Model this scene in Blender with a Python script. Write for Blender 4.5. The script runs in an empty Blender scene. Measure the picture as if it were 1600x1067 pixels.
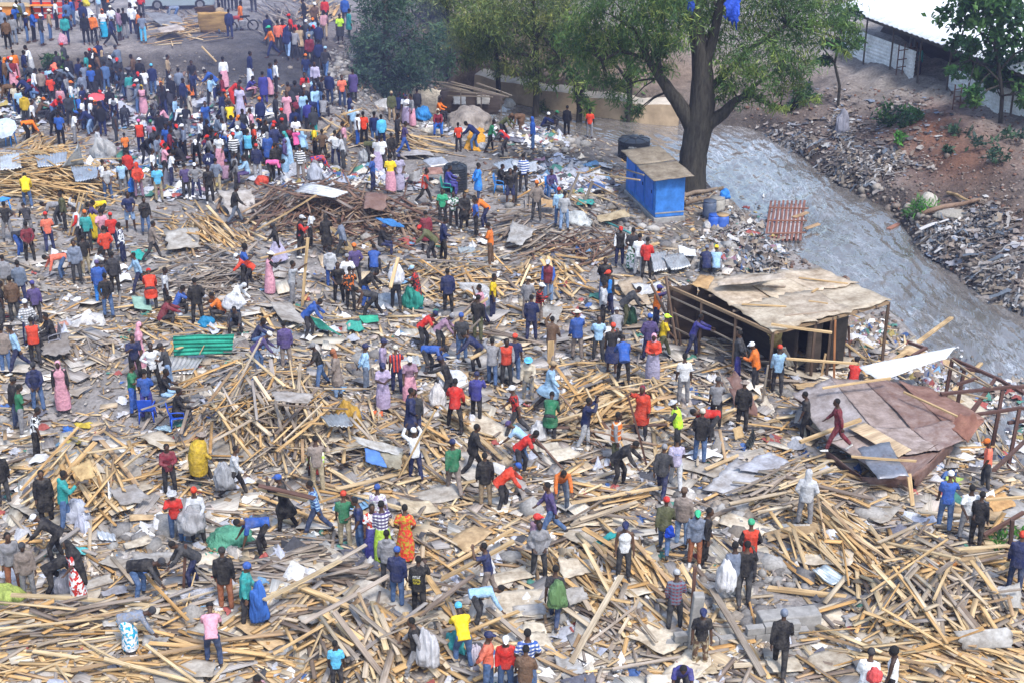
import bpy, bmesh, math, random
import numpy as np
from mathutils import Vector, Matrix, Quaternion
random.seed(7); RNG = np.random.default_rng(11)
R = math.radians
scene = bpy.context.scene
COL = scene.collection
# ------------------------------------------------------------------ camera
W0, H0, F = 1600.0, 1067.0, 2250.0
PITCH, CAMH = R(24.2), 21.1
cam_d = bpy.data.cameras.new('camera'); cam = bpy.data.objects.new('camera', cam_d); COL.objects.link(cam)
cam.location = (0, 0, CAMH); cam.rotation_euler = (R(90) - PITCH, 0, 0)
cam_d.sensor_width = 36.0; cam_d.lens = 36.0 * F / W0; cam_d.clip_end = 4000; cam_d.clip_start = 0.5
scene.camera = cam
CP, SP = math.cos(PITCH), math.sin(PITCH)

def ray(px, py):
    dx = (np.asarray(px, float) - W0 / 2) / F; dy = -(np.asarray(py, float) - H0 / 2) / F
    return np.stack([dx, CP + dy * SP, -SP + dy * CP], -1)
def P(px, py, z=0.0):
    d = ray(px, py); t = (z - CAMH) / d[..., 2]
    return np.array([0, 0, CAMH]) + d * t[..., None]
def V(px, py, y0):
    d = ray(px, py); t = y0 / d[..., 1]
    return np.array([0, 0, CAMH]) + d * t[..., None]
def proj(p):
    p = np.asarray(p, float); q = p - np.array([0, 0, CAMH])
    zc = q[..., 1] * CP - q[..., 2] * SP; yc = q[..., 1] * SP + q[..., 2] * CP
    return np.stack([W0 / 2 + F * q[..., 0] / zc, H0 / 2 - F * yc / zc, zc], -1)
def depth_of(p): return float(proj(p)[2])
# ------------------------------------------------------------------ terrain
WZ = -2.5
NEAR_PX = [(2050,1150),(1760,900),(1650,790),(1585,705),(1545,645),(1490,580),(1425,535),(1340,485),(1270,445),(1218,402),(1192,368),(1150,325),(1112,285),(1082,258),(1000,228),(930,216),(860,206),(800,196),(740,180),(690,160)]
FAR_PX = [(2250,800),(1830,625),(1700,548),(1600,495),(1520,452),(1455,405),(1415,370),(1390,332),(1300,285),(1240,240),(1180,203),(1120,194),(1060,197),(1000,193),(930,183),(860,173),(800,160),(740,146),(690,136)]
NEAR = P(*np.array(NEAR_PX, float).T, WZ)[:, :2]; FAR = P(*np.array(FAR_PX, float).T, WZ)[:, :2]
RIV = np.concatenate([NEAR, FAR[::-1]])
def seg_dist(p, poly):
    a = poly[:-1]; b = poly[1:]; ab = b - a
    out = np.full(len(p), 1e9)
    for i in range(len(a)):
        t = np.clip(((p - a[i]) @ ab[i]) / (ab[i] @ ab[i] + 1e-9), 0, 1)
        out = np.minimum(out, np.hypot(*(p - (a[i] + t[:, None] * ab[i])).T))
    return out
def inside(p, poly):
    x, y = p[:, 0], p[:, 1]; c = np.zeros(len(p), bool); n = len(poly)
    for i in range(n):
        x1, y1 = poly[i]; x2, y2 = poly[(i + 1) % n]
        k = ((y1 > y) != (y2 > y)) & (x < (x2 - x1) * (y - y1) / (y2 - y1 + 1e-12) + x1)
        c ^= k
    return c
def ss(x, a, b):
    t = np.clip((x - a) / (b - a), 0, 1); return t * t * (3 - 2 * t)
def nz(x, y, s=1.0, o=0.0):
    x = x * s + o; y = y * s - o * 1.7
    return (np.sin(x * 1.3 + 0.7 * np.sin(y * 1.1)) + np.sin(y * 1.7 + 0.9 * np.sin(x * 0.8 + 2)) + 0.5 * np.sin(2.9 * x + 1.3 * y + 1) + 0.5 * np.sin(3.7 * y - 2.1 * x)) / 3.0
TE = P(np.array([-300., 0, 230, 330, 400, 470, 540]), np.array([86., 84, 75, 70, 66, 52, 30]), 3.0)
MOUNDS = []   # (x, y, ex, ey, ang, h)
def height(x, y):
    x = np.atleast_1d(np.asarray(x, float)); y = np.atleast_1d(np.asarray(y, float)); p = np.stack([x, y], 1)
    h = 0.12 * nz(x, y, 0.35) + 0.05 * nz(x, y, 1.3, 3)
    for (mx, my, ex, ey, mh) in MOUNDS:
        q = ((x - mx) / ex) ** 2 + ((y - my) / ey) ** 2
        h = h + mh * np.exp(-q * 1.1)
    # terrace in the rear left
    ye = np.interp(x, TE[:, 0], TE[:, 1]); wd = np.interp(x, [-30, -17, -13, -8], [5.0, 7.0, 22.0, 26.0])
    t = ss(y, ye - wd, ye) * (1 - ss(x, -9.5, -5.5))
    h = h * (1 - t) + t * (3.0 + 0.12 * nz(x, y, 0.5) + 0.02 * np.clip(y - ye, 0, 400)) + 0.25 * nz(x, y, 1.0, 5) * t * (1 - t) * 4
    # river
    inr = inside(p, RIV); dn = seg_dist(p, NEAR); df = seg_dist(p, FAR)
    nearside = (dn <= df) & ~inr
    wn = 3.0 + 1.1 * nz(x, y, 0.4, 9) + 11 * ss(y, 63, 74)
    bn = -2.75 + (h + 2.75) * ss(dn, -0.5, wn)
    bn = bn + 0.55 * ss(dn, -.3, 1.0) * ss(y, 63, 74) * (1 - ss(dn, 5, 13))
    bn = bn + 0.22 * nz(x, y, 1.9, 2) * ss(dn, 0, 1.5) * (1 - ss(dn, wn * 0.8, wn * 1.6))
    # far bank: plateau to the right, hillside behind the trees
    u = ss(x, 9, 17)
    fr = -2.75 + 4.3 * (0.26 * ss(df, -.3, 1.1) + 0.36 * ss(df, 1.0, 6.0) + 0.38 * ss(df, 5.0, 15.0)) + 0.4 * nz(x, y, 0.7, 4) * ss(df, 0.5, 3) * (1 - ss(df, 11, 16)) + 0.22 * nz(x, y, 2.1, 8) * ss(df, 0, 1) * (1 - ss(df, 10, 15))
    fl = -2.75 + 2.0 * ss(df, 0.0, 1.2) + 1.5 * ss(df, 4, 9) + 0.19 * np.clip(df - 6, 0, 60) + 0.35 * nz(x, y, 0.6, 6) * ss(df, 2, 6)
    bf = fr * u + fl * (1 - u)
    hr = np.where(inr, -2.75 - 0.5 * ss(np.minimum(dn, df), 0, 2), np.where(nearside, bn, bf))
    g = 1 - ss(x, -9.5, -5.5)          # west of the river's head the river polygon has no say
    far_w = (y > np.interp(x, TE[:, 0], TE[:, 1]) - 30)
    return np.where(g > 0.999, h, np.where((y < 60) & (x < 5), h, hr * (1 - g) + h * g))
def hz(x, y): return float(height(x, y)[0])
TS = np.concatenate([np.arange(22, 60, 0.2), np.arange(60, 200, 0.4)])
def G(px, py):
    """ground points under pixels of the photo"""
    px = np.atleast_1d(np.asarray(px, float)); py = np.atleast_1d(np.asarray(py, float))
    d = ray(px, py); n = len(px); out = np.zeros((n, 3))
    CH = 400
    for i in range(0, n, CH):
        dd = d[i:i + CH]
        pts = np.array([0, 0, CAMH]) + dd[:, None, :] * TS[None, :, None]
        hh = GRIDH(pts[..., 0].ravel(), pts[..., 1].ravel()).reshape(len(dd), -1)
        below = pts[..., 2] <= hh
        k = np.argmax(below, 1); k = np.where(below.any(1), k, len(TS) - 1); k = np.maximum(k, 1)
        r = np.arange(len(dd))
        f1 = pts[r, k, 2] - hh[r, k]; f0 = pts[r, k - 1, 2] - hh[r, k - 1]
        w = np.clip(f0 / (f0 - f1 + 1e-9), 0, 1)
        q = pts[r, k - 1] + (pts[r, k] - pts[r, k - 1]) * w[:, None]
        q[:, 2] = GRIDH(q[:, 0], q[:, 1]); out[i:i + CH] = q
    return out
def G1(px, py): return G([px], [py])[0]
# ------------------------------------------------------------------ scene helpers
def link(o, parent=None):
    COL.objects.link(o)
    if parent is not None: o.parent = parent
    return o
def tag(o, label=None, cat=None, group=None, kind=None):
    if label: o['label'] = label
    if cat: o['category'] = cat
    if group: o['group'] = group
    if kind: o['kind'] = kind
    return o
def empty(name, loc, rz=0.0, label=None, cat=None, group=None):
    o = bpy.data.objects.new(name, None); o.location = loc; o.rotation_euler = (0, 0, rz); o.empty_display_size = 0.2
    link(o); tag(o, label, cat, group); return o
def mesh_obj(name, verts, faces, mat=None, parent=None, col=None, uv=None, smooth=False):
    me = bpy.data.meshes.new(name)
    me.from_pydata([tuple(map(float, v)) for v in verts], [], [tuple(int(i) for i in f) for f in faces])
    if col is not None:
        a = me.color_attributes.new('Col', 'FLOAT_COLOR', 'POINT')
        c = np.ones((len(verts), 4), np.float32); c[:, :3] = np.asarray(col)[:, :3] if np.ndim(col) == 2 else np.asarray(col)[None, :3]
        a.data.foreach_set('color', c.ravel())
    if uv is not None:
        l = me.uv_layers.new(name='UVMap'); vi = np.zeros(len(me.loops), np.int32); me.loops.foreach_get('vertex_index', vi)
        l.data.foreach_set('uv', np.asarray(uv, np.float32)[vi].ravel())
    if smooth: me.polygons.foreach_set('use_smooth', np.ones(len(me.polygons), bool))
    if mat: me.materials.append(mat)
    me.update()
    return link(bpy.data.objects.new(name, me), parent)
def fast_obj(name, verts, quads, mat, col=None, uv=None, smooth=False, parent=None, tri=False):
    """big meshes straight from arrays"""
    verts = np.asarray(verts, np.float32); quads = np.asarray(quads, np.int32); k = quads.shape[1]
    me = bpy.data.meshes.new(name); me.vertices.add(len(verts)); me.vertices.foreach_set('co', verts.ravel())
    me.loops.add(quads.size); me.loops.foreach_set('vertex_index', quads.ravel())
    me.polygons.add(len(quads)); me.polygons.foreach_set('loop_start', np.arange(len(quads), dtype=np.int32) * k)
    try: me.polygons.foreach_set('loop_total', np.full(len(quads), k, np.int32))
    except Exception: pass
    me.update(calc_edges=True)
    if col is not None:
        a = me.color_attributes.new('Col', 'FLOAT_COLOR', 'POINT'); c = np.ones((len(verts), 4), np.float32); c[:, :3] = col
        a.data.foreach_set('color', c.ravel())
    if uv is not None:
        l = me.uv_layers.new(name='UVMap'); l.data.foreach_set('uv', np.asarray(uv, np.float32)[quads.ravel()].ravel())
    if smooth: me.polygons.foreach_set('use_smooth', np.ones(len(me.polygons), bool))
    me.materials.append(mat); me.validate()
    return link(bpy.data.objects.new(name, me), parent)
# ------------------------------------------------------------------ materials
def new_mat(name, rough=0.8, spec=0.3, metal=0.0):
    m = bpy.data.materials.new(name); m.use_nodes = True; nt = m.node_tree; b = nt.nodes['Principled BSDF']
    b.inputs['Roughness'].default_value = rough; b.inputs['Metallic'].default_value = metal
    b.inputs['Specular IOR Level'].default_value = spec
    return m, nt, b
def N(nt, t, **kw):
    n = nt.nodes.new(t)
    for k, v in kw.items():
        if k in n.inputs.keys() if hasattr(n.inputs, 'keys') else False: n.inputs[k].default_value = v
        else: setattr(n, k, v)
    return n
def mixc(nt, a, b, fac, mode='MIX'):
    n = nt.nodes.new('ShaderNodeMix'); n.data_type = 'RGBA'; n.blend_type = mode
    for i, v in ((6, a), (7, b)):
        if hasattr(v, 'is_output') or isinstance(v, bpy.types.NodeSocket): nt.links.new(v, n.inputs[i])
        else: n.inputs[i].default_value = (*v, 1)
    if isinstance(fac, bpy.types.NodeSocket): nt.links.new(fac, n.inputs[0])
    else: n.inputs[0].default_value = fac
    return n.outputs[2]
def noise(nt, scale, vec=None, detail=4, rough=0.6, out=0):
    n = nt.nodes.new('ShaderNodeTexNoise'); n.inputs['Scale'].default_value = scale; n.inputs['Detail'].default_value = detail; n.inputs['Roughness'].default_value = rough
    if vec is not None: nt.links.new(vec, n.inputs['Vector'])
    return n.outputs[out]
def ramp(nt, fac, stops):
    n = nt.nodes.new('ShaderNodeValToRGB'); nt.links.new(fac, n.inputs[0]); e = n.color_ramp.elements
    while len(e) < len(stops): e.new(0.5)
    for k, (p, c) in enumerate(stops): e[k].position = p; e[k].color = (*c, 1) if len(c) == 3 else c
    return n.outputs[0]
def mapping(nt, src, scale):
    n = nt.nodes.new('ShaderNodeMapping'); n.inputs['Scale'].default_value = scale; nt.links.new(src, n.inputs['Vector']); return n.outputs[0]
def coord(nt, which='Object'):
    return nt.nodes.new('ShaderNodeTexCoord').outputs[which]
def bump(nt, b, h, strength=0.4, dist=0.05):
    n = nt.nodes.new('ShaderNodeBump'); n.inputs['Strength'].default_value = strength; n.inputs['Distance'].default_value = dist
    nt.links.new(h, n.inputs['Height']); nt.links.new(n.outputs[0], b.inputs['Normal'])
def geo_pos(nt): return nt.nodes.new('ShaderNodeNewGeometry').outputs['Position']
def attr(nt, name='Col', typ='GEOMETRY'):
    n = nt.nodes.new('ShaderNodeAttribute'); n.attribute_name = name; n.attribute_type = typ; return n.outputs['Color']
def grey(v): return (v, v, v)

def m_ground():
    m, nt, b = new_mat('soil', 0.95, 0.15)
    p = geo_pos(nt); c = attr(nt)
    n1 = noise(nt, 0.9, p, 6, 0.65); n2 = noise(nt, 7.0, p, 5, 0.7); n3 = noise(nt, 26.0, p, 3, 0.7)
    c = mixc(nt, c, ramp(nt, n1, [(0.3, grey(0.55)), (0.7, grey(1.35))]), 1.0, 'MULTIPLY')
    c = mixc(nt, c, ramp(nt, n2, [(0.3, grey(0.6)), (0.75, grey(1.4))]), 1.0, 'MULTIPLY')
    chips = ramp(nt, n3, [(0.60, grey(0)), (0.68, grey(1))])
    c = mixc(nt, c, (0.42, 0.36, 0.30), mixc(nt, (0, 0, 0), chips, 0.25))
    nt.links.new(c, b.inputs['Base Color']); bump(nt, b, n2, 0.7, 0.12)
    return m
def m_wood():
    m, nt, b = new_mat('sawn_wood', 0.75, 0.25)
    uv = coord(nt, 'UV'); c = attr(nt)
    g = noise(nt, 1.0, mapping(nt, uv, (1.2, 34, 1)), 5, 0.65)
    g2 = noise(nt, 1.0, mapping(nt, uv, (0.9, 3.0, 1)), 3, 0.6)
    c = mixc(nt, c, ramp(nt, g, [(0.3, grey(0.62)), (0.65, grey(1.18))]), 1.0, 'MULTIPLY')
    c = mixc(nt, c, ramp(nt, g2, [(0.35, (0.62, 0.58, 0.55)), (0.6, grey(1.05))]), 1.0, 'MULTIPLY')
    nt.links.new(c, b.inputs['Base Color']); bump(nt, b, g, 0.25, 0.01)
    return m
def m_sheet(name, rough=0.8, metal=0.0, rust=0.0, stain=(0.5, 0.45, 0.4), crease=False):
    m, nt, b = new_mat(name, rough, 0.3, metal)
    uv = coord(nt, 'UV'); c = attr(nt)
    n1 = noise(nt, 1.6, uv, 6, 0.7); n2 = noise(nt, 9.0, uv, 4, 0.6)
    c = mixc(nt, c, ramp(nt, n1, [(0.35, stain), (0.62, grey(1.08))]), 1.0, 'MULTIPLY')
    c = mixc(nt, c, ramp(nt, n2, [(0.3, grey(0.8)), (0.7, grey(1.12))]), 1.0, 'MULTIPLY')
    if rust: c = mixc(nt, c, (0.13, 0.06, 0.035), ramp(nt, noise(nt, 2.7, uv, 7, 0.75), [(0.62 - 0.25 * rust, grey(0)), (0.72, grey(0.85))]))
    nt.links.new(c, b.inputs['Base Color']); bump(nt, b, n2, 0.2 if not crease else .9, 0.02 if not crease else .12)
    return m
def m_litter():
    m, nt, b = new_mat('litter', 0.85, 0.25)
    c = attr(nt); n = noise(nt, 14, geo_pos(nt), 3, 0.6)
    c = mixc(nt, c, ramp(nt, n, [(0.3, grey(0.7)), (0.7, grey(1.2))]), 1.0, 'MULTIPLY')
    nt.links.new(c, b.inputs['Base Color']); return m
def m_plain(name, c, rough=0.7, spec=0.3, metal=0.0, var=0.25, scale=6.0):
    m, nt, b = new_mat(name, rough, spec, metal)
    n = noise(nt, scale, geo_pos(nt), 5, 0.65)
    o = mixc(nt, c, ramp(nt, n, [(0.3, grey(1 - var)), (0.7, grey(1 + var))]), 1.0, 'MULTIPLY')
    nt.links.new(o, b.inputs['Base Color']); return m
def m_leaf(name):
    m, nt, b = new_mat(name, 0.6, 0.3)
    c = attr(nt); nt.links.new(c, b.inputs['Base Color'])
    t = nt.nodes.new('ShaderNodeBsdfTranslucent'); nt.links.new(c, t.inputs['Color'])
    a = nt.nodes.new('ShaderNodeMixShader'); a.inputs[0].default_value = 0.3
    out = nt.nodes['Material Output']; nt.links.new(b.outputs[0], a.inputs[1]); nt.links.new(t.outputs[0], a.inputs[2]); nt.links.new(a.outputs[0], out.inputs['Surface'])
    return m
def m_bark():
    m, nt, b = new_mat('bark', 0.9, 0.15)
    p = coord(nt, 'Object'); n = noise(nt, 3.0, mapping(nt, p, (3, 3, 0.5)), 6, 0.7)
    c = ramp(nt, n, [(0.3, (0.016, 0.015, 0.013)), (0.7, (0.07, 0.064, 0.054))])
    nt.links.new(c, b.inputs['Base Color']); bump(nt, b, n, 0.8, 0.08); return m
def m_water():
    m, nt, b = new_mat('river_water', 0.1, 0.6); b.inputs['Coat Weight'].default_value = 1.0; b.inputs['Coat Roughness'].default_value = .04; b.inputs['Coat IOR'].default_value = 1.45
    uv = coord(nt, 'UV'); wild = attr(nt); b.inputs['IOR'].default_value = 1.36
    def dn(sc, mp, dist, det=7, ro=.7):
        n = nt.nodes.new('ShaderNodeTexNoise'); n.inputs['Scale'].default_value = sc; n.inputs['Detail'].default_value = det; n.inputs['Roughness'].default_value = ro; n.inputs['Distortion'].default_value = dist
        nt.links.new(mapping(nt, uv, mp), n.inputs['Vector']); return n.outputs[0]
    def thread(v, w):       # thin curling lines where the noise crosses its middle
        s = nt.nodes.new('ShaderNodeMath'); s.operation = 'SUBTRACT'; s.inputs[1].default_value = .5; nt.links.new(v, s.inputs[0])
        q = nt.nodes.new('ShaderNodeMath'); q.operation = 'ABSOLUTE'; nt.links.new(s.outputs[0], q.inputs[0]); return ramp(nt, q.outputs[0], [(0, grey(1)), (w, grey(0))])
    a = dn(.2, (1, 1.6, 1), .6, 4, .6); r1 = dn(1.0, (.95, .8, 1), .8, 3, .5); r2 = dn(2.1, (1, .7, 1), .5, 2, .5)
    c = ramp(nt, a, [(0.3, (0.10, 0.09, 0.08)), (0.7, (0.165, 0.15, 0.14))])
    t1 = thread(dn(.8, (.6, 1.0, 1), 1.3, 4, .6), .03); t2 = thread(dn(2.6, (.7, 1.0, 1), 1.0, 4, .6), .05)
    patch = ramp(nt, dn(.35, (1, 1.4, 1), .5, 4, .6), [(.42, grey(.12)), (.62, grey(1))])
    f = mixc(nt, t1, t2, .5, 'ADD'); f = mixc(nt, f, patch, 1.0, 'MULTIPLY')
    c = mixc(nt, c, (.52, .53, .57), mixc(nt, f, mixc(nt, wild, (.16, .16, .16), .4, 'ADD'), 1.0, 'MULTIPLY'))
    boil = ramp(nt, dn(1.5, (.75, 1.0, 1), 1.6, 7, .7), [(.55, grey(0)), (.70, grey(.9))]); c = mixc(nt, c, (.60, .61, .65), mixc(nt, boil, wild, 1.0, 'MULTIPLY'))
    nt.links.new(c, b.inputs['Base Color'])
    s = nt.nodes.new('ShaderNodeMath'); s.operation = 'MULTIPLY_ADD'; s.inputs[1].default_value = .3; nt.links.new(r2, s.inputs[0]); nt.links.new(r1, s.inputs[2])
    bump(nt, b, s.outputs[0], .42, .2); nt.links.new(b.inputs['Normal'].links[0].from_socket, b.inputs['Coat Normal']); return m
MATS = dict(ground=m_ground(), wood=m_wood(), litter=m_litter(), board=m_sheet('fibreboard', 0.85), iron=m_sheet('iron_sheet', 0.45, 0.55, 0.25, (0.7, 0.68, 0.66)),
            rust=m_sheet('rusty_sheet', 0.8, 0.1, 0.7, (0.6, 0.5, 0.5)), paint=m_sheet('painted_sheet', 0.6, 0.0, 0.0, (0.75, 0.75, 0.75)), leaf=m_leaf('leaves'), bark=m_bark(), water=m_water(),
            tarp=m_sheet('plastic_tarp', 0.55, 0.0, 0.0, (0.66, 0.64, 0.63), True), soil2=None)
# ------------------------------------------------------------------ heaps of debris, read off the photo (pixels)
# cx, cy, rx, ry, directions (deg on the photo, up-right positive), n individual, n filler, length, width, palette, mound height, what
HEAPS = [
 (75,285,125,40,(-6,-10,-3,-14,4),13,150,5.0,.15,'new',1.1,'long timber stacked in the heap below the silver iron sheets'),
 (70,232,52,22,(32,48,28,70),5,24,3.2,.14,'new',.4,'fresh pole on the small heap by the white umbrella'),
 (322,362,72,34,(-42,-36,-46,-30),9,55,2.8,.13,'new',.45,'fresh pale plank in the small fan-shaped heap left of the dark heap'),
 (480,325,125,50,(32,-40,-12,28,-48,10),13,120,3.4,.16,'red',1.0,'dark weathered timber in the large brown wreckage heap'),
 (610,345,120,42,(-14,-30,8,-40,20),9,110,2.8,.16,'red',.7,'dark weathered board strewn below the black water tank'),
 (700,432,110,40,(-8,-28,0,-34,12),11,95,3.2,.15,'mix',.6,'plank in the heap where the man in blue jacket sits'),
 (835,365,70,28,(8,14,-4,20),4,60,2.6,.2,'old',.7,'grey board in the stack beside the brown poles'),
 (905,385,65,36,(-42,28,-36,14,60),7,50,2.8,.1,'red',.5,'reddish brown pole in the tangle below the blue toilet block'),
 (858,432,58,36,(-45,2,-52,60),6,38,2.2,.16,'new',.5,'fresh board in the broken crate heap'),
 (890,308,105,40,(-22,-16,-28,-40,10),7,70,3.4,.12,'mix',.3,'long pole lying in front of the blue toilet block'),
 (278,50,52,18,(4,-8,8,-12,12),5,36,3.4,.16,'new',.4,'plank stacked on the terrace by the grey car'),
 (262,24,45,16,(-32,-28,10,-36),0,26,3.6,.12,'old',.3,'pole on the terrace'),
 (440,26,40,26,(-46,-40,-50),0,34,4.5,.14,'old',.5,'pole leaning on the char slope'),
 (497,18,36,18,(46,42,40),0,26,4.5,.25,'new',.5,'timber stack at the top of the slope'),
 (552,212,48,22,(26,-30,32,-34),4,28,2.8,.16,'new',.3,'fresh plank on the cleared dirt beneath the shrub'),
 (630,228,62,20,(-8,-12,-4,16),4,44,3.6,.14,'mix',.5,'timber in the stack near the cream tarp shelter'),
 (325,435,85,36,(22,52,6,-24,14),6,60,2.8,.13,'old',.5,'old timber in the heap above the green iron sheet'),
 (290,512,95,26,(-14,-8,10,-26),7,55,2.8,.13,'new',.4,'thin plank just above the green iron sheet'),
 (110,545,75,45,(-38,-30,-46,15),5,55,2.6,.14,'old',.3,'old board near the man in orange vest'),
 (425,655,140,78,(36,62,-46,-72,2,18,-58),26,230,3.1,.13,'mix',1.5,'stick in the tall tangled lumber heap behind the blue chair'),
 (600,720,90,55,(-34,-40,-28,18),8,70,2.6,.15,'mix',.5,'board on the slope of the tangled lumber heap'),
 (700,685,80,62,(-40,-36,-44,-30),9,70,2.8,.15,'new',.4,'long plank on the slope behind the man in red sweater'),
 (125,760,100,58,(30,26,36,-50,-60),13,80,2.4,.16,'new',.9,'yellow pine plank in the heap beside the man in black coat'),
 (60,830,60,40,(30,-20,45),2,16,1.8,.14,'old',.2,'old board behind the bending man in black'),
 (500,790,120,40,(-20,-30,10,-14),6,75,2.6,.15,'mix',.25,'board lying behind the woman in the red dress'),
 (910,585,110,48,(-52,-46,-30,12),6,85,2.2,.16,'mix',.25,'short pale plank lying near the man in light blue coat'),
 (975,640,125,55,(24,10,-58,32,-40,4),16,140,2.5,.15,'new',.9,'pale plank in the heap around the person in red coat'),
 (945,700,80,28,(-6,8,-40,-12),6,40,3.4,.13,'red',.3,'dark red pole at the foot of the pale plank heap'),
 (845,710,75,40,(-40,-34,-46),4,45,2.0,.18,'mix',.2,'board by the person bending in red top'),
 (935,790,120,36,(14,10,18,-20),8,70,3.0,.16,'mix',.4,'timber laid beside the man bending in orange sweater'),
 (1130,700,100,60,(30,38,-36,20),6,85,2.4,.16,'mix',.3,'board between the heap and the fallen brown roof'),
 (1240,775,95,40,(-8,22,12,-14,32),15,130,2.8,.14,'mix',.6,'board in the heap under the grey metal panel'),
 (1175,610,85,45,(-36,-50,12,-24),4,55,2.3,.15,'old',.3,'old board in front of the open shack'),
 (1295,855,72,55,(-42,-38,-46,-34),12,70,3.0,.14,'new',.6,'long fresh plank in the neat diagonal pile at the river side'),
 (1470,860,100,55,(20,10,-36,4,45),10,85,2.4,.16,'mix',.5,'board near the man in blue tee on the river side'),
 (1455,950,130,58,(14,36,60,-52,-40,24),20,170,2.6,.16,'mix',1.0,'board in the spread-out fan heap in the lower corner'),
 (1455,1030,160,40,(-20,-26,6,-14,30),12,120,2.8,.16,'new',.5,'long board below the fan heap at the bottom edge'),
 (1000,905,140,62,(-46,-52,-40,-34),16,110,2.7,.14,'new',.6,'pale slat in the wide heap by the man in white tank top'),
 (970,985,120,45,(-30,-50,22,-40,60),10,72,2.4,.17,'mix',.5,'board in the heap above the low block wall'),
 (740,850,120,58,(-14,-32,30,-24,8),9,120,2.4,.16,'mix',.3,'board behind the person in yellow lettered jacket'),
 (545,955,130,40,(-24,18,-58,8),5,45,2.0,.16,'mix',.3,'board near the red cloth on the ground'),
 (600,1015,125,52,(-46,-62,50,-38,20),18,170,2.5,.18,'mix',.9,'plank in the heap around the child in blue shirt'),
 (95,985,150,38,(5,10,-3,14),10,120,3.6,.16,'mix',.6,'long board in the low stack along the edge below the bending men'),
 (300,955,130,48,(-24,18,30,-40),6,120,2.2,.18,'mix',.35,'board around the woman bending in blue and white skirt'),
 (240,1040,240,32,(0,4,16,-30,-6),14,190,3.0,.15,'new',.4,'long lath at the bottom edge below the child in pink tee'),
 (470,890,130,36,(4,14,-8,20),7,110,3.0,.17,'old',.4,'grey board stacked behind the man in black hoodie'),
 (430,960,75,32,(26,18,34,10),5,60,2.6,.18,'mix',.5,'board in the low heap by the person with blue tarp bundle'),
 (1180,955,150,70,(-36,10,-50,20),4,12,1.5,.14,'mix',.1,'board on the bare trampled ground by the rusty post'),
 (850,1025,110,38,(-22,6,-30,26),5,90,2.2,.18,'mix',.2,'board behind the four men at the bottom edge'),
 (1080,1045,120,24,(6,-20,14),4,60,2.4,.17,'mix',.2,'board at the bottom edge below the block wall'),
 (1240,1000,110,55,(-34,14,-20),3,35,1.6,.16,'mix',.1,'board near the man in dark suit'),
 (735,515,85,45,(40,-30,-14,22),5,65,2.4,.16,'mix',.25,'board near the man with blue backpack'),
 (560,560,170,40,(-20,10,-34,25),5,50,1.9,.14,'mix',.15,'board on the ground near the woman in lilac dress'),
 (200,690,130,40,(-26,12,40),3,22,1.5,.14,'mix',.05,'board near the man in black and white print shirt'),
 (160,470,160,60,(-30,10,-18,30),4,40,1.8,.13,'old',.1,'old board lying near the man in blue jacket'),
 (1000,470,110,50,(-26,6,-40),3,26,1.6,.15,'mix',.1,'board near the open shack'),
 (1120,830,110,50,(-40,-30,16),4,70,2.0,.16,'mix',.2,'board on the stony rise by the man in rust trousers'),
 (700,590,140,40,(-30,15,-16,35),4,45,2.0,.15,'mix',.15,'board near the man in striped shirt'),
]
def heap_world(hp):
    cx, cy, rx, ry = hp[:4]; c = P(cx, cy, 0); zc = depth_of(c)
    a = P(cx, cy - ry, 0); b = P(cx, cy + ry, 0)
    return c[0], c[1], rx / F * zc, abs(a[1] - b[1]) / 2
for hp in HEAPS:
    if hp[10] > 0.25:
        x, y, ex, ey = heap_world(hp)
        if hp[1] < 80: continue
        MOUNDS.append((x, y, ex * 0.75, max(ey * 0.75, 1.0), hp[10] * 0.75))
# ------------------------------------------------------------------ ground sheet
def axis(lo, hi, step, out):
    core = np.arange(lo, hi + step, step); a = [lo]; s = step
    while a[-1] > -out: s *= 1.25; a.append(a[-1] - s)
    b = [core[-1]]; s = step
    while b[-1] < out: s *= 1.25; b.append(b[-1] + s)
    return np.concatenate([np.array(a[1:])[::-1], core, np.array(b[1:])])
GX = axis(-42, 48, 0.4, 1500); GY = axis(22, 150, 0.4, 1500)
gx, gy = np.meshgrid(GX, GY)
gh = height(gx.ravel(), gy.ravel()).reshape(gx.shape)
def GRIDH(x, y):
    i = np.clip(np.searchsorted(GX, x) - 1, 0, len(GX) - 2); j = np.clip(np.searchsorted(GY, y) - 1, 0, len(GY) - 2)
    u = (x - GX[i]) / (GX[i + 1] - GX[i]); v = (y - GY[j]) / (GY[j + 1] - GY[j])
    return gh[j, i] * (1 - u) * (1 - v) + gh[j, i + 1] * u * (1 - v) + gh[j + 1, i] * (1 - u) * v + gh[j + 1, i + 1] * u * v
gp = np.stack([gx.ravel(), gy.ravel(), gh.ravel()], 1)
pp = proj(gp); px, py = pp[:, 0], pp[:, 1]; front = pp[:, 2] > 1
col = np.tile(np.array([0.255, 0.235, 0.225]), (len(gp), 1))
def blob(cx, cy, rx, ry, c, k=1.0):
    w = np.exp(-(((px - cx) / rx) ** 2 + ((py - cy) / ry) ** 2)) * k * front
    col[:] = col * (1 - w[:, None]) + np.array(c) * w[:, None]
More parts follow.
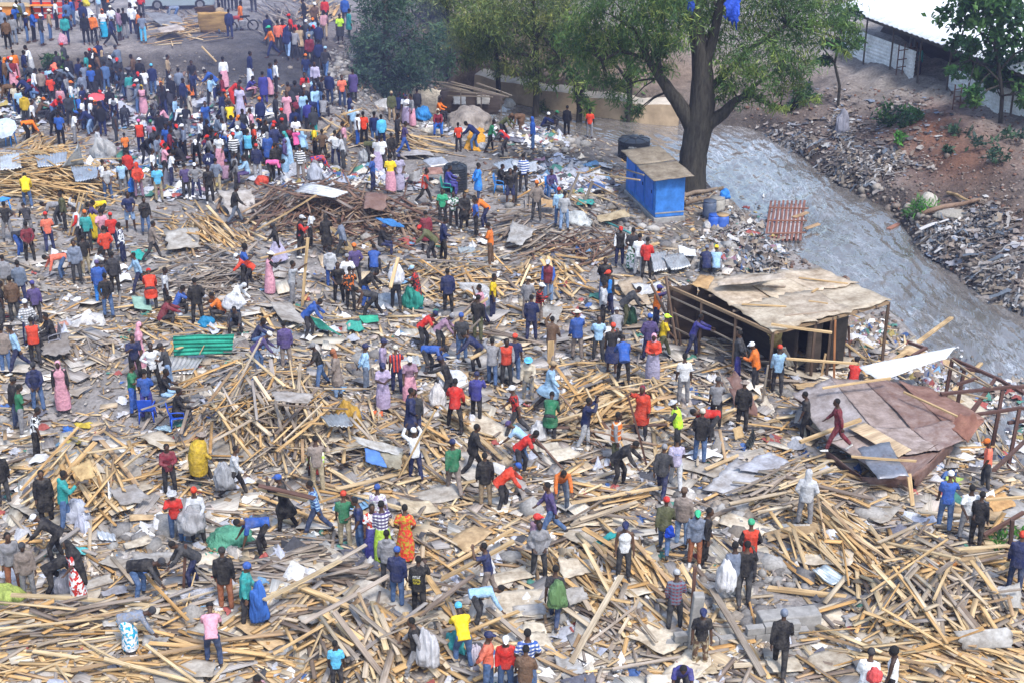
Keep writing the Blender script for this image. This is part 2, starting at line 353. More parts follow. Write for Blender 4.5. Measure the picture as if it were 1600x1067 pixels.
for a in [(170,98,320,22,(0.095,0.08,0.07)),(340,95,120,20,(0.045,0.043,0.047)),(400,90,120,50,(0.028,0.028,0.033)),(330,95,90,35,(0.05,0.048,0.05)),(470,110,60,50,(0.05,0.05,0.055)),(150,105,160,18,(0.10,0.085,0.07)),(120,75,200,10,(0.24,0.21,0.19)),
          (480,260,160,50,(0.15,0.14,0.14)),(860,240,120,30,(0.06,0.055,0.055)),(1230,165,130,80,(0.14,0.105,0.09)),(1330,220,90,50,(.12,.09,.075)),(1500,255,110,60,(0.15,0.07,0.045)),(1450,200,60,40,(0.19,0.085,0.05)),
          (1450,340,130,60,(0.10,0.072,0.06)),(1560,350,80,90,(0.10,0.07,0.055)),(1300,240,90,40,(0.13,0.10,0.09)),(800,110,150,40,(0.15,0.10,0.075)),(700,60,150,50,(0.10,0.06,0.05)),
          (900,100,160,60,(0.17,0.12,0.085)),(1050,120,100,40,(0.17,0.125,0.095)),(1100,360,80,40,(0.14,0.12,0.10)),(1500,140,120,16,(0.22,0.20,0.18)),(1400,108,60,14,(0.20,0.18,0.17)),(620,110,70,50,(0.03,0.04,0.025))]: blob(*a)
# the soil is wet and dark along the waterline
wd_ = np.minimum(seg_dist(gp[:, :2], NEAR), seg_dist(gp[:, :2], FAR)); wk = (1 - ss(wd_, .5, 1.6)) * .75; col = col * (1 - wk[:, None]) + np.array((.05, .043, .04)) * wk[:, None]
ny, nx = gx.shape
idx = np.arange(ny * nx).reshape(ny, nx)
quads = np.stack([idx[:-1, :-1].ravel(), idx[:-1, 1:].ravel(), idx[1:, 1:].ravel(), idx[1:, :-1].ravel()], 1)
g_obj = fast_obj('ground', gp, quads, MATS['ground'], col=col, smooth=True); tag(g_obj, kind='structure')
# ------------------------------------------------------------------ river
def resample(poly, n):
    d = np.concatenate([[0], np.cumsum(np.hypot(*np.diff(poly, axis=0).T))]); t = np.linspace(0, d[-1], n)
    return np.stack([np.interp(t, d, poly[:, 0]), np.interp(t, d, poly[:, 1])], 1)
n_u, n_v = 420, 70
A = resample(NEAR, n_u); B = resample(FAR, n_u)
v = np.linspace(-0.12, 1.12, n_v)
wp = A[:, None, :] * (1 - v)[None, :, None] + B[:, None, :] * v[None, :, None]
mid = (A + B) / 2; arc = np.concatenate([[0], np.cumsum(np.hypot(*np.diff(mid, axis=0).T))]); wid = np.hypot(*(A - B).T)
wuv = np.stack([np.repeat(arc[:, None], n_v, 1), v[None, :] * wid[:, None]], -1).reshape(-1, 2)
wz = WZ + 0.05 * nz(wuv[:, 0], wuv[:, 1], 1.1) + 0.035 * nz(wuv[:, 0], wuv[:, 1] * 1.3, 2.7, 4)
wv = np.concatenate([wp.reshape(-1, 2), wz[:, None]], 1)
idx = np.arange(n_u * n_v).reshape(n_u, n_v)
quads = np.stack([idx[:-1, :-1].ravel(), idx[1:, :-1].ravel(), idx[1:, 1:].ravel(), idx[:-1, 1:].ravel()], 1)
wq_ = proj(wv); rough_w = np.zeros(len(wv))
for (cx, cy, rx, ry, k) in ((1150,235,80,50,.95),(1240,300,70,45,.7),(1090,215,60,20,.7),(1215,395,40,50,.5),(1330,420,90,60,.35),(1450,520,110,60,.45),(1580,600,80,60,.6),(900,195,100,20,.15)): rough_w = np.maximum(rough_w, k * np.exp(-((wq_[:, 0] - cx) / rx) ** 2 - ((wq_[:, 1] - cy) / ry) ** 2))
w_obj = fast_obj('river', wv, quads, MATS['water'], col=np.stack([rough_w] * 3, 1), uv=wuv, smooth=True); tag(w_obj, kind='structure')
# ------------------------------------------------------------------ boards, sheets, rags, rubble
PAL = dict(
 new=[(0.54,0.35,0.16),(0.58,0.40,0.20),(0.50,0.30,0.12),(0.58,0.45,0.27),(0.42,0.29,0.17),(0.54,0.40,0.23)],
 old=[(0.26,0.21,0.17),(0.32,0.27,0.22),(0.20,0.155,0.125),(0.37,0.31,0.255),(0.29,0.26,0.24)],
 red=[(0.16,0.085,0.06),(0.20,0.12,0.085),(0.13,0.08,0.06),(0.25,0.17,0.12),(0.22,0.18,0.16),(0.30,0.21,0.14)])
PAL['mix'] = PAL['new'] + [(0.46,0.37,0.26),(0.52,0.43,0.31),(0.40,0.33,0.25)] + PAL['old']
def pick(pal): 
    c = np.array(random.choice(PAL[pal])) * random.uniform(0.82, 1.15); return c
def dir_on_ground(cx, cy, ang, Lpx=12):
    a = G1(cx, cy); q = P(cx + Lpx * math.cos(R(ang)), cy - Lpx * math.sin(R(ang)), a[2])
    d = q - a; d[2] = 0; return a, d / (np.linalg.norm(d) + 1e-9)
def board_geo(L, Wd, T, segs=5, bow=0.03, rng=random):
    """a plank along +X, centred; slightly bowed, twisted and with rough-cut ends"""
    vs, fs, uv = [], [], []
    b1, b2, tw = rng.uniform(-bow, bow) * L, rng.uniform(-bow, bow) * L * 0.5, rng.uniform(-0.12, 0.12)
    u0 = rng.uniform(0, 50)
    e0, e1 = rng.uniform(-0.5, 0.5) * Wd, rng.uniform(-0.5, 0.5) * Wd
    for i in range(segs + 1):
        t = i / segs; x = (t - 0.5) * L; zz = b1 * (4 * (t - 0.5) ** 2 - 0.5); yy = b2 * (4 * (t - 0.5) ** 2 - 0.5); a = tw * (t - 0.5)
        sk = e0 if i == 0 else e1 if i == segs else 0
        for (sy, sz) in ((-1, -1), (1, -1), (1, 1), (-1, 1)):
            y, z = sy * Wd / 2, sz * T / 2
            vs.append((x + sk * sy * 0.3, yy + y * math.cos(a) - z * math.sin(a), zz + y * math.sin(a) + z * math.cos(a)))
            uv.append((x + u0, (y if sz > 0 else -y) + sz * 0.3 + u0))
        if i:
            o = (i - 1) * 4
            for k in range(4):
                k2 = (k + 1) % 4; fs.append((o + k, o + k2, o + 4 + k2, o + 4 + k))
    fs.append((0, 3, 2, 1)); o = segs * 4; fs.append((o, o + 1, o + 2, o + 3))
    return np.array(vs), fs, np.array(uv)
def frame_from(d, roll=0.0):
    """rotation matrix (columns) with X along d and Z as upward as it can be"""
    x = np.array(d, float); x /= np.linalg.norm(x); up = np.array([0, 0, 1.0])
    if abs(x[2]) > 0.98: up = np.array([0, 1.0, 0])
    y = np.cross(up, x); y /= np.linalg.norm(y); z = np.cross(x, y)
    c, s = math.cos(roll), math.sin(roll)
    return np.stack([x, y * c + z * s, z * c - y * s], 1)
def to_mat(Rm, loc):
    M = Matrix.Identity(4)
    for i in range(3):
        for j in range(3): M[i][j] = Rm[i, j]
        M[i][3] = loc[i]
    return M
def plank(name, a, b, Wd, T, colr, label, cat, group=None, roll=0.0, bow=0.012, mat=None):
    """one plank between two points of the world"""
    a = np.array(a, float); b = np.array(b, float); L = np.linalg.norm(b - a)
    v, f, uv = board_geo(L, Wd, T, 5, bow)
    o = mesh_obj(name, v, f, mat or MATS['wood'], col=np.tile(np.array(colr), (len(v), 1)), uv=uv)
    o.matrix_world = to_mat(frame_from(b - a, roll), (a + b) / 2)
    tag(o, label, cat, group); return o
class Soup:
    def __init__(s): s.v, s.q, s.c, s.u, s.n = [], [], [], [], 0
    def add(s, v, q, c, u=None):
        v = np.asarray(v, float); s.v.append(v); s.q.append(np.asarray(q) + s.n); s.n += len(v)
        c = np.asarray(c, float); s.c.append(c if c.ndim == 2 else np.tile(c, (len(v), 1)))
        s.u.append(u if u is not None else np.zeros((len(v), 2)))
    def build(s, name, mat, smooth=False, parent=None):
        return fast_obj(name, np.concatenate(s.v), np.concatenate(s.q), mat, col=np.concatenate(s.c), uv=np.concatenate(s.u), smooth=smooth, parent=parent)
BOXV = np.array([(-1,-1,-1),(1,-1,-1),(1,1,-1),(-1,1,-1),(-1,-1,1),(1,-1,1),(1,1,1),(-1,1,1)], float) / 2
BOXQ = np.array([(0,3,2,1),(4,5,6,7),(0,1,5,4),(1,2,6,5),(2,3,7,6),(3,0,4,7)])
def boxes(soup, cen, X, Y, Z, cols):
    """N oriented boxes: cen (N,3), X/Y/Z full edge vectors (N,3), cols (N,3)"""
    n = len(cen); v = cen[:, None, :] + BOXV[None, :, 0:1] * X[:, None, :] + BOXV[None, :, 1:2] * Y[:, None, :] + BOXV[None, :, 2:3] * Z[:, None, :]
    q = (BOXQ[None] + 8 * np.arange(n)[:, None, None]).reshape(-1, 4)
    Ln = np.linalg.norm(X, axis=1); Wn = np.linalg.norm(Y, axis=1); ro = RNG.uniform(0, 60, n)
    u = np.stack([BOXV[None, :, 0] * Ln[:, None] + ro[:, None], BOXV[None, :, 1] * Wn[:, None] + BOXV[None, :, 2] * 0.2 + ro[:, None]], -1)
    soup.add(v.reshape(-1, 3), q, np.repeat(cols, 8, 0), u.reshape(-1, 2))
def orient(n, yaw, pitch, roll):
    cy, sy, cp, sp = np.cos(yaw), np.sin(yaw), np.cos(pitch), np.sin(pitch)
    X = np.stack([cy * cp, sy * cp, sp], 1); Y0 = np.stack([-sy, cy, np.zeros(n)], 1); Z0 = np.cross(X, Y0)
    Y = Y0 * np.cos(roll)[:, None] + Z0 * np.sin(roll)[:, None]; Z = np.cross(X, Y)
    return X, Y, Z
def sheet_geo(L, Wd, corr=0.0, warp=0.1, jag=0.06, nx=10, ny=7, th=0.012, seed=None, pitch=0.16):
    """a warped sheet with ragged rim (corr = depth of the corrugation, ridges run along X)"""
    rg = np.random.default_rng(seed if seed is not None else random.randrange(10 ** 9))
    if corr: ny = max(8, int(Wd / pitch * 4))
    x = np.linspace(-L / 2, L / 2, nx + 1); y = np.linspace(-Wd / 2, Wd / 2, ny + 1); X, Y = np.meshgrid(x, y, indexing='ij')
    ph = rg.uniform(0, 6.28, 6)
    Z = warp * (np.sin(X / L * 3.1 + ph[0]) * 0.6 + np.sin(Y / Wd * 2.6 + ph[1]) * 0.4 + 0.5 * np.sin(X / L * 4 + Y / Wd * 3 + ph[2]))
    if corr: Z = Z + corr * np.sin(Y / pitch * 2 * math.pi)
    e = np.zeros_like(X); e[0] = -1; e[-1] = 1
    j1 = np.convolve(rg.uniform(-1, 1, ny + 3), [.5, .5, .5], 'same')[:ny + 1]; j2 = np.convolve(rg.uniform(-1, 1, ny + 3), [.5, .5, .5], 'same')[:ny + 1]
    k1 = np.convolve(rg.uniform(-1, 1, nx + 3), [.5, .5, .5], 'same')[:nx + 1]; k2 = np.convolve(rg.uniform(-1, 1, nx + 3), [.5, .5, .5], 'same')[:nx + 1]
    X[0] += jag * L * j1; X[-1] += jag * L * j2; Y[:, 0] += jag * Wd * k1; Y[:, -1] += jag * Wd * k2
    if jag > 0.03 and rg.random() < 0.6:      # a bitten-off corner
        s = rg.uniform(0.15, 0.4); cx, cy = rg.choice([-1, 1], 2)
        d = (1 - cx * X / (L / 2)) + (1 - cy * Y / (Wd / 2)); k = np.clip(s * 1.5 - d, 0, None)
        X -= cx * k * L * 0.25; Y -= cy * k * Wd * 0.25
    top = np.stack([X, Y, Z + th / 2], -1).reshape(-1, 3); bot = np.stack([X, Y, Z - th / 2], -1).reshape(-1, 3); n = len(top)
    idx = np.arange(n).reshape(nx + 1, ny + 1)
    q = np.stack([idx[:-1, :-1].ravel(), idx[1:, :-1].ravel(), idx[1:, 1:].ravel(), idx[:-1, 1:].ravel()], 1)
    qb = q[:, ::-1] + n
    rim = list(idx[:, 0]) + list(idx[-1, 1:]) + list(idx[-2::-1, -1]) + list(idx[0, -2:0:-1])
    rim = np.array(rim); r2 = np.roll(rim, -1); side = np.stack([rim, rim + n, r2 + n, r2], 1)
    uv = np.concatenate([top[:, :2], top[:, :2]]) + rg.uniform(0, 40)
    return np.concatenate([top, bot]), np.concatenate([q, qb, side]), uv
def sheet(name, cen, d, L, Wd, colr, label, cat, mat, tilt=0.0, roll=0.0, corr=0.0, warp=0.08, jag=0.05, group=None, th=0.014, seed=None):
    """a sheet with its long side along the horizontal direction d, pitched by tilt and rolled"""
    v, q, uv = sheet_geo(L, Wd, corr, warp, jag, th=th, seed=seed)
    c = np.tile(np.array(colr, float), (len(v), 1))
    o = fast_obj(name, v, q, mat, col=c, uv=uv, smooth=False)
    dd = np.array([d[0], d[1], 0.0]); dd /= np.linalg.norm(dd); dd = dd * math.cos(tilt) + np.array([0, 0, math.sin(tilt)])
    o.matrix_world = to_mat(frame_from(dd, roll), cen); tag(o, label, cat, group); return o
# ------------------------------------------------------------------ people: one continuous body per pose, clothes and hair as children
def rot_yz(p, deg):
    a = R(deg); return np.array([p[0], p[1] * math.cos(a) + p[2] * math.sin(a), -p[1] * math.sin(a) + p[2] * math.cos(a)])   # forward lean (+Y forward)
def dirv(fwd, out, side):
    """limb direction: fwd 0 = down, 90 = forward, 180 = up; out = away from the body"""
    f, o = R(fwd), R(out)
    return np.array([side * math.sin(o), math.sin(f) * math.cos(o), -math.cos(f) * math.cos(o)])
# lean, (thigh fwd, out, knee bend) L/R, (upper arm fwd, out, fore fwd, fore out) L/R, head pitch
POSES = dict(
 st=(2, (3, 3, 4), (-2, 4, 3), (4, 9, 16, 4), (0, 10, 12, 3), 6),
 st2=(4, (8, 5, 10), (-5, 3, 2), (10, 12, 40, -10), (-6, 9, 8, 5), 12),
 st3=(1, (5, 7, 6), (-4, 6, 3), (-8, 22, 34, -26), (-6, 22, 36, -28), 4),
 st4=(5, (10, 4, 12), (-6, 4, 3), (6, 9, 18, 4), (40, 14, 132, -24), 12),
 st5=(-2, (3, 6, 3), (-3, 6, 3), (-24, 14, -30, -28), (-24, 14, -30, -28), 2),
 st6=(3, (-6, 5, 3), (9, 6, 12), (2, 12, 24, -6), (12, 14, 70, -30), 20),
 sc=(3, (2, 5, 4), (-2, 5, 4), (18, 12, 88, -48), (20, 12, 84, -46), 14),
 sh=(0, (3, 9, 3), (-3, 9, 3), (-14, 38, 35, -50), (-14, 38, 35, -50), 3),
 ph=(10, (4, 4, 6), (-3, 5, 4), (28, 8, 100, -22), (6, 10, 14, 3), 24),
 wl=(7, (25, 2, 8), (-20, 2, 24), (-22, 7, -8, 4), (24, 7, 44, 3), 8),
 wl2=(6, (-17, 2, 20), (22, 2, 10), (20, 7, 38, 3), (-20, 7, -6, 4), 8),
 be=(86, (8, 8, 14), (-4, 8, 8), (12, 8, 18, 2), (24, 10, 30, 2), 70),
 bf=(46, (16, 6, 22), (-6, 7, 10), (36, 8, 48, 0), (24, 8, 38, 0), 48),
 bw=(74, (24, 12, 14), (-22, 10, 10), (16, 12, 22, 2), (30, 10, 26, 2), 62),
 sw=(14, (16, 14, 10), (-16, 14, 12), (30, 16, 60, -12), (8, 16, 30, 0), 16),
 si=(8, (84, 8, 84), (80, 10, 80), (38, 10, 76, -8), (34, 10, 72, -10), 14),
 sq=(26, (106, 12, 122), (100, 14, 118), (56, 8, 72, -4), (60, 8, 66, -2), 24),
 ra=(4, (4, 4, 4), (-4, 6, 4), (6, 10, 14, 3), (112, 16, 128, 6), 2),
 re=(18, (14, 8, 12), (-12, 8, 8), (62, 6, 74, -8), (70, 6, 78, -8), 20),
 co=(8, (14, 3, 8), (-12, 3, 16), (96, 28, 168, -30), (18, 10, 42, 0), 6),
 ca=(6, (10, 4, 6), (-10, 4, 12), (104, 26, 170, -26), (104, 26, 170, -26), 4),
)
_SK = {}
def skeleton(pose):
    if pose in _SK: return _SK[pose]
    lean, lL, lR, aL, aR, hp = POSES[pose]; J = {}
    for s, leg, k in ((-1, lL, 'L'), (1, lR, 'R')):
        hip = np.array([s * 0.092, 0, -0.03]); th = dirv(leg[0], leg[1], s); sh = dirv(leg[0] - leg[2], leg[1] * 0.4, s)
        kn = hip + th * 0.43; an = kn + sh * 0.41
        J['hip' + k], J['knee' + k], J['ank' + k] = hip, kn, an
    low = min(J['ankL'][2], J['ankR'][2]) - 0.085
    def up(p): return rot_yz(np.array(p, float), lean)
    J['pelvis'] = np.zeros(3); J['waist'] = up((0, 0.0, 0.16)); J['chest'] = up((0, 0.01, 0.36)); J['shc'] = up((0, 0.0, 0.48)); J['neck'] = up((0, 0.005, 0.54))
    hd = rot_yz(np.array([0, 0.03, 0.148]), min(hp, lean + 30) if lean > 30 else hp); J['head'] = J['neck'] + hd; J['hp'] = hp
    for s, arm, k in ((-1, aL, 'L'), (1, aR, 'R')):
        shd = up((s * 0.165, 0, 0.455)); ua = dirv(arm[0], arm[1], s); fa = dirv(arm[2], arm[3], s)
        el = shd + ua * 0.285; wr = el + fa * 0.25
        J['sh' + k], J['el' + k], J['wr' + k], J['fa' + k] = shd, el, wr, fa
    dy = 0.0
    if lean > 40: dy = -0.16 * math.sin(R(lean))
    for k in J:
        if k in ('hp', 'faL', 'faR'): continue
        J[k] = J[k] - np.array([0, 0, low])
    if lean > 40:
        for k in J:
            if k[:4] not in ('knee', 'ankL', 'ankR') and k not in ('hp', 'faL', 'faR', 'ankL', 'ankR', 'kneeL', 'kneeR'): J[k] = J[k] + np.array([0, dy, 0])
    c = (J['ankL'] + J['ankR']) / 2 if pose not in ('si', 'sq') else np.array([0, 0.1, 0])
    for k in J:
        if k in ('hp', 'faL', 'faR'): continue
        J[k] = J[k] - np.array([c[0], c[1] - 0.03, 0])
    _SK[pose] = J; return J
class Parts:
    """closed tapering tubes and ellipsoids that a voxel remesh then fuses into one skin"""
    def __init__(s): s.v, s.f = [], []
    def tube(s, pts, rad, n=10, cap=True):
        pts = [np.array(p, float) for p in pts]; o = len(s.v); m = len(pts); prevx = None
        for i, p in enumerate(pts):
            d = pts[min(i + 1, m - 1)] - pts[max(i - 1, 0)]; d /= np.linalg.norm(d) + 1e-9
            rx, ry = rad[i] if np.ndim(rad[i]) else (rad[i], rad[i])
            ax = np.array([1.0, 0, 0]) - d * d[0]
            if np.linalg.norm(ax) < 0.3: ax = np.array([0, 1.0, 0]) - d * d[1]
            ax /= np.linalg.norm(ax); ay = np.cross(d, ax)
            for k in range(n):
                a = 2 * math.pi * k / n; s.v.append(p + ax * rx * math.cos(a) + ay * ry * math.sin(a))
        for i in range(m - 1):
            for k in range(n):
                k2 = (k + 1) % n; s.f.append((o + i * n + k, o + i * n + k2, o + (i + 1) * n + k2, o + (i + 1) * n + k))
        s.f.append(tuple(o + k for k in range(n - 1, -1, -1))); s.f.append(tuple(o + (m - 1) * n + k for k in range(n)))
    def ell(s, c, r, q=None, nu=10, nv=7):
        o = len(s.v); c = np.array(c, float); q = np.eye(3) if q is None else q
        s.v.append(c + q @ np.array([0, 0, -r[2]]))
        for i in range(1, nv):
            t = -math.pi / 2 + math.pi * i / nv
            for k in range(nu):
                a = 2 * math.pi * k / nu
                s.v.append(c + q @ np.array([r[0] * math.cos(t) * math.cos(a), r[1] * math.cos(t) * math.sin(a), r[2] * math.sin(t)]))
        s.v.append(c + q @ np.array([0, 0, r[2]])); top = len(s.v) - 1
        for k in range(nu):
            k2 = (k + 1) % nu; s.f.append((o, o + 1 + k2, o + 1 + k)); s.f.append((top, top - nu + k, top - nu + k2))
        for i in range(nv - 2):
            for k in range(nu):
                k2 = (k + 1) % nu; b = o + 1 + i * nu; s.f.append((b + k, b + k2, b + nu + k2, b + nu + k))
    def remesh(s, name, voxel, smooth=4):
        me = bpy.data.meshes.new(name + '_src'); me.from_pydata([tuple(map(float, v)) for v in s.v], [], s.f)
        o = bpy.data.objects.new(name + '_src', me); COL.objects.link(o)
        m = o.modifiers.new('fuse', 'REMESH'); m.mode = 'VOXEL'; m.voxel_size = voxel
        m2 = o.modifiers.new('relax', 'SMOOTH'); m2.factor = 0.5; m2.iterations = smooth
        dg = bpy.context.evaluated_depsgraph_get(); r = bpy.data.meshes.new_from_object(o.evaluated_get(dg)); r.name = name
        bpy.data.objects.remove(o); bpy.data.meshes.remove(me)
        r.polygons.foreach_set('use_smooth', np.ones(len(r.polygons), bool)); return r
def head_rot(J):
    a = R(J['hp']); return np.array([[1, 0, 0], [0, math.cos(a), math.sin(a)], [0, -math.sin(a), math.cos(a)]])
def arm_pts(J, k): return [J['sh' + k], (J['sh' + k] + J['el' + k]) / 2, J['el' + k], (J['el' + k] * .6 + J['wr' + k] * .4), J['wr' + k]]
_BODY = {}
def body_mesh(pose):
    if pose in _BODY: return _BODY[pose]
    J = skeleton(pose); p = Parts()
    p.tube([J['pelvis'] - (J['waist'] - J['pelvis']) * .6, J['pelvis'], J['waist'], J['chest'], J['shc'], J['neck']], [(.10, .085), (.155, .11), (.13, .095), (.16, .105), (.125, .08), (.055, .055)], 14)
    hr = head_rot(J); H = J['head']
    p.tube([J['shc'], J['neck'], H - hr @ np.array([0, 0.02, 0.06])], [.06, .052, .055])
    p.ell(H + hr @ np.array([0, -.012, .025]), (.08, .1, .1), hr, 14, 10); p.ell(H + hr @ np.array([0, .028, -.045]), (.06, .07, .078), hr, 12, 8)
    p.ell(H + hr @ np.array([0, .098, -.012]), (.014, .018, .026), hr, 6, 5)                       # nose
    p.ell(H + hr @ np.array([0, .085, -.055]), (.026, .014, .012), hr, 8, 5)                       # mouth
    p.ell(H + hr @ np.array([0, .078, .025]), (.05, .016, .012), hr, 8, 5)                         # brow
    for s, k in ((-1, 'L'), (1, 'R')):
        p.ell(H + hr @ np.array([s * .076, -.008, -.005]), (.014, .022, .032), hr, 6, 5)           # ears
        a = arm_pts(J, k); p.tube([J['shc'] * .45 + a[0] * .55] + a, [.058, .056, .05, .042, .042, .029])
        fa = J['fa' + k]; sd = np.cross(fa, np.array([0, 0, 1.0])); sd = sd / np.linalg.norm(sd) if np.linalg.norm(sd) > .3 else np.array([0, 1.0, 0])
        nrm = np.cross(sd, fa); w = a[-1]
        p.tube([w, w + fa * .045, w + fa * .09], [(.026, .026), (.036, .022), (.036, .018)])        # palm
        for j, (L, off) in enumerate(((.070, -.036), (.082, -.012), (.078, .012), (.062, .036))):
            r0 = w + fa * .085 + sd * off; r1 = r0 + (fa * .9 + nrm * .35 * (1 if nrm[1] > 0 else -1)) * L * .5; r2 = r1 + (fa * .6 + nrm * .7 * (1 if nrm[1] > 0 else -1)) * L * .5
            p.tube([r0 - fa * .02, r1, r2], [.0115, .011, .009], 6)
        t0 = w + fa * .025 + sd * .03 * s; p.tube([t0, t0 + (fa * .7 + sd * .8 * s) * .035, t0 + (fa + sd * .5 * s) * .068], [.014, .013, .01], 6)
        h_, kn, an = J['hip' + k], J['knee' + k], J['ank' + k]
        p.tube([h_ + (h_ - kn) * .12, h_, (h_ + kn) / 2, kn, kn * .65 + an * .35, an, an - (kn - an) * .06], [.075, .088, .074, .056, .054, .036, .034])
        ft = np.array([s * .12, 1.0, 0.0]); ft /= np.linalg.norm(ft)
        if an[2] > 0.16: ft = np.array([0, .75, -.66])
        b = an + np.array([0, 0, -.05]); p.tube([b - ft * .065, b + ft * .03, b + ft * .12, b + ft * .185], [(.034, .034), (.042, .036), (.046, .026), (.03, .018)])
    me = p.remesh('person_body', .0145, 3)
    me.materials.append(None); me.materials.append(None); me.materials.append(None)
    co = np.zeros(len(me.vertices) * 3); me.vertices.foreach_get('co', co); co = co.reshape(-1, 3)
    mi = []
    eyes = [H + hr @ np.array([s * .03, .086, .005]) for s in (-1, 1)]
    for pl in me.polygons:
        c = co[list(pl.vertices)].mean(0)
        sh = min(np.linalg.norm(c - (J['ank' + k] + np.array([0, .04, -.05]))) for k in 'LR') < .17 and min(c[2] - J['ank' + k][2] for k in 'LR' if np.linalg.norm(c - J['ank' + k]) < .25) < .012
        ey = min(np.linalg.norm(c - e) for e in eyes) < .016
        mi.append(1 if sh else 2 if ey else 0)
    me.polygons.foreach_set('material_index', mi); me.update(); _BODY[pose] = me; return me
_GAR = {}
def garment(kind, pose):
    """mesh of a piece of clothing shaped on the posed body"""
    key = (kind, pose)
    if key in _GAR: return _GAR[key]
    J = skeleton(pose); p = Parts(); hr = head_rot(J); H = J['head']; up = J['waist'] - J['pelvis']; up = up / np.linalg.norm(up)
    bent = POSES[pose][0] > 30 or pose in ('si', 'sq')
    def torso(hem, e=0.0, flare=.0):
        p.tube([J['pelvis'] - up * hem, J['pelvis'], J['waist'], J['chest'], J['shc'] - up * .02, J['shc'] + up * .035], [(.165 + e + flare, .125 + e + flare), (.172 + e, .132 + e), (.15 + e, .118 + e), (.185 + e, .135 + e), (.135 + e, .10 + e), (.078, .072)], 14)
    def sleeves(to, r=1.0):
        for k in 'LR':
            a = arm_pts(J, k)
            if to == 'short': a = [a[0], a[1], a[1] * .3 + a[2] * .7]; rr = [.068, .068, .07]
            elif to == 'cap': a = [a[0], a[0] * .6 + a[1] * .4]; rr = [.066, .062]
            else: a = a[:4] + [a[3] * .12 + a[4] * .88]; rr = [.068, .064, .06, .055, .046]
            p.tube([J['shc'] * .45 + a[0] * .55] + a, [.07 * r] + [x * r for x in rr])
    def legs(upto=1.0, r=1.0):
        for k in 'LR':
            h_, kn, an = J['hip' + k], J['knee' + k], J['ank' + k]
            if upto < .7: p.tube([h_ + (h_ - kn) * .15, h_, (h_ + kn) / 2, kn], [.085 * r, .102 * r, .095 * r, .088 * r])
            else: p.tube([h_ + (h_ - kn) * .15, h_, (h_ + kn) / 2, kn, kn * .6 + an * .4, an * .93 + kn * .07], [.085 * r, .102 * r, .088 * r, .074 * r, .07 * r, .06 * r])
    def skirt(top, bottom_z, r_b, follow=True):
        kn = (J['kneeL'] + J['kneeR']) / 2; an = (J['ankL'] + J['ankR']) / 2; sx = abs(J['ankL'][0] - J['ankR'][0]) / 2; sy = abs(J['ankL'][1] - J['ankR'][1]) / 2
        if pose in ('si', 'sq'):
            p.tube([J['pelvis'] + up * .05, J['pelvis'], kn * .5 + J['pelvis'] * .5, kn + np.array([0, .03, .0]), kn * .3 + an * .7 + np.array([0, .02, 0])], [(.15, .13), (.19, .14), (.2, .12), (.2, .11), (.19, .1)], 14)
        else:
            e = an.copy(); e[2] = bottom_z; m = (J['pelvis'] + e) / 2; m[:2] = kn[:2] * .7 + m[:2] * .3
            p.tube([J['pelvis'] + up * top, J['pelvis'], m, e], [(.15, .115), (.185, .145), (.19 + sx * .4, .16 + sy * .5), (r_b + sx * .3, r_b * .85 + sy * .6)], 16)
    vox = .021
    if kind == 'tee': torso(.10); sleeves('short')
    elif kind == 'shirt': torso(.12); sleeves('long')
    elif kind == 'jacket':
        torso(.15, .018); sleeves('long', 1.14); p.tube([J['shc'] + up * .0, J['shc'] + up * .075], [(.105, .09), (.088, .082)])
    elif kind == 'hoodie':
        torso(.14, .014); sleeves('long', 1.12); p.tube([J['shc'] + up * .0, J['shc'] + up * .07], [(.12, .105), (.1, .095)]); p.ell(J['neck'] + rot_yz(np.array([0, -.085, -.02]), POSES[pose][0]), (.1, .06, .075))
    elif kind == 'hood_up':
        torso(.14, .014); sleeves('long', 1.12); p.tube([J['shc'], J['neck'], H - hr @ np.array([0, .05, .04])], [(.13, .11), (.1, .09), (.09, .085)]); p.ell(H + hr @ np.array([0, -.03, .02]), (.105, .1, .125), hr)
    elif kind == 'vest': torso(.12, .026); sleeves('cap', 1.05)
    elif kind == 'tank': torso(.1, -.004)
    elif kind in ('coat', 'kanzu'):
        torso(.0, .02); sleeves('long', 1.12)
        skirt(.04, max(.5 if kind == 'coat' else .12, .1), .19)
    elif kind == 'dress': torso(.0, .004); sleeves('short'); skirt(.04, .1, .19)
    elif kind == 'apron':
        torso(.0, .012); sleeves('cap', .9); skirt(.04, .13, .19)
    elif kind == 'trousers': p.tube([J['pelvis'] - up * .1, J['pelvis'], J['pelvis'] + up * .1], [(.13, .1), (.168, .126), (.15, .112)], 12); legs()
    elif kind == 'shorts': p.tube([J['pelvis'] - up * .1, J['pelvis'], J['pelvis'] + up * .1], [(.13, .1), (.168, .126), (.15, .112)], 12); legs(.5, 1.05)
    elif kind == 'skirt': skirt(.1, .1, .195)
    elif kind == 'short_skirt': skirt(.1, .42, .2)
    elif kind == 'chador':
        p.ell(H + hr @ np.array([0, -.025, .015]), (.1, .105, .13), hr); p.tube([H - hr @ np.array([0, .05, .03]), J['shc'], J['chest'] - np.array([0, .05, 0]), J['pelvis'] - np.array([0, .12, .05]), J['pelvis'] - np.array([0, .2, .45])], [(.1, .09), (.23, .15), (.25, .17), (.24, .12), (.2, .06)], 14)
    elif kind == 'hair': p.ell(H + hr @ np.array([0, -.022, .034]), (.088, .096, .1), hr, 14, 10)
    elif kind == 'big_hair': p.ell(H + hr @ np.array([0, -.03, .035]), (.115, .115, .12), hr, 14, 10)
    elif kind == 'cap':
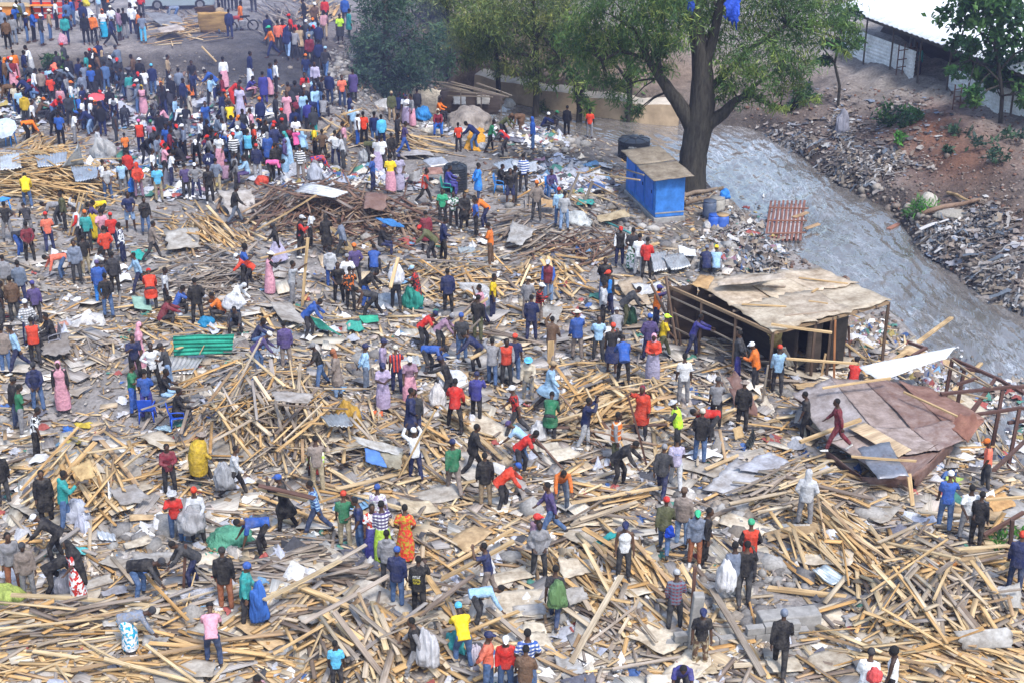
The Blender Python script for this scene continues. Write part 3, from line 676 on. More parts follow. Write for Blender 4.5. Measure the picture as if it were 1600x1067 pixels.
        p.ell(H + hr @ np.array([0, -.012, .045]), (.094, .112, .09), hr, 14, 9); b = H + hr @ np.array([0, .11, .042]); p.ell(b, (.068, .07, .012), hr @ np.array([[1, 0, 0], [0, .97, .2], [0, -.2, .97]]), 12, 6)
    elif kind == 'hat':
        p.ell(H + hr @ np.array([0, -.01, .06]), (.088, .1, .085), hr, 14, 9); p.ell(H + hr @ np.array([0, -.01, .05]), (.165, .175, .016), hr, 16, 6)
    elif kind == 'beanie': p.ell(H + hr @ np.array([0, -.02, .045]), (.094, .11, .102), hr, 14, 9)
    elif kind == 'helmet':
        p.ell(H + hr @ np.array([0, -.008, .05]), (.1, .12, .09), hr, 14, 9); p.ell(H + hr @ np.array([0, .01, .03]), (.115, .145, .014), hr, 16, 6)
    elif kind == 'headscarf':
        p.ell(H + hr @ np.array([0, -.028, .03]), (.092, .105, .105), hr, 14, 9); p.tube([H - hr @ np.array([0, .06, .02]), J['neck'] - np.array([0, .02, .02]), J['shc']], [(.08, .07), (.085, .08), (.11, .09)])
    elif kind == 'cloak':
        p.tube([J['shc'] + up * .12, J['shc'], J['chest'] - np.array([0, .06, 0]), J['pelvis'] - np.array([0, .05, 0]), np.array([J['pelvis'][0], J['pelvis'][1] - .06, .42])], [(.1, .1), (.24, .19), (.33, .25), (.38, .29), (.36, .27)], 16)
    me = p.remesh(kind, vox if kind not in ('hair', 'cap', 'hat', 'beanie', 'helmet', 'headscarf', 'big_hair') else .016, 4); me.materials.append(None)
    _GAR[key] = me; return me
# cloth: one material per weave, coloured by the object it is put on (obj.color) so one mesh can serve many people
def m_cloth(name, pat=None):
    m, nt, b = new_mat(name, 0.9, 0.1)
    oi = nt.nodes.new('ShaderNodeObjectInfo'); c = oi.outputs['Color']; p = coord(nt, 'Object')
    if pat:
        c2 = attr(nt, 'second', 'OBJECT'); sep = nt.nodes.new('ShaderNodeSeparateXYZ'); nt.links.new(p, sep.inputs[0])
        def band(ax, fr, th, soft=0.05):
            mu = nt.nodes.new('ShaderNodeMath'); mu.operation = 'MULTIPLY'; mu.inputs[1].default_value = fr; nt.links.new(sep.outputs[ax], mu.inputs[0])
            fc = nt.nodes.new('ShaderNodeMath'); fc.operation = 'FRACT'; nt.links.new(mu.outputs[0], fc.inputs[0])
            return ramp(nt, fc.outputs[0], [(th - soft, grey(0)), (th + soft, grey(1))])
        if pat == 'striped': c = mixc(nt, c, c2, band(2, 9, .5))
        elif pat == 'upright': c = mixc(nt, c, c2, band(0, 9, .55))
        elif pat == 'plaid': c = mixc(nt, mixc(nt, c, c2, band(2, 11, .5)), c2, mixc(nt, (0, 0, 0), band(0, 11, .5), .6))
        elif pat == 'patterned': c = mixc(nt, c, c2, ramp(nt, noise(nt, 11, p, 2, .5), [(.5, grey(0)), (.54, grey(1))]))
        elif pat == 'camouflage': c = mixc(nt, c, c2, ramp(nt, noise(nt, 6, p, 3, .6), [(.48, grey(0)), (.52, grey(1))]))
        elif pat == 'front':      # a differently coloured front panel
            ab = nt.nodes.new('ShaderNodeMath'); ab.operation = 'ABSOLUTE'; nt.links.new(sep.outputs[0], ab.inputs[0])
            c = mixc(nt, c2, c, ramp(nt, ab.outputs[0], [(.17, grey(0)), (.19, grey(1))]))
        elif pat == 'hivis': c = mixc(nt, c, c2, band(2, 5.5, .78))
    n = noise(nt, 9, p, 4, .6); du = ramp(nt, noise(nt, 4, p, 5, .7), [(.42, grey(0)), (.75, grey(.3))]); c = mixc(nt, c, (.27, .24, .21), du); nt.links.new(mixc(nt, c, ramp(nt, n, [(.3, grey(.68)), (.7, grey(1.2))]), 1.0, 'MULTIPLY'), b.inputs['Base Color'])
    bump(nt, b, n, .9, .06); return m
CLOTH = {k: m_cloth('cloth_' + k if k else 'cloth', k) for k in (None, 'striped', 'upright', 'plaid', 'patterned', 'camouflage', 'front', 'hivis')}
m_skin, nt_, b_ = new_mat('skin', .55, .35); oi_ = nt_.nodes.new('ShaderNodeObjectInfo'); nt_.links.new(oi_.outputs['Color'], b_.inputs['Base Color'])
m_shoe = m_plain('shoe_dark', (.03, .028, .03), .6); m_shoe2 = m_plain('shoe_pale', (.55, .54, .52), .6); m_eye = m_plain('eye', (.02, .015, .012), .3); m_hair = m_plain('hair', (.012, .011, .011), .9)
CLR = dict(black=(.016,.016,.02), charcoal=(.04,.042,.05), navy=(.018,.026,.085), dark=(.03,.03,.038), blue=(.03,.09,.34), brightblue=(.03,.22,.66), lightblue=(.30,.48,.68), cyan=(.10,.42,.66), teal=(.03,.26,.26), turquoise=(.02,.36,.60),
  green=(.03,.16,.08), brightgreen=(.04,.38,.20), olive=(.085,.09,.045), lime=(.42,.62,.06), neon=(.50,.80,.05), yellow=(.72,.50,.02), mustard=(.45,.30,.03), orange=(.66,.16,.025), red=(.50,.03,.025), scarlet=(.58,.055,.028), salmon=(.68,.16,.10),
  maroon=(.17,.025,.04), rust=(.33,.12,.06), brown=(.12,.07,.045), tan=(.34,.25,.16), khaki=(.36,.30,.20), beige=(.48,.42,.33), cream=(.62,.58,.48), white=(.72,.73,.76), grey=(.22,.22,.24), lightgrey=(.42,.43,.46), bluegrey=(.16,.19,.26), steel=(.12,.15,.21),
  jeans=(.07,.13,.27), lightjeans=(.20,.30,.48), darkjeans=(.035,.055,.12), purple=(.075,.055,.16), lilac=(.38,.31,.46), lavender=(.42,.39,.54), mauve=(.26,.16,.23), pink=(.62,.30,.38), hotpink=(.72,.12,.32), dustypink=(.46,.25,.29), taupe=(.22,.18,.16), indigo=(.045,.045,.22))
SAY = dict(brightblue='bright blue', lightblue='light blue', brightgreen='bright green', neon='neon lime', lightgrey='light grey', bluegrey='blue grey', steel='slate blue', jeans='blue denim', lightjeans='pale denim', darkjeans='dark denim', hotpink='hot pink', dustypink='dusty pink', dark='dark')
TOPS = dict(t='tee', s='shirt', j='jacket', h='hoodie', u='hood_up', v='vest', k='tank', c='coat', z='kanzu', d='dress', a='apron')
TOPSAY = dict(t='tee', s='shirt', j='jacket', h='hoodie', u='raised hood', v='vest', k='tank top', c='long coat', z='long white robe', d='long dress', a='long apron dress')
BOTS = dict(p='trousers', o='shorts', s='skirt', m='short_skirt')
BOTSAY = dict(p='trousers', o='shorts', s='skirt', m='short skirt')
HEADS = dict(n='hair', b='big_hair', c='cap', h='hat', e='beanie', m='helmet', f='headscarf')
HEADSAY = dict(c='cap', h='hat', e='beanie', m='helmet', f='headscarf', b='bushy hair')
POSESAY = dict(st='', st2='', sc='hands folded', sh='hands on hips', ph='looking down at hands', wl='walking', wl2='walking', be='bending right over', bf='stooping', bw='bending with legs apart', sw='legs apart', si='seated', sq='crouching', ra='arm raised', re='reaching out', co='arm up carrying', ca='both arms up')
PATS = ('striped', 'upright', 'plaid', 'patterned', 'camouflage', 'front', 'hivis')
def cloth_code(s):
    """'plaid/white/blue:t' or 'red:h' -> pattern, colour, second colour, kind"""
    c, k = s.split(':'); q = c.split('/')
    return (q[0], q[1], q[2], k) if q[0] in PATS else (None, q[0], None, k)
def say_cloth(pt, c, c2, what):
    c = SAY.get(c, c); c2 = SAY.get(c2, c2)
    if what == 'trousers' and c.endswith('denim'): c = c.replace(' denim', ''); what = 'jeans'
    if pt in ('striped', 'upright'): return f'{c} and {c2} striped {what}'
    if pt == 'plaid': return f'{c} and {c2} checked {what}'
    if pt == 'patterned': return f'{c} and {c2} patterned {what}'
    if pt == 'camouflage': return f'{c} camouflage {what}'
    if pt == 'front': return f'{c} {what} with {c2} front'
    if pt == 'hivis': return f'{c} reflective {what}'
    return f'{c} {what}'
FACE = dict(A=0, AL=45, L=90, TL=135, T=180, TR=225, R=270, AR=315)
SKINS = [(.055,.028,.018), (.07,.036,.022), (.042,.022,.015), (.085,.045,.028)]
def cloth_obj(name, me, par, code):
    pt, c, c2, _ = code; o = bpy.data.objects.new(name, me); link(o, par)
    o.material_slots[0].link = 'OBJECT'; o.material_slots[0].material = CLOTH[pt]
    j = random.uniform(.85, 1.15); o.color = (*[x * j for x in CLR[c]], 1)
    if c2: o['second'] = [float(x) for x in CLR[c2]]
    return o
# ------------------------------------------------------------------ everyone in the photo: x y(feet) pose facing top bottom head | what sets them apart
PEOPLE = '''
355 958 st A black:h rust:p c/black|
306 918 bf L charcoal:j navy:p n|bending by the rusty upright post
218 937 be R black:v jeans:p e/charcoal|picking up planks
128 940 st2 L patterned/white/red:d - -/black|under a long black chador
85 934 bw R black:j black:p e/charcoal|beside a grey sack
47 936 st T taupe:j grey:p e/charcoal|
24 925 st T grey:v rust:p n|
93 877 bf L black:j black:p c/white|white strap over the back
203 1020 be R patterned/bluegrey/grey:s patterned/white/turquoise:s e/charcoal|
336 1044 bf A pink:t darkjeans:p c/black|
385 978 st2 R teal:j dark:p e/blue|beside a blue tarp bundle
278 848 st T red:t jeans:p h/lightgrey|
311 850 st A lightgrey:s black:p e/scarlet|under grey sacks
75 821 st T black:c black:p n|
102 828 st R teal:h jeans:p n|
9 792 st A black:j charcoal:p c/grey|
57 718 ph R patterned/white/black:t black:p n|
34 681 sc R green:t grey:p n|white shoes
24 668 st R black:j darkjeans:p c/black|
62 645 st A navy:h jeans:p e/charcoal|
101 643 st T black:s pink:s f/pink|in pink apron dress
12 588 st A taupe:j jeans:p n|
36 582 wl L lightblue:s navy:p n|
58 574 st A scarlet:v dark:p n|
82 548 si L black:j dark:p n|
208 648 sc R green:t blue:p n|
232 656 st A blue:t indigo:p n|
242 611 sh T white:s black:p n|
269 609 ph L charcoal:t lightjeans:p c/black|
214 597 st T navy:t black:p n|
219 580 st2 R pink:d - f/pink|
282 668 si R black:j dark:p n|on the blue plastic chair
262 640 si R black:t lightblue:p n|
311 758 wl R mustard:j black:p h/taupe|under a big yellow cloak
267 773 sc T maroon:s dark:p n|
364 778 wl R lightgrey:s black:p n|grey sack on the back
403 588 bf R purple:s jeans:p c/white|
449 581 st A purple:j taupe:p n|
507 612 sw L black:t jeans:p c/grey|
531 626 st2 L taupe:c lightjeans:p f/rust|
571 614 st R lightblue:s steel:p c/navy|
597 606 st R lilac:s navy:p c/navy|
621 617 st A upright/scarlet/navy:t navy:p c/cream|
599 642 sc T lilac:d - c/navy|
640 630 ph T mauve:t pink:s e/white|
668 588 be R blue:t charcoal:p c/dark|
722 567 st A charcoal:t jeans:p c/blue|
747 582 bf L navy:s dark:p n|
769 606 co A grey:j jeans:p n|
791 604 st T scarlet:v charcoal:p n|
804 601 st A navy:t jeans:p c/scarlet|
706 636 re L black:s dark:p c/navy|gripping a white sack
711 678 sw A red:j black:p n|
744 662 st A indigo:j black:p c/navy|holding a white bag
640 693 st R navy:c black:p n|
650 692 st A charcoal:j navy:p n|dark backpack
651 755 ca A white:s navy:p c/white|under a long pole
735 747 wl R black:j black:p n|
711 777 wl A green:s taupe:p c/navy|
759 795 st A black:j tan:p n|
783 798 bf R scarlet:j dark:p c/blue|
498 742 sq T patterned/cream/lime:s red:s n|
498 772 st A taupe:t khaki:p n|
593 846 st A patterned/white/lilac:s grey:s c/blue|
453 831 co L black:c black:p c/blue|planks on the shoulder
414 868 be L blue:t black:p n|
501 836 wl L plaid/blue/lightblue:s darkjeans:p n|
540 860 st A green:t khaki:p c/scarlet|
568 866 st L navy:t jeans:p n|
583 873 st T patterned/scarlet/white:t indigo:s n|
600 881 st A plaid/white/purple:s lime:s n|
634 880 st A patterned/scarlet/mustard:d - n|
607 921 st A grey:h charcoal:p n|
621 951 st A navy:j jeans:p c/blue|
655 967 st A black:j black:p n|with yellow lettering on the back
745 977 be R lightblue:s charcoal:p n|
725 1046 bf A yellow:t jeans:p e/cyan|brown bag on the back
769 939 co L navy:t taupe:p n|planks on the shoulder
659 1058 wl L black:v grey:p n|pulling a white sack
528 1082 st.78 A cyan:t dark:p n|a child
424 1118 sq L dustypink:s dark:p n|
760 1087 st R salmon:s jeans:p c/navy|
790 1086 st T red:s jeans:p c/white|white print on the chest
824 1090 st A plaid/white/blue:t jeans:p n|
820 1112 sc A brown:j jeans:p n|bald
832 899 st R mauve:h grey:p c/red|
842 903 st T grey:j charcoal:p n|
866 842 wl L purple:s jeans:p n|
865 981 wl A dark:t darkjeans:p n|
973 908 st T white:k charcoal:p c/navy|
1053 990 st A plaid/maroon/steel:s charcoal:p c/lightgrey|
1092 1043 st T black:t camouflage/khaki/brown:p c/navy|
1062 1105 bf T indigo:t dark:p n|
1036 872 wl A olive:j jeans:p c/red|
1064 858 st A taupe:j lightjeans:p c/brown|
1084 886 st T bluegrey:h rust:p c/brightgreen|
1097 886 st R black:s black:p n|
1144 947 wl A bluegrey:t charcoal:p n|white sack over the shoulder
1160 946 st A black:s charcoal:p n|
1168 908 st A scarlet:v dark:p c/brightgreen|
1216 1058 wl A black:j black:p e/bluegrey|
1348 1118 st A white:z - e/dark|
1391 1112 st L white:k black:p b|
1582 930 st A navy:j darkjeans:p e/scarlet|
1473 835 st A blue:t jeans:p c/white|
1507 850 st A white:t grey:p n|
1521 860 st A black:s black:p n|
1540 767 st L salmon:t charcoal:p c/orange|
1255 828 st A lightgrey:u grey:p -|
1311 705 wl L maroon:s maroon:p n|
1259 690 st L black:t black:p n|
1213 619 st A lightblue:s dark:p c/scarlet|
1181 612 ph L orange:j dark:p c/white|
1153 597 st L charcoal:j indigo:p n|
1077 560 re R indigo:s navy:p n|
1067 636 st A white:t grey:p n|
1019 599 sc T scarlet:s lavender:s f/pink|
974 604 bf A blue:j black:p n|
955 587 st A black:t navy:m c/scarlet|
1032 783 wl A charcoal:j navy:p c/grey|
1055 769 wl A lavender:t lightgrey:p n|
1092 727 st A black:j jeans:p c/cream|white stripe down the sleeve
1060 707 ph L neon:v charcoal:p h/lightgrey|
1001 685 ra T scarlet:c dark:p f/maroon|
1117 671 st A grey:t black:p c/charcoal|
1113 694 be L red:t charcoal:p n|
1158 678 st A black:j black:p h/taupe|
958 730 st R hivis/orange/cream:v olive:p n|
964 763 bf R black:j black:p n|
909 703 ca R navy:j lightgrey:p n|
859 690 bf A green:c dark:p n|
853 641 wl R lightblue:c black:p c/tan|
825 629 ph T beige:h camouflage/khaki/grey:p h/cyan|
811 683 wl L patterned/red/black:t charcoal:p c/white|
819 728 bf L lightblue:t jeans:p c/purple|
811 745 bf R red:t dark:p n|
876 798 bf T orange:s steel:p n|
860 570 co A brown:j taupe:p n|
1030 561 wl R yellow:t olive:p c/neon|
1013 566 st A purple:j navy:p c/blue|
1022 514 ra R front/purple/orange:j navy:p c/indigo|
902 564 st A blue:j taupe:p h/cream|
934 566 st T lightblue:t charcoal:p n|
963 552 bf A grey:s charcoal:p c/lightgrey|
954 566 sq A white:t dark:p c/red|
976 511 bf R charcoal:j olive:p n|
939 512 st R lightgrey:h black:p n|
956 493 st L front/brightblue/black:j navy:p c/scarlet|
944 472 st T black:j jeans:p n|
857 473 st T front/blue/maroon:j lightjeans:p c/lightgrey|
839 512 st R plaid/red/black:s taupe:p c/white|
830 536 st A navy:j navy:p n|white stripe down the trousers
824 502 st A grey:s taupe:p h/cream|
967 417 st T black:v navy:p c/red|white sleeves
987 424 st A dark:t patterned/white/green:s n|
997 435 st A white:t lightgrey:p n|
1009 439 st A red:s black:p n|
1103 429 sq A navy:j dark:p c/bluegrey|
1118 430 sq A lightblue:s grey:p c/yellow|
1069 274 sq A pink:t dark:p c/white|
873 357 st A lightblue:s jeans:p c/red|
881 364 st A lightgrey:s lightjeans:p n|
838 350 st A taupe:s charcoal:p c/orange|
861 309 si T purple:s jeans:p n|on a blue chair
803 320 st R dark:t charcoal:p n|
818 302 st A striped/white/blue:s dark:p n|white bag in hand
484 389 ph R white:t black:p n|
469 403 st R front/red/black:j black:p c/lightgrey|
512 399 st A black:u black:m -|
541 406 wl L bluegrey:j charcoal:p n|
438 412 wl L black:s lavender:s f/dark|
421 463 st R pink:a - h/cream|
456 480 ra R lightgrey:t grey:p n|holding a tall pole
518 453 st A lightgrey:h blue:p n|
545 466 st A white:t grey:p c/grey|
557 450 st A purple:s dark:p c/orange|
530 475 st T black:t black:p n|with orange print
549 486 st A patterned/black/orange:s black:p n|
571 481 bf R black:j blue:p n|
585 499 bw L charcoal:k black:p n|
620 487 ca A charcoal:s charcoal:p n|planks on the head
655 481 ph L patterned/dark/red:d - c/lightblue|
701 493 st A navy:j black:p n|blue backpack
599 400 si R black:j navy:p c/navy|
667 395 st A maroon:c dark:p n|
691 411 st R navy:j black:p n|white shirt front
585 428 sq A blue:j dark:p n|
677 413 bf L olive:j dark:p c/red|
769 418 sc L orange:t brown:p n|
768 499 st R yellow:t navy:p n|
758 512 co L pink:t navy:p n|
746 536 st A black:s olive:p n|
660 548 bf R red:t dark:p c/navy|
686 552 bf R mauve:s charcoal:p e/grey|
482 530 bf R blue:h dark:p n|
403 546 sq R navy:s jeans:p n|
393 452 bf L scarlet:j dark:p c/white|
381 452 st R blue:t black:p b|
365 506 bf R white:s jeans:p f/lightgrey|
371 522 sq T dark:s dark:p n|
346 504 sq L orange:t dark:p n|
311 511 st A black:j black:p n|
258 512 sq R maroon:j dark:p n|
279 494 sq R blue:t black:p n|
260 487 st R lightgrey:t black:p n|
239 487 bf A scarlet:c charcoal:p c/red|
223 457 wl L lightblue:s navy:p n|
182 462 st A dark:j black:p n|maroon backpack
171 499 st A black:s jeans:p n|
158 478 st A blue:j brightblue:p c/purple|
12 466 st A grey:j tan:p n|
36 479 st A steel:j navy:p n|
26 506 st A brown:j charcoal:p n|
50 545 st A plaid/white/grey:s navy:p c/white|
60 510 st A purple:s dark:p c/indigo|
4 510 st R black:t charcoal:p n|
122 443 st T bluegrey:j charcoal:p n|
137 432 st A black:t khaki:p n|
151 432 sq R white:t dark:p n|
100 437 be L salmon:s jeans:p n|
49 412 st A maroon:s black:p n|
31 402 be R dark:s blue:p n|
205 361 st T navy:t lightjeans:o n|red shoes
229 367 st T black:j jeans:p n|
237 408 wl R taupe:j charcoal:p n|dark stick in hand
366 353 wl R black:j steel:p n|
45 327 bf A yellow:h jeans:p n|
14 378 sh A black:t grey:p n|
47 374 bf A dark:t grey:p n|
80 397 st A salmon:t navy:p c/red|
94 354 be L grey:t charcoal:p n|
105 361 st L olive:j dark:p n|
127 371 co A lightgrey:s dark:p n|
146 377 st R purple:t dark:p n|yellow cloth over the shoulder
163 352 be L yellow:t black:p n|
179 396 st A red:t navy:p c/red|
164 391 st A pink:t grey:p n|
196 412 st L patterned/white/navy:s navy:p n|
170 422 st A scarlet:s dark:p n|
128 385 st L front/red/white:j dark:p n|
139 392 st A teal:s dark:p c/orange|
692 353 st T brightgreen:t charcoal:p n|
709 358 sc T patterned/white/green:t charcoal:p n|
725 361 st T black:c dark:p n|
746 371 st L blue:t black:p n|
759 358 bf L orange:s navy:p n|
661 322 wl R front/grey/scarlet:v black:p n|
701 306 si R indigo:s indigo:p n|on a chair by the black water tank
746 315 st R brightblue:c darkjeans:p n|
783 302 si R black:j dark:p n|on a blue plastic chair
797 322 st T black:t navy:o n|
611 304 st A yellow:t pink:s b|
624 300 st T lavender:d - c/navy|dark shoulder bag
613 262 st A black:j dark:p n|
629 244 wl R purple:t blue:p n|
620 233 st R dark:s dark:p n|
717 238 st.85 A scarlet:t dark:p n|
743 236 bf L navy:j jeans:p n|
763 238 sw R green:s black:p n|
790 244 bf L front/navy/red:v dark:p c/white|
785 222 bf R olive:s dark:p e/brown|
834 236 st L blue:u jeans:p -|
815 209 be L brown:c brown:p n|
850 207 sq R navy:s dark:p e/white|
863 204 sq R charcoal:s dark:p c/green|
885 214 st A black:j black:p n|
921 217 st A scarlet:t grey:p n|
612 192 st T olive:j tan:p e/tan|
624 193 st A navy:j taupe:p n|
635 195 ph T white:t lilac:s f/navy|
646 199 st L grey:s pink:s n|
632 166 sq L red:t dark:p n|
685 212 si T maroon:s blue:p f/beige|on a blue chair
687 191 si R orange:s dark:p n|
653 186 st A dark:s dark:p n|round black bag on the head
582 301 st R blue:t navy:p c/cream|
591 270 st A lightgrey:t lilac:s n|
578 257 be R olive:j dark:p c/cyan|
598 270 st A white:t dark:p n|
471 288 st A striped/white/black:s taupe:p n|
455 262 ph L lightblue:d - f/teal|
445 273 st R purple:s lightblue:s f/purple|
474 240 sq A lightblue:u lightblue:p -|
464 238 sq A hotpink:t dark:p n|
424 287 be R hotpink:t black:p n|
433 282 st A black:j black:p n|
421 263 st A blue:c dark:p f/grey|
404 284 st A navy:j lightgrey:p c/red|
413 257 st A patterned/white/black:s black:p n|
402 247 st L scarlet:t dark:p n|
494 284 be R patterned/scarlet/indigo:s grey:s n|
431 251 st A navy:j dark:p c/red|
505 257 sh A brown:t black:o n|
496 251 st L yellow:t black:p n|
525 260 sh A white:t navy:p n|
539 266 ph L lightgrey:s charcoal:p n|
541 246 st L pink:t grey:p n|
558 229 st R front/white/red:v blue:p e/lightgrey|
570 229 st A scarlet:t black:p n|
586 231 st A navy:s jeans:p n|
598 232 st A cyan:j navy:p n|
553 216 st A lightblue:t grey:p e/grey|
492 221 st A charcoal:u teal:p -|
462 218 wl T navy:j black:p n|yellow bag at the waist
483 208 st A indigo:j dark:p n|
550 197 st L front/navy/orange:j navy:p n|plank under the arm
493 185 wl T lightblue:s blue:p n|
464 181 st A dark:t pink:s b|
450 196 st T pink:d - n|
410 207 st A navy:j navy:p c/orange|
431 201 st R dark:j black:p n|
425 219 be L charcoal:j jeans:p n|
478 165 st T patterned/red/white:s dark:p n|
481 172 st A taupe:t dark:p n|
516 166 st A navy:j darkjeans:p c/grey|white stripe on the sleeve
535 169 st T salmon:t darkjeans:p n|
553 159 st A purple:c dark:p n|
494 147 st T lavender:s dark:p n|
171 317 st A lightgrey:t jeans:p c/tan|
164 307 st R white:t dark:p n|
194 308 st A lightblue:t grey:p n|
203 293 st A red:j dark:p n|blue bag in hand
219 312 st A scarlet:u mauve:p -|
250 318 st A cyan:t khaki:p n|
240 291 st R white:t navy:p n|
258 283 st R pink:t dark:p n|
268 294 ph R white:t navy:p b|
293 313 st A purple:t charcoal:p n|
308 311 sh T grey:s navy:p c/white|
329 319 st T black:t black:p n|
340 304 st A bluegrey:s khaki:p n|
330 291 st A navy:h dark:p n|with white letters on the back
346 264 st T white:t pink:s n|
354 290 sq A mauve:s dark:p c/purple|
368 298 st R front/dark/grey:v dark:p n|
386 289 si L lightblue:s purple:p n|
369 267 st A striped/black/white:s dark:p c/red|
390 260 st A cyan:v dark:p n|
222 239 st A scarlet:v navy:p c/hotpink|
199 253 st.8 A orange:t black:p n|
240 241 st A mauve:t lightjeans:p e/green|
253 227 st A black:s dark:p n|
283 246 bf A front/cyan/navy:j navy:p n|
264 234 bf R front/navy/white:j dark:p n|
312 236 wl R white:t black:p n|
321 239 wl R black:v khaki:p n|
338 232 wl R steel:j dark:p n|
380 229 bf L navy:j dark:p n|
397 223 st L pink:t black:p n|
361 197 sq A yellow:t yellow:s n|
377 187 st T lavender:d - f/dark|
364 168 bf R red:s red:s n|
297 184 st.8 R beige:d - n|
226 181 sc T pink:a - f/mustard|
252 177 sq A olive:s grey:p e/beige|
271 168 st A front/black/orange:j black:p e/lightgrey|
283 157 st A bluegrey:j dark:p n|
300 159 sq A orange:s jeans:p n|
260 198 sq L pink:t dark:p n|
272 198 sq R teal:s dark:p n|
291 202 be L white:s dark:p n|
229 157 st A white:t grey:p n|
241 150 st A navy:j jeans:p c/cyan|
222 142 st A black:j dark:p h/white|
206 162 st A teal:s grey:s n|white bundle on the head
302 142 st T black:t jeans:p n|
263 135 st R tan:s dark:p n|yellow backpack
352 140 st A white:s pink:s n|
391 134 st R front/navy/white:j white:s n|
390 152 sq R indigo:t pink:s n|
337 152 bf L blue:j jeans:p n|
24 144 st A maroon:t pink:s e/white|
27 128 st A orange:s pink:s n|
40 129 st R front/navy/white:j jeans:p n|
53 121 ph L white:t lightgrey:s n|
3 137 st R navy:j navy:p n|
54 157 ph R patterned/white/blue:s lightjeans:p n|
68 159 st A taupe:j black:p n|
81 152 st A lightblue:t dark:p n|
92 141 bf A salmon:h dark:p n|
97 152 st A steel:s dark:p n|
84 167 st A scarlet:t dark:p n|
98 183 st A dustypink:s navy:p n|
113 177 st R patterned/white/dark:s turquoise:s c/orange|white board at the side
28 180 st A beige:t jeans:p n|
35 188 st A lightblue:t navy:p n|
43 197 st A mustard:h charcoal:p n|
53 210 st R white:t black:p n|
64 187 sq R brown:s dark:p c/orange|
83 212 bf R black:j black:p n|
97 230 st A blue:t black:p n|
117 227 ph R plaid/white/blue:t grey:p c/blue|
111 197 st T charcoal:j dark:p n|
131 204 st R white:t navy:p n|
143 212 bf L navy:j lightjeans:p n|
162 214 st A black:j navy:p n|
176 184 wl T black:h lightjeans:p n|
182 228 st R front/charcoal/scarlet:v charcoal:p n|
152 250 wl R lightgrey:s dark:p n|grey sheeting over the head
43 222 be R orange:s black:p n|
6 224 si R navy:j dark:p n|
148 183 sq T rust:s dark:p n|
146 152 st A blue:t dark:p c/orange|
157 150 st A front/black/red:v dark:p n|
168 147 st A jeans:j jeans:p n|
145 129 st A black:j dark:p c/red|
157 114 st T navy:j dark:p n|
137 134 st R teal:t grey:p n|
164 132 st A charcoal:s jeans:p f/tan|
128 142 st A navy:s dark:p n|
112 137 st A dark:s dark:p n|
183 134 bf A steel:j dark:p n|
414 164 st A indigo:c indigo:p n|
422 151 st R blue:s pink:s n|
431 148 st R white:s dark:p n|
480 135 st A navy:t jeans:p c/orange|
509 123 wl A dark:s jeans:p c/lightblue|
500 113 st A navy:j dark:p n|
485 105 st T maroon:j dark:p c/tan|
499 86 st A navy:j dark:p n|
420 73 st A navy:j dark:p n|
429 90 wl L orange:s navy:p c/brightgreen|
436 83 st A salmon:s dark:p n|
444 83 st A scarlet:s navy:p n|
450 93 wl A navy:u lightjeans:p -|
470 90 wl A tan:c dark:p n|
480 80 st A charcoal:j dark:p e/white|
491 76 st T front/lightblue/navy:j navy:p c/orange|
478 46 st L black:j dark:p n|
509 42 st A red:s dark:p n|
508 62 wl A dustypink:s tan:p n|
532 68 st T neon:t charcoal:m n|
545 60 st R teal:c dark:p n|
540 42 st A blue:j dark:p n|
14 78 st A brown:s black:p n|
24 71 st A grey:s bluegrey:p n|
8 60 st A bluegrey:j dark:p c/white|
31 50 st A olive:j grey:p n|
43 68 st R navy:t jeans:p c/white|
53 66 sc R blue:j black:p n|
66 72 st R charcoal:j jeans:p c/white|
79 64 st R tan:s jeans:p c/cream|
89 47 st R white:t black:p n|
105 70 st T teal:j navy:p c/blue|
108 48 st A jeans:j dark:p n|
136 70 st T black:h black:p n|
133 50 st A navy:j navy:p n|
148 68 st T orange:j black:p h/white|
164 61 st T white:t turquoise:s f/orange|
173 73 wl R front/navy/white:j black:p c/steel|
187 64 st R mauve:h teal:o n|
157 30 st A lightblue:t grey:p n|
167 30 st A black:j dark:p n|
197 61 st A striped/black/white:s grey:p n|
177 56 st A white:t dark:p c/cream|
209 54 st A plaid/white/blue:s navy:p n|
217 62 st R orange:t black:p n|
225 69 st A bluegrey:t cyan:p n|
213 54 st R white:s dark:p c/cream|
222 30 st A plaid/red/white:s dark:p n|
211 36 st A white:t dark:p n|
277 37 be L bluegrey:s jeans:p n|
347 54 st A tan:j steel:p n|
360 62 st A navy:j navy:p n|
376 48 st R orange:c grey:p n|
345 18 st A navy:j dark:p n|
355 16 st A white:t dark:p n|
374 15 st A lightblue:t dark:p n|
366 18 st A navy:j dark:p n|
397 20 st A cream:s dark:p c/red|
1437 118 st L teal:j navy:p n|
1425 78 st A beige:s grey:p n|
1332 612 sq A red:t dark:p n|
'''
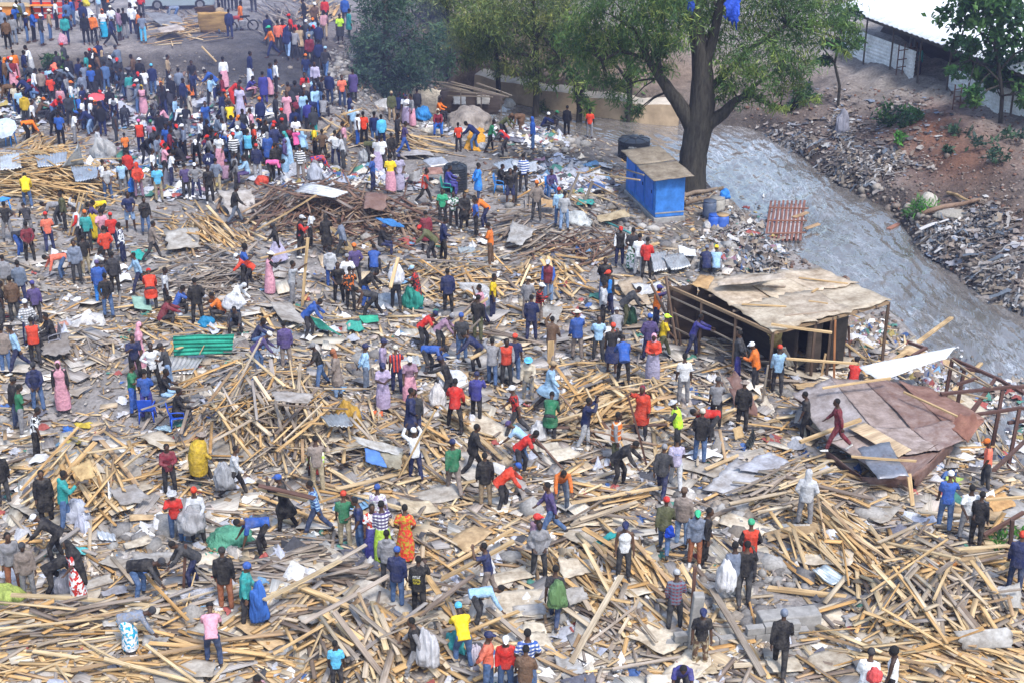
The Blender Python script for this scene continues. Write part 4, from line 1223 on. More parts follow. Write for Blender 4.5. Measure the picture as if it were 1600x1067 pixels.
PLACES = [  # landmarks a label may lean on: words, x, y
 ('the blue toilet block', 1025, 330), ('the open shack', 1200, 560), ('the green iron sheet', 318, 540), ('the tall tangled lumber heap', 430, 660), ('the black water tank', 712, 300), ('the cream tarp shelter', 690, 190),
 ('the red umbrella', 154, 160), ('the white umbrella', 15, 200), ('the fallen brown roof', 1380, 680), ('the pale lumber heap', 970, 640), ('the rusty upright post', 1083, 930), ('the low block wall', 1080, 1020), ('the orange tarp', 742, 225),
 ('the silver iron sheets', 105, 260), ('the dark wreckage heap', 540, 330), ('the blue plastic chair', 262, 665), ('the yellow pine heap', 120, 760), ('the river', 1560, 820), ('the woman in red dress', 634, 870), ('the fan-shaped plank heap', 322, 362),
 ('the white sack', 705, 620), ('the long block of grey timber', 470, 890), ('the standing pole', 456, 470), ('the green sack', 645, 475), ('the big yellow cloak', 311, 740), ('the char slope', 450, 100), ('the red kiosk', 85, 25), ('the wall of white sheeting', 1400, 95), ('the crate heap', 857, 430)]
def where(x, y):
    best = min(PLACES, key=lambda q: math.hypot(q[1] - x, (q[2] - y) * 1.3)); dx, dy = x - best[1], y - best[2]; d = math.hypot(dx, dy)
    if d < 22: return 'at ' + best[0]
    side = ('right of' if dx > 0 else 'left of') if abs(dx) > abs(dy) else ('in front of' if dy > 0 else 'behind')
    return ('just ' if d < 60 else 'well ' if d > 130 else '') + side + ' ' + best[0]
rows = []
for line in PEOPLE.strip().split('\n'):
    main, _, note = line.partition('|'); f = main.split(); rows.append(dict(x=float(f[0]), y=float(f[1]), pose=f[2], face=f[3], top=f[4], bot=f[5], head=f[6], note=note.strip()))
NEAR_N = 300
rows.sort(key=lambda r: -r['y'])
for r in rows[:NEAR_N]:
    if r['pose'] == 'st': r['pose'] = random.choice(['st', 'st', 'st2', 'st3', 'st4', 'st5', 'st6'])
rx_ = random.Random(5)
for _ in range(130):   # packed spots of the throng
    cx, cy, sx, sy = rx_.choice([(60,150,60,20),(170,140,60,25),(250,180,50,30),(330,180,50,30),(280,250,50,20),(370,240,40,20),(440,240,40,25),(120,190,50,20),(90,45,90,12),(480,90,30,30),(480,180,30,20)])
    k = rx_.choice(['st', 'sq', 'bf', 'sq', 'st2', 'ph', 'wl', 'be', 'st6']); top = rx_.choice(['black:j','navy:j','black:t','navy:s','white:t','charcoal:j','dark:s','blue:t','grey:s','steel:j','navy:j','brown:j','charcoal:s','bluegrey:s','lightblue:s','maroon:s','red:t','dark:j'])
    rows.append(dict(x=cx + rx_.gauss(0, sx * .6), y=min(cy + rx_.gauss(0, sy * .6), 262), pose=k, face=rx_.choice(['A', 'T', 'L', 'R', 'AL', 'TR']), top=top, bot='-' if top.endswith(':d') else rx_.choice(['dark:p','navy:p','jeans:p','grey:p','black:p','dark:p']), head=rx_.choice(['n', 'n', 'n', 'c/red', 'c/white', 'e/dark', 'f/orange']), note=''))
pts = G([r['x'] for r in rows], [r['y'] for r in rows])
for r, p in zip(rows, pts): r['p'] = P(r['x'], r['y'], .66) if (r['x'], r['y']) == (1311., 705.) else p
def base_label(r):
    pt, c, c2, k = cloth_code(r['top']); t = say_cloth(pt, c, c2, TOPSAY[k])
    s = 'child in ' if '.' in r['pose'] else 'person in '
    s += t
    if r['bot'] != '-' and r['bot'] != 'none':
        bp, bc, bc2, bk = cloth_code(r['bot']); s += ' and ' + say_cloth(bp, bc, bc2, BOTSAY[bk])
    h = r['head'].split('/')
    if h[0] in HEADSAY: s += ', ' + (SAY.get(h[1], h[1]) + ' ' if len(h) > 1 else '') + HEADSAY[h[0]]
    return s
def fit(s, n=16):
    w = s.replace(',', ' ,').split(' ')
    return len([q for q in w if q != ',']) <= n
labels = {}
for r in rows[:NEAR_N]:
    b = base_label(r); ps = POSESAY.get(r['pose'].split('.')[0], ''); wh = where(r['x'], r['y']); note = r['note'].replace('a child', '')
    opts = [', '.join(q for q in t if q) for t in ((b, note, ps, wh), (b, note, wh), (b, ps, wh), (b, note or ps), (b, wh), (b,))]
    r['label'] = next((o for o in opts if fit(o)), b)
    labels.setdefault(r['label'], []).append(r)
for l, rs in labels.items():
    if len(rs) > 1:
        rs.sort(key=lambda r: r['x'])
        for i, r in enumerate(rs):
            b = base_label(r); o = ('leftmost such ' if i == 0 else 'rightmost such ' if i == len(rs) - 1 else 'middle such ') + l
            r['label'] = o if fit(o) else ('leftmost such ' if i == 0 else 'rightmost such ') + b
def STAND(p):
    # people stand on top of the loose lumber
    k = 0.0
    for (hx, hy, ex, ey, mh) in MOUNDS: k = max(k, mh * .16 * math.exp(-((p[0] - hx) / ex) ** 2 - ((p[1] - hy) / ey) ** 2))
    return k
def place_person(r, i):
    pose, _, sc = r['pose'].partition('.'); s = float('0.' + sc) if sc else random.uniform(.96, 1.04)
    p = r['p']; rz = R(FACE[r['face']]) + random.uniform(-.25, .25)
    # a person is turned relative to the line of sight
    rz -= math.atan2(p[0], p[1])
    top = cloth_code(r['top']); hd = r['head'].split('/')
    e = bpy.data.objects.new('person', body_mesh(pose)); link(e)
    for k, m in enumerate((m_skin, m_shoe if random.random() < .75 or 'white shoes' in r['note'] else m_shoe2, m_eye)):
        e.material_slots[k].link = 'OBJECT'; e.material_slots[k].material = m_shoe2 if (k == 1 and 'white shoes' in r['note']) else m
    e.color = (*random.choice(SKINS), 1)
    lift = .03 + STAND(p) if pose not in ('si', 'sq') else .02
    e.location = (p[0], p[1], p[2] + lift); e.rotation_euler = (0, 0, rz); e.scale = (s, s, s)
    tag(e, r['label'], 'person', 'people on the cleared ground')
    kind = TOPS[top[3]]
    if kind == 'vest' and top[3] == 'v': cloth_obj('sleeves', garment('shirt', pose), e, (None, 'white' if 'white sleeves' in r['note'] else random.choice(['charcoal', 'black', 'navy', 'grey']), None, 's')).name = 'shirt'
    if kind == 'apron': cloth_obj('shirt', garment('shirt', pose), e, (None, 'black', None, 's'))
    cloth_obj(dict(hood_up='hoodie', kanzu='robe').get(kind, kind), garment(kind, pose), e, top)
    if r['bot'] != '-':
        bc = cloth_code(r['bot']); bk = BOTS[bc[3]]; cloth_obj('skirt' if bk == 'short_skirt' else bk, garment(bk, pose), e, bc)
    if 'apron dress' in r['note']: cloth_obj('apron', garment('apron', pose), e, (None, 'pink', None, 'a'))
    if 'cloak' in r['note']: cloth_obj('cloak', garment('cloak', pose), e, (None, 'mustard', None, 'x'))
    if 'chador' in r['note']: cloth_obj('chador', garment('chador', pose), e, (None, 'black', None, 'x'))
    elif hd[0] in HEADS:
        hk = HEADS[hd[0]]
        if len(hd) > 1: cloth_obj(hk, garment(hk, pose), e, (None, hd[1], None, hk))
        else:
            o = bpy.data.objects.new('hair', garment(hk, pose)); link(o, e); o.material_slots[0].link = 'OBJECT'; o.material_slots[0].material = m_hair
    return e
PERSON = {}
for i, r in enumerate(rows[:NEAR_N]): PERSON[(r['x'], r['y'])] = place_person(r, i)
# the rest of the throng, too many to be taken one by one, is one mass
class Crowd:
    def __init__(s): s.v, s.f, s.c, s.n = [], [], [], 0
    def add(s, me, M, col):
        n = len(me.vertices); co = np.zeros(n * 3); me.vertices.foreach_get('co', co); co = co.reshape(-1, 3) @ M[:3, :3].T + M[:3, 3]
        lt = np.zeros(len(me.polygons), np.int32); me.polygons.foreach_get('loop_total', lt); vi = np.zeros(len(me.loops), np.int32); me.loops.foreach_get('vertex_index', vi)
        q = vi.reshape(-1, 4) if (lt == 4).all() else None
        if q is None: return
        s.v.append(co); s.f.append(q + s.n); s.c.append(np.tile(np.array(col), (n, 1))); s.n += n
m_crowd, nt_, b_ = new_mat('crowd_cloth', .9, .1); c_ = attr(nt_); n_ = noise(nt_, 9, geo_pos(nt_), 4, .6)
nt_.links.new(mixc(nt_, c_, ramp(nt_, n_, [(.3, grey(.72)), (.7, grey(1.18))]), 1.0, 'MULTIPLY'), b_.inputs['Base Color'])
cr = Crowd()
for r in rows[NEAR_N:]:
    pose, _, sc = r['pose'].partition('.'); s = float('0.' + sc) if sc else random.uniform(.95, 1.04); p = r['p']; rz = R(FACE[r['face']]) + random.uniform(-.3, .3) - math.atan2(p[0], p[1])
    M = np.array(Matrix.Translation((p[0], p[1], p[2] + .02)) @ Matrix.Rotation(rz, 4, 'Z') @ Matrix.Diagonal((s, s, s, 1)))
    top = cloth_code(r['top']); hd = r['head'].split('/')
    cr.add(body_mesh(pose), M, random.choice(SKINS)); cr.add(garment(TOPS[top[3]], pose), M, CLR[top[1]])
    if r['bot'] != '-': bc = cloth_code(r['bot']); cr.add(garment(BOTS[bc[3]], pose), M, CLR[bc[1]])
    if hd[0] in HEADS: cr.add(garment(HEADS[hd[0]], pose), M, CLR[hd[1]] if len(hd) > 1 else (.012, .011, .011))
o = fast_obj('crowd', np.concatenate(cr.v), np.concatenate(cr.f), m_crowd, col=np.concatenate(cr.c), smooth=True)
tag(o, 'dense crowd standing on the terrace, the char slope and the market ground', 'crowd', None, 'stuff')
# ------------------------------------------------------------------ lumber: the planks that show largest are objects, the rest is one mass
tot = sum(h[5] if False else h[5] for h in [(h[0],h[1],h[2],h[3],h[4],h[5]) for h in HEAPS])
BUDGET = 262
A3 = np.array; lum = Soup(); CLEAR = []
def lay(cx, cy, rx, ry, dirs, n, L, Wd, pal, mh, jitter=7, base=0.0):
    """n planks inside a heap: ends follow the heap's surface, centre rides on it"""
    u = RNG.normal(0, .5, (n, 2)); u = np.clip(u, -1.15, 1.15)
    a, b = dirs_cache(cx, cy, tuple(dirs))
    pts = G(cx + u[:, 0] * rx, cy + u[:, 1] * ry)
    k = RNG.integers(0, len(dirs), n); D = b[k]; ang = R(1) * RNG.normal(0, jitter, n)
    D = np.stack([D[:, 0] * np.cos(ang) - D[:, 1] * np.sin(ang), D[:, 0] * np.sin(ang) + D[:, 1] * np.cos(ang)], 1)
    LL = L * RNG.uniform(.35, 1.1, n); W_ = Wd * RNG.uniform(.26, .85, n); T_ = RNG.uniform(.015, .04, n)
    A = pts[:, :2] - D * LL[:, None] / 2; B = pts[:, :2] + D * LL[:, None] / 2
    za = GRIDH(A[:, 0], A[:, 1]); zb = GRIDH(B[:, 0], B[:, 1])
    lift = base + np.abs(RNG.normal(0, 1, n)) * mh * .22 + T_ / 2 + .015
    zc = np.maximum(pts[:, 2], (za + zb) / 2) + lift
    sl = np.arctan2(zb - za, LL) + RNG.normal(0, .06 + .1 * min(mh, 1), n)
    return pts[:, 0], pts[:, 1], zc, np.arctan2(D[:, 1], D[:, 0]), sl, LL, W_, T_
_dc = {}
PP = np.array([r['p'][:2] for r in rows[:NEAR_N]])
def keep(x, y, d):
    # leaves a foothold round each person
    ok = np.ones(len(x), bool); c = np.stack([x, y], 1); a = c - d / 2; L2 = (d * d).sum(1) + 1e-9
    for p in PP:
        q = p - np.array([0, .28]); t = np.clip(((q - a) * d).sum(1) / L2, 0, 1); ok &= np.hypot(*(a + d * t[:, None] - q).T) > .33
    return ok
def dirs_cache(cx, cy, dirs):
    if (cx, cy, dirs) not in _dc:
        _dc[(cx, cy, dirs)] = (G1(cx, cy), np.array([dir_on_ground(cx, cy, d)[1][:2] for d in dirs]))
    return _dc[(cx, cy, dirs)]
for (cx, cy, rx, ry, dirs, ni, nf, L, Wd, pal, mh, what) in HEAPS:
    n = int(nf * (1.9 if mh > .3 else 1.0))
    x, y, z, yaw, sl, LL, W_, T_ = lay(cx, cy, rx, ry, dirs, n, L * .72, Wd, pal, mh, 13)
    X, Y, Z = orient(n, yaw, sl, RNG.normal(0, .18, n)); cols = np.array([pick(pal) for _ in range(n)])
    k_ = keep(x, y, X[:, :2] * LL[:, None]); x, y, z, X, Y, Z, LL, W_, T_, cols = x[k_], y[k_], z[k_], X[k_], Y[k_], Z[k_], LL[k_], W_[k_], T_[k_], cols[k_]
    boxes(lum, np.stack([x, y, z], 1), X * LL[:, None], Y * W_[:, None], Z * T_[:, None], cols)
    m = int(round(ni * BUDGET / tot))
    if m:
        x, y, z, yaw, sl, LL, W_, T_ = lay(cx, cy, rx * .85, ry * .85, dirs, m, L * 1.15, Wd * 1.15, pal, mh, 6, base=.10 + mh * .22)
        for i in range(m):
            d = np.array([math.cos(yaw[i]) * math.cos(sl[i]), math.sin(yaw[i]) * math.cos(sl[i]), math.sin(sl[i])]); c = np.array([x[i], y[i], z[i]])
            nm = 'pole' if what.split(' lying')[0].split(' in ')[0].split(' on ')[0].split(' stacked')[0].strip().endswith('pole') else 'plank'
            LLi = max(LL[i], L * .6)
            for _try in range(12):
                if keep(np.array([c[0]]), np.array([c[1]]), d[None, :2] * LLi)[0]: break
                c = c + A3([random.uniform(-.7, .7), random.uniform(-.5, .5), 0]); c[2] = max(c[2], hz(c[0], c[1]) + .12); LLi *= .94
            plank(nm, c - d * LLi / 2, c + d * LLi / 2, W_[i] * (.6 if nm == 'pole' else 1), T_[i] * 1.15 + (.03 if nm == 'pole' else 0), pick(pal), what, nm, 'loose lumber of the torn-down stalls', roll=random.uniform(-.2, .2))
# ------------------------------------------------------------------ litter strewn over the ground
BARE = [(215,345,75,28,.9),(300,315,90,22,.85),(560,300,120,25,.7),(700,250,110,20,.9),(500,190,90,35,.85),(945,420,55,35,.85),(1250,925,105,45,.95),(150,75,240,14,.95),(420,100,90,45,.95),(600,240,70,20,.8),(480,410,120,25,.6),(90,390,60,14,.5),(820,330,90,20,.6),(900,260,80,25,.3),(150,610,120,30,.6),(640,985,75,45,.75),(150,635,150,50,.85),(60,600,60,60,.6),(1010,560,60,20,.5),(230,830,50,25,.6),(1170,930,60,35,.6),(720,330,60,16,.6),(340,270,60,22,.6)]
def bare(px, py):
    w = np.zeros(len(px))
    for (cx, cy, rx, ry, k) in BARE: w = np.maximum(w, k * np.exp(-(((px - cx) / rx) ** 2 + ((py - cy) / ry) ** 2) ** 1.5))
    return w
def water_or_far(px, py):
    """pixel lies right of the near bank line (river or the other side)"""
    e = np.interp(py, [q[1] for q in NEAR_PX[::-1]], [q[0] for q in NEAR_PX[::-1]])
    return (px > e - 4)
def scatter(n, x0, x1, y0, y1, dens=None, bank=False):
    out = np.zeros((0, 2))
    while len(out) < n:
        q = np.stack([RNG.uniform(x0, x1, n * 2), RNG.uniform(y0, y1, n * 2)], 1)
        k = np.ones(len(q)) * (1 - bare(q[:, 0], q[:, 1]))
        if dens is not None: k = k * dens(q[:, 0], q[:, 1])
        k = np.where(water_or_far(q[:, 0], q[:, 1]) != bank, 0, k)
        out = np.concatenate([out, q[RNG.uniform(0, 1, len(q)) < k]])
    out = out[:n]; return out, G(out[:, 0], out[:, 1])
def slope_frame(p, yaw, extra):
    e = .25; gxs = (GRIDH(p[:, 0] + e, p[:, 1]) - GRIDH(p[:, 0] - e, p[:, 1])) / (2 * e); gys = (GRIDH(p[:, 0], p[:, 1] + e) - GRIDH(p[:, 0], p[:, 1] - e)) / (2 * e)
    n = len(p); nr = np.stack([-gxs + RNG.normal(0, extra, n), -gys + RNG.normal(0, extra, n), np.ones(n)], 1); nr /= np.linalg.norm(nr, axis=1)[:, None]
    d = np.stack([np.cos(yaw), np.sin(yaw), np.zeros(n)], 1); X = d - nr * (d * nr).sum(1)[:, None]; X /= np.linalg.norm(X, axis=1)[:, None]
    return X, np.cross(nr, X), nr
def pal_rows(pal, n, lo=.75, hi=1.2):
    a = np.array(pal); return a[RNG.integers(0, len(a), n)] * RNG.uniform(lo, hi, (n, 1))
chip = Soup()
def low(px, py): return .06 + .94 * ss(py, 330, 520)
def yaw_field(q, n):
    # slivers lie in loose drifts rather than anyhow
    return .35 * nz(q[:, 0], q[:, 1], .011, 2) * 3 - .5 + RNG.normal(0, .7, n)
n = 31000; q, p = scatter(n, -160, 1760, 330, 1170, low); X, Y, Z = slope_frame(p, yaw_field(q, n), .12)
Ls = RNG.gamma(1.8, .14, n) + .06; Ws = RNG.uniform(.02, .085, n); Ts = RNG.uniform(.01, .035, n)
boxes(chip, p + Z * (.02 + RNG.uniform(0, .05, (n, 1))), X * Ls[:, None], Y * Ws[:, None], Z * Ts[:, None], pal_rows(PAL['mix'] + PAL['new'] + [(.5,.45,.36),(.55,.5,.42)], n))
n = 6400; q, p = scatter(n, -160, 1760, 360, 1170, low); X, Y, Z = slope_frame(p, RNG.uniform(0, 6.3, n), .10)
Ls = RNG.gamma(2.0, .12, n) + .08; Ws = Ls * RNG.uniform(.35, .9, n)
boxes(chip, p + Z * (.03 + RNG.uniform(0, .06, (n, 1))), X * Ls[:, None], Y * Ws[:, None], Z * RNG.uniform(.008, .02, n)[:, None], pal_rows([(.44,.38,.34),(.38,.33,.30),(.5,.44,.39),(.29,.26,.24),(.55,.44,.31),(.35,.29,.23),(.58,.53,.48)], n))
n = 1200; q, p = scatter(n, -40, 1640, 400, 1100, low); k = keep(p[:, 0], p[:, 1], np.zeros((n, 2)) + .01); p = p[k]; n = len(p); X, Y, Z = slope_frame(p, RNG.uniform(0, 6.3, n), .09)
Ls = RNG.uniform(.35, 1.25, n); boxes(chip, p + Z * (.05 + RNG.uniform(0, .1, (n, 1))), X * Ls[:, None], (Y + X * RNG.normal(0, .25, (n, 1))) * (Ls * RNG.uniform(.3, .75, n))[:, None], Z * .012, pal_rows([(.50,.46,.40),(.42,.39,.36),(.36,.34,.33),(.58,.53,.44),(.62,.58,.52),(.54,.43,.29),(.30,.28,.27)], n))
n = 5200; q, p = scatter(n, -40, 1230, 118, 400); X, Y, Z = slope_frame(p, RNG.uniform(0, 6.3, n), .15)
Ls = RNG.gamma(2.0, .15, n) + .08; boxes(chip, p + Z * .03, X * Ls[:, None], Y * RNG.uniform(.03, .16, n)[:, None], Z * .02, pal_rows(PAL['mix'] + PAL['red'] + [(.5,.5,.52),(.3,.3,.33)], n))
tag(chip.build('wood_chips', MATS['wood']), 'splinters and board scraps strewn over the trampled ground', 'wood chips', None, 'stuff')
# longer loose laths everywhere in the lower half, part of the lumber mass
n = 2000; q, p = scatter(n, -160, 1760, 400, 1170, low); X, Y, Z = slope_frame(p, yaw_field(q, n), .10)
Ls = RNG.gamma(3.0, .32, n) + .3; boxes(lum, p + Z * (.05 + RNG.uniform(0, .12, (n, 1))), X * Ls[:, None], Y * RNG.uniform(.03, .13, n)[:, None], Z * RNG.uniform(.02, .05, n)[:, None], pal_rows(PAL['mix'], n))
tag(lum.build('lumber', MATS['wood']), 'countless loose planks and laths filling the heaps of torn-down stalls', 'lumber', None, 'stuff')
# rubble: lumpy stones and broken concrete
ICO = None
def ico_mesh():
    bm = bmesh.new(); bmesh.ops.create_icosphere(bm, subdivisions=1, radius=1); v = np.array([x.co[:] for x in bm.verts]); f = np.array([[w.index for w in fc.verts] for fc in bm.faces]); bm.free(); return v, f
IV, IF = ico_mesh()
def stones(soup, p, size, cols, flat=.6):
    n = len(p); sc = size[:, None] * np.stack([RNG.uniform(.6, 1.3, n), RNG.uniform(.6, 1.3, n), RNG.uniform(.4, .9, n) * flat / .6], 1) / 2
    v = IV[None] * (1 + RNG.uniform(-.28, .28, (n, len(IV), 1))) * sc[:, None, :]; a = RNG.uniform(0, 6.3, n); c, s_ = np.cos(a)[:, None], np.sin(a)[:, None]
    v = np.stack([v[..., 0] * c - v[..., 1] * s_, v[..., 0] * s_ + v[..., 1] * c, v[..., 2]], -1) + (p + np.array([0, 0, 1]) * size[:, None] * .12)[:, None, :]
    soup.add(v.reshape(-1, 3), (IF[None] + len(IV) * np.arange(n)[:, None, None]).reshape(-1, 3), np.repeat(cols, len(IV), 0))
rub = Soup(); GREYS = [(.20,.19,.185),(.27,.26,.25),(.15,.14,.135),(.33,.31,.29),(.22,.19,.16)]
n = 7000; q, p = scatter(n, -40, 1640, 82, 1090); stones(rub, p, RNG.gamma(1.6, .07, n) + .05, pal_rows(GREYS, n))
def spots(lst, n):
    w = np.array([l[4] for l in lst], float); k = RNG.choice(len(lst), n, p=w / w.sum()); a = np.array([l[:4] for l in lst])[k]
    q = np.stack([a[:, 0] + RNG.normal(0, .5, n) * a[:, 2], a[:, 1] + RNG.normal(0, .5, n) * a[:, 3]], 1); return q, G(q[:, 0], q[:, 1])
n = 2600; q, p = spots([(535,115,30,55,3),(560,160,60,25,1),(1155,370,50,60,3),(1180,810,60,35,3),(1130,790,70,25,2),(250,840,60,30,2),(580,560,90,20,1),(1050,400,60,30,1),(1230,890,60,30,1),(950,340,70,30,2),(1160,960,60,40,1),(870,225,70,25,2)], n); stones(rub, p, RNG.gamma(2, .085, n) + .06, pal_rows(GREYS, n))
n = 4500; q, p = scatter(n, 1100, 1640, 140, 520, None, True)
k = p[:, 2] > WZ + .05; p = p[k]; n = len(p); stones(rub, p, RNG.gamma(1.7, .045, n) + .04, pal_rows([(.16,.12,.10),(.20,.155,.13),(.12,.08,.07),(.16,.085,.06),(.25,.21,.185)], n))
n = 800; q, p = spots([(1235,225,60,25,3),(1320,275,60,25,3),(1370,300,50,25,2),(1440,390,50,25,3),(1530,440,70,30,4),(1580,480,40,25,2),(1420,340,40,25,2)], n); k = p[:, 2] > WZ - .1; p = p[k]; n = len(p)
stones(rub, p, RNG.gamma(1.8, .075, n) + .06, pal_rows([(.22,.19,.165),(.17,.14,.12),(.28,.25,.22),(.12,.10,.09)], n))
tag(rub.build('rubble', MATS['litter']), 'stones and broken concrete on the ground and river banks', 'rubble', None, 'stuff')
# rags, plastic and paper
rag = Soup()
def rags(p, size, cols, hgt=.35):
    n = len(p); m = 4; u = np.linspace(-.5, .5, m); U, V_ = np.meshgrid(u, u, indexing='ij'); U = U.ravel(); V_ = V_.ravel()
    x = (U[None] + RNG.normal(0, .13, (n, m * m))) * size[:, None]; y = (V_[None] + RNG.normal(0, .13, (n, m * m))) * (size * RNG.uniform(.4, 1, n))[:, None]
    z = np.abs(RNG.normal(0, 1, (n, m * m))) * (size * hgt)[:, None] * (1 - 1.2 * np.maximum(np.abs(U), np.abs(V_)))[None] + .03
    a = RNG.uniform(0, 6.3, n)[:, None]; v = np.stack([x * np.cos(a) - y * np.sin(a), x * np.sin(a) + y * np.cos(a), z], -1) + p[:, None, :]
    g = GRIDH(v[..., 0].ravel(), v[..., 1].ravel()).reshape(n, -1); v[..., 2] = np.maximum(v[..., 2], g + .012)
    idx = np.arange(m * m).reshape(m, m); f = np.stack([idx[:-1, :-1].ravel(), idx[1:, :-1].ravel(), idx[1:, 1:].ravel(), idx[:-1, 1:].ravel()], 1)
    rag.add(v.reshape(-1, 3), (f[None] + m * m * np.arange(n)[:, None, None]).reshape(-1, 4), np.repeat(cols, m * m, 0))
LITC = [(.62,.62,.64),(.68,.67,.66),(.5,.5,.53),(.36,.37,.41),(.42,.44,.52),(.07,.07,.08),(.12,.12,.15),(.55,.5,.43),(.3,.28,.26)]
ACC = [(.06,.12,.30),(.14,.26,.40),(.30,.08,.07),(.07,.2,.16),(.34,.27,.10),(.26,.15,.2)]
n = 2600; q, p = scatter(n, -40, 1640, 380, 1090); rags(p, RNG.gamma(2, .09, n) + .1, pal_rows(LITC * 2 + ACC[:4], n))
q, p = spots([(40,165,45,14,4),(110,150,40,18,3),(190,140,50,20,3),(205,180,30,10,3),(215,190,35,12,3),(330,190,60,22,5),(375,215,45,18,4),(350,170,40,16,2),(370,235,40,14,3),(425,190,35,18,3),(440,205,22,16,2),(575,282,32,12,3),(590,268,20,8,2),(450,272,40,12,2),(495,275,30,12,2),(240,250,60,14,2),(275,300,60,12,2),(165,262,50,14,2),(90,160,60,20,1),(470,285,60,10,2),(30,185,30,12,2),(280,200,40,12,2),(720,195,60,16,2),(840,215,50,16,3),(905,285,45,22,3),(880,270,50,20,3),(625,285,40,10,1)], 6500); n = len(p)
rags(p, RNG.gamma(2, .11, n) + .12, pal_rows(LITC[:5] * 2 + LITC[3:8] * 3 + ACC, n), .26)
q, p = spots([(1165,375,45,45,4),(1200,400,25,20,2),(1130,400,50,20,2),(1340,520,60,30,3),(1460,585,50,25,3),(1560,640,40,25,3),(1490,640,40,30,1),(1590,700,20,20,1)], 2600); k = ~inside(p[:, :2], RIV) | (RNG.uniform(0, 1, len(p)) < .25); p = p[k]; n = len(p); p[:, 2] = np.maximum(p[:, 2], WZ)
rags(p, RNG.gamma(2, .07, n) + .09, pal_rows(LITC + [(.2,.15,.12),(.25,.2,.17),(.3,.26,.22),(.15,.12,.1)] * 4 + ACC, n), .4)
q, p = spots([(1500,370,45,35,6),(1540,345,40,30,5),(1470,395,35,20,4),(1310,190,20,22,3),(1325,260,40,16,3),(1350,270,30,14,3),(1240,215,60,25,3),(1550,440,50,30,4),(1590,400,30,40,3),(1440,200,60,40,1),(1280,150,60,30,1),(1400,260,60,20,2),(1410,175,60,30,2),(1350,215,70,40,3)], 3600); k = ~inside(p[:, :2], RIV); p = p[k]; n = len(p)
rags(p, RNG.gamma(2, .07, n) + .07, pal_rows([(.40,.39,.38),(.24,.24,.27),(.06,.06,.07),(.1,.09,.09),(.07,.06,.06)] + [(.18,.14,.115),(.22,.18,.15),(.26,.22,.2),(.12,.10,.09),(.3,.27,.25)] * 2 + [(.2,.24,.32)], n), .22)
# strips of cloth and roots dragged down the eroded banks by the flood
q, p = spots([(1480,370,40,28,4),(1530,360,45,30,5),(1560,420,40,25,3),(1340,265,45,22,5),(1380,255,35,18,3),(1320,215,14,26,4),(1250,225,40,20,2),(1185,385,35,45,5),(1150,360,40,30,2),(1570,470,40,20,3)], 2600); k = ~inside(p[:, :2], RIV); p = p[k]; n = len(p)
e_ = .4; dx = GRIDH(p[:, 0] + e_, p[:, 1]) - GRIDH(p[:, 0] - e_, p[:, 1]); dy = GRIDH(p[:, 0], p[:, 1] + e_) - GRIDH(p[:, 0], p[:, 1] - e_)
X, Y, Z = slope_frame(p, np.arctan2(-dy, -dx) + RNG.normal(0, .5, n), .3); L_ = RNG.gamma(2.5, .17, n) + .15; cols = pal_rows([(.27,.25,.235),(.2,.18,.17),(.12,.10,.09),(.06,.055,.055),(.38,.37,.37),(.16,.13,.11),(.10,.12,.15),(.22,.18,.14)], n)
s_ = np.linspace(0, 1, 5); sv = p[:, None, :] + X[:, None, :] * (L_[:, None] * (s_ - .3)[None])[..., None] + Z[:, None, :] * (.05 + .10 * np.abs(RNG.normal(0, 1, (n, 5))) )[..., None] + Y[:, None, :] * RNG.normal(0, .05, (n, 5))[..., None]
wv_ = Y[:, None, :] * (RNG.uniform(.03, .1, (n, 1)) * RNG.uniform(.6, 1.3, (n, 5)))[..., None]; vv = np.stack([sv - wv_, sv + wv_], 2).reshape(n, 10, 3); fq_ = np.array([(2 * i, 2 * i + 2, 2 * i + 3, 2 * i + 1) for i in range(4)])
rag.add(vv.reshape(-1, 3), (fq_[None] + 10 * np.arange(n)[:, None, None]).reshape(-1, 4), np.repeat(cols, 10, 0))
tag(rag.build('rags', MATS['litter']), 'rags, paper and torn plastic littering the ground and the river banks', 'litter', None, 'stuff')
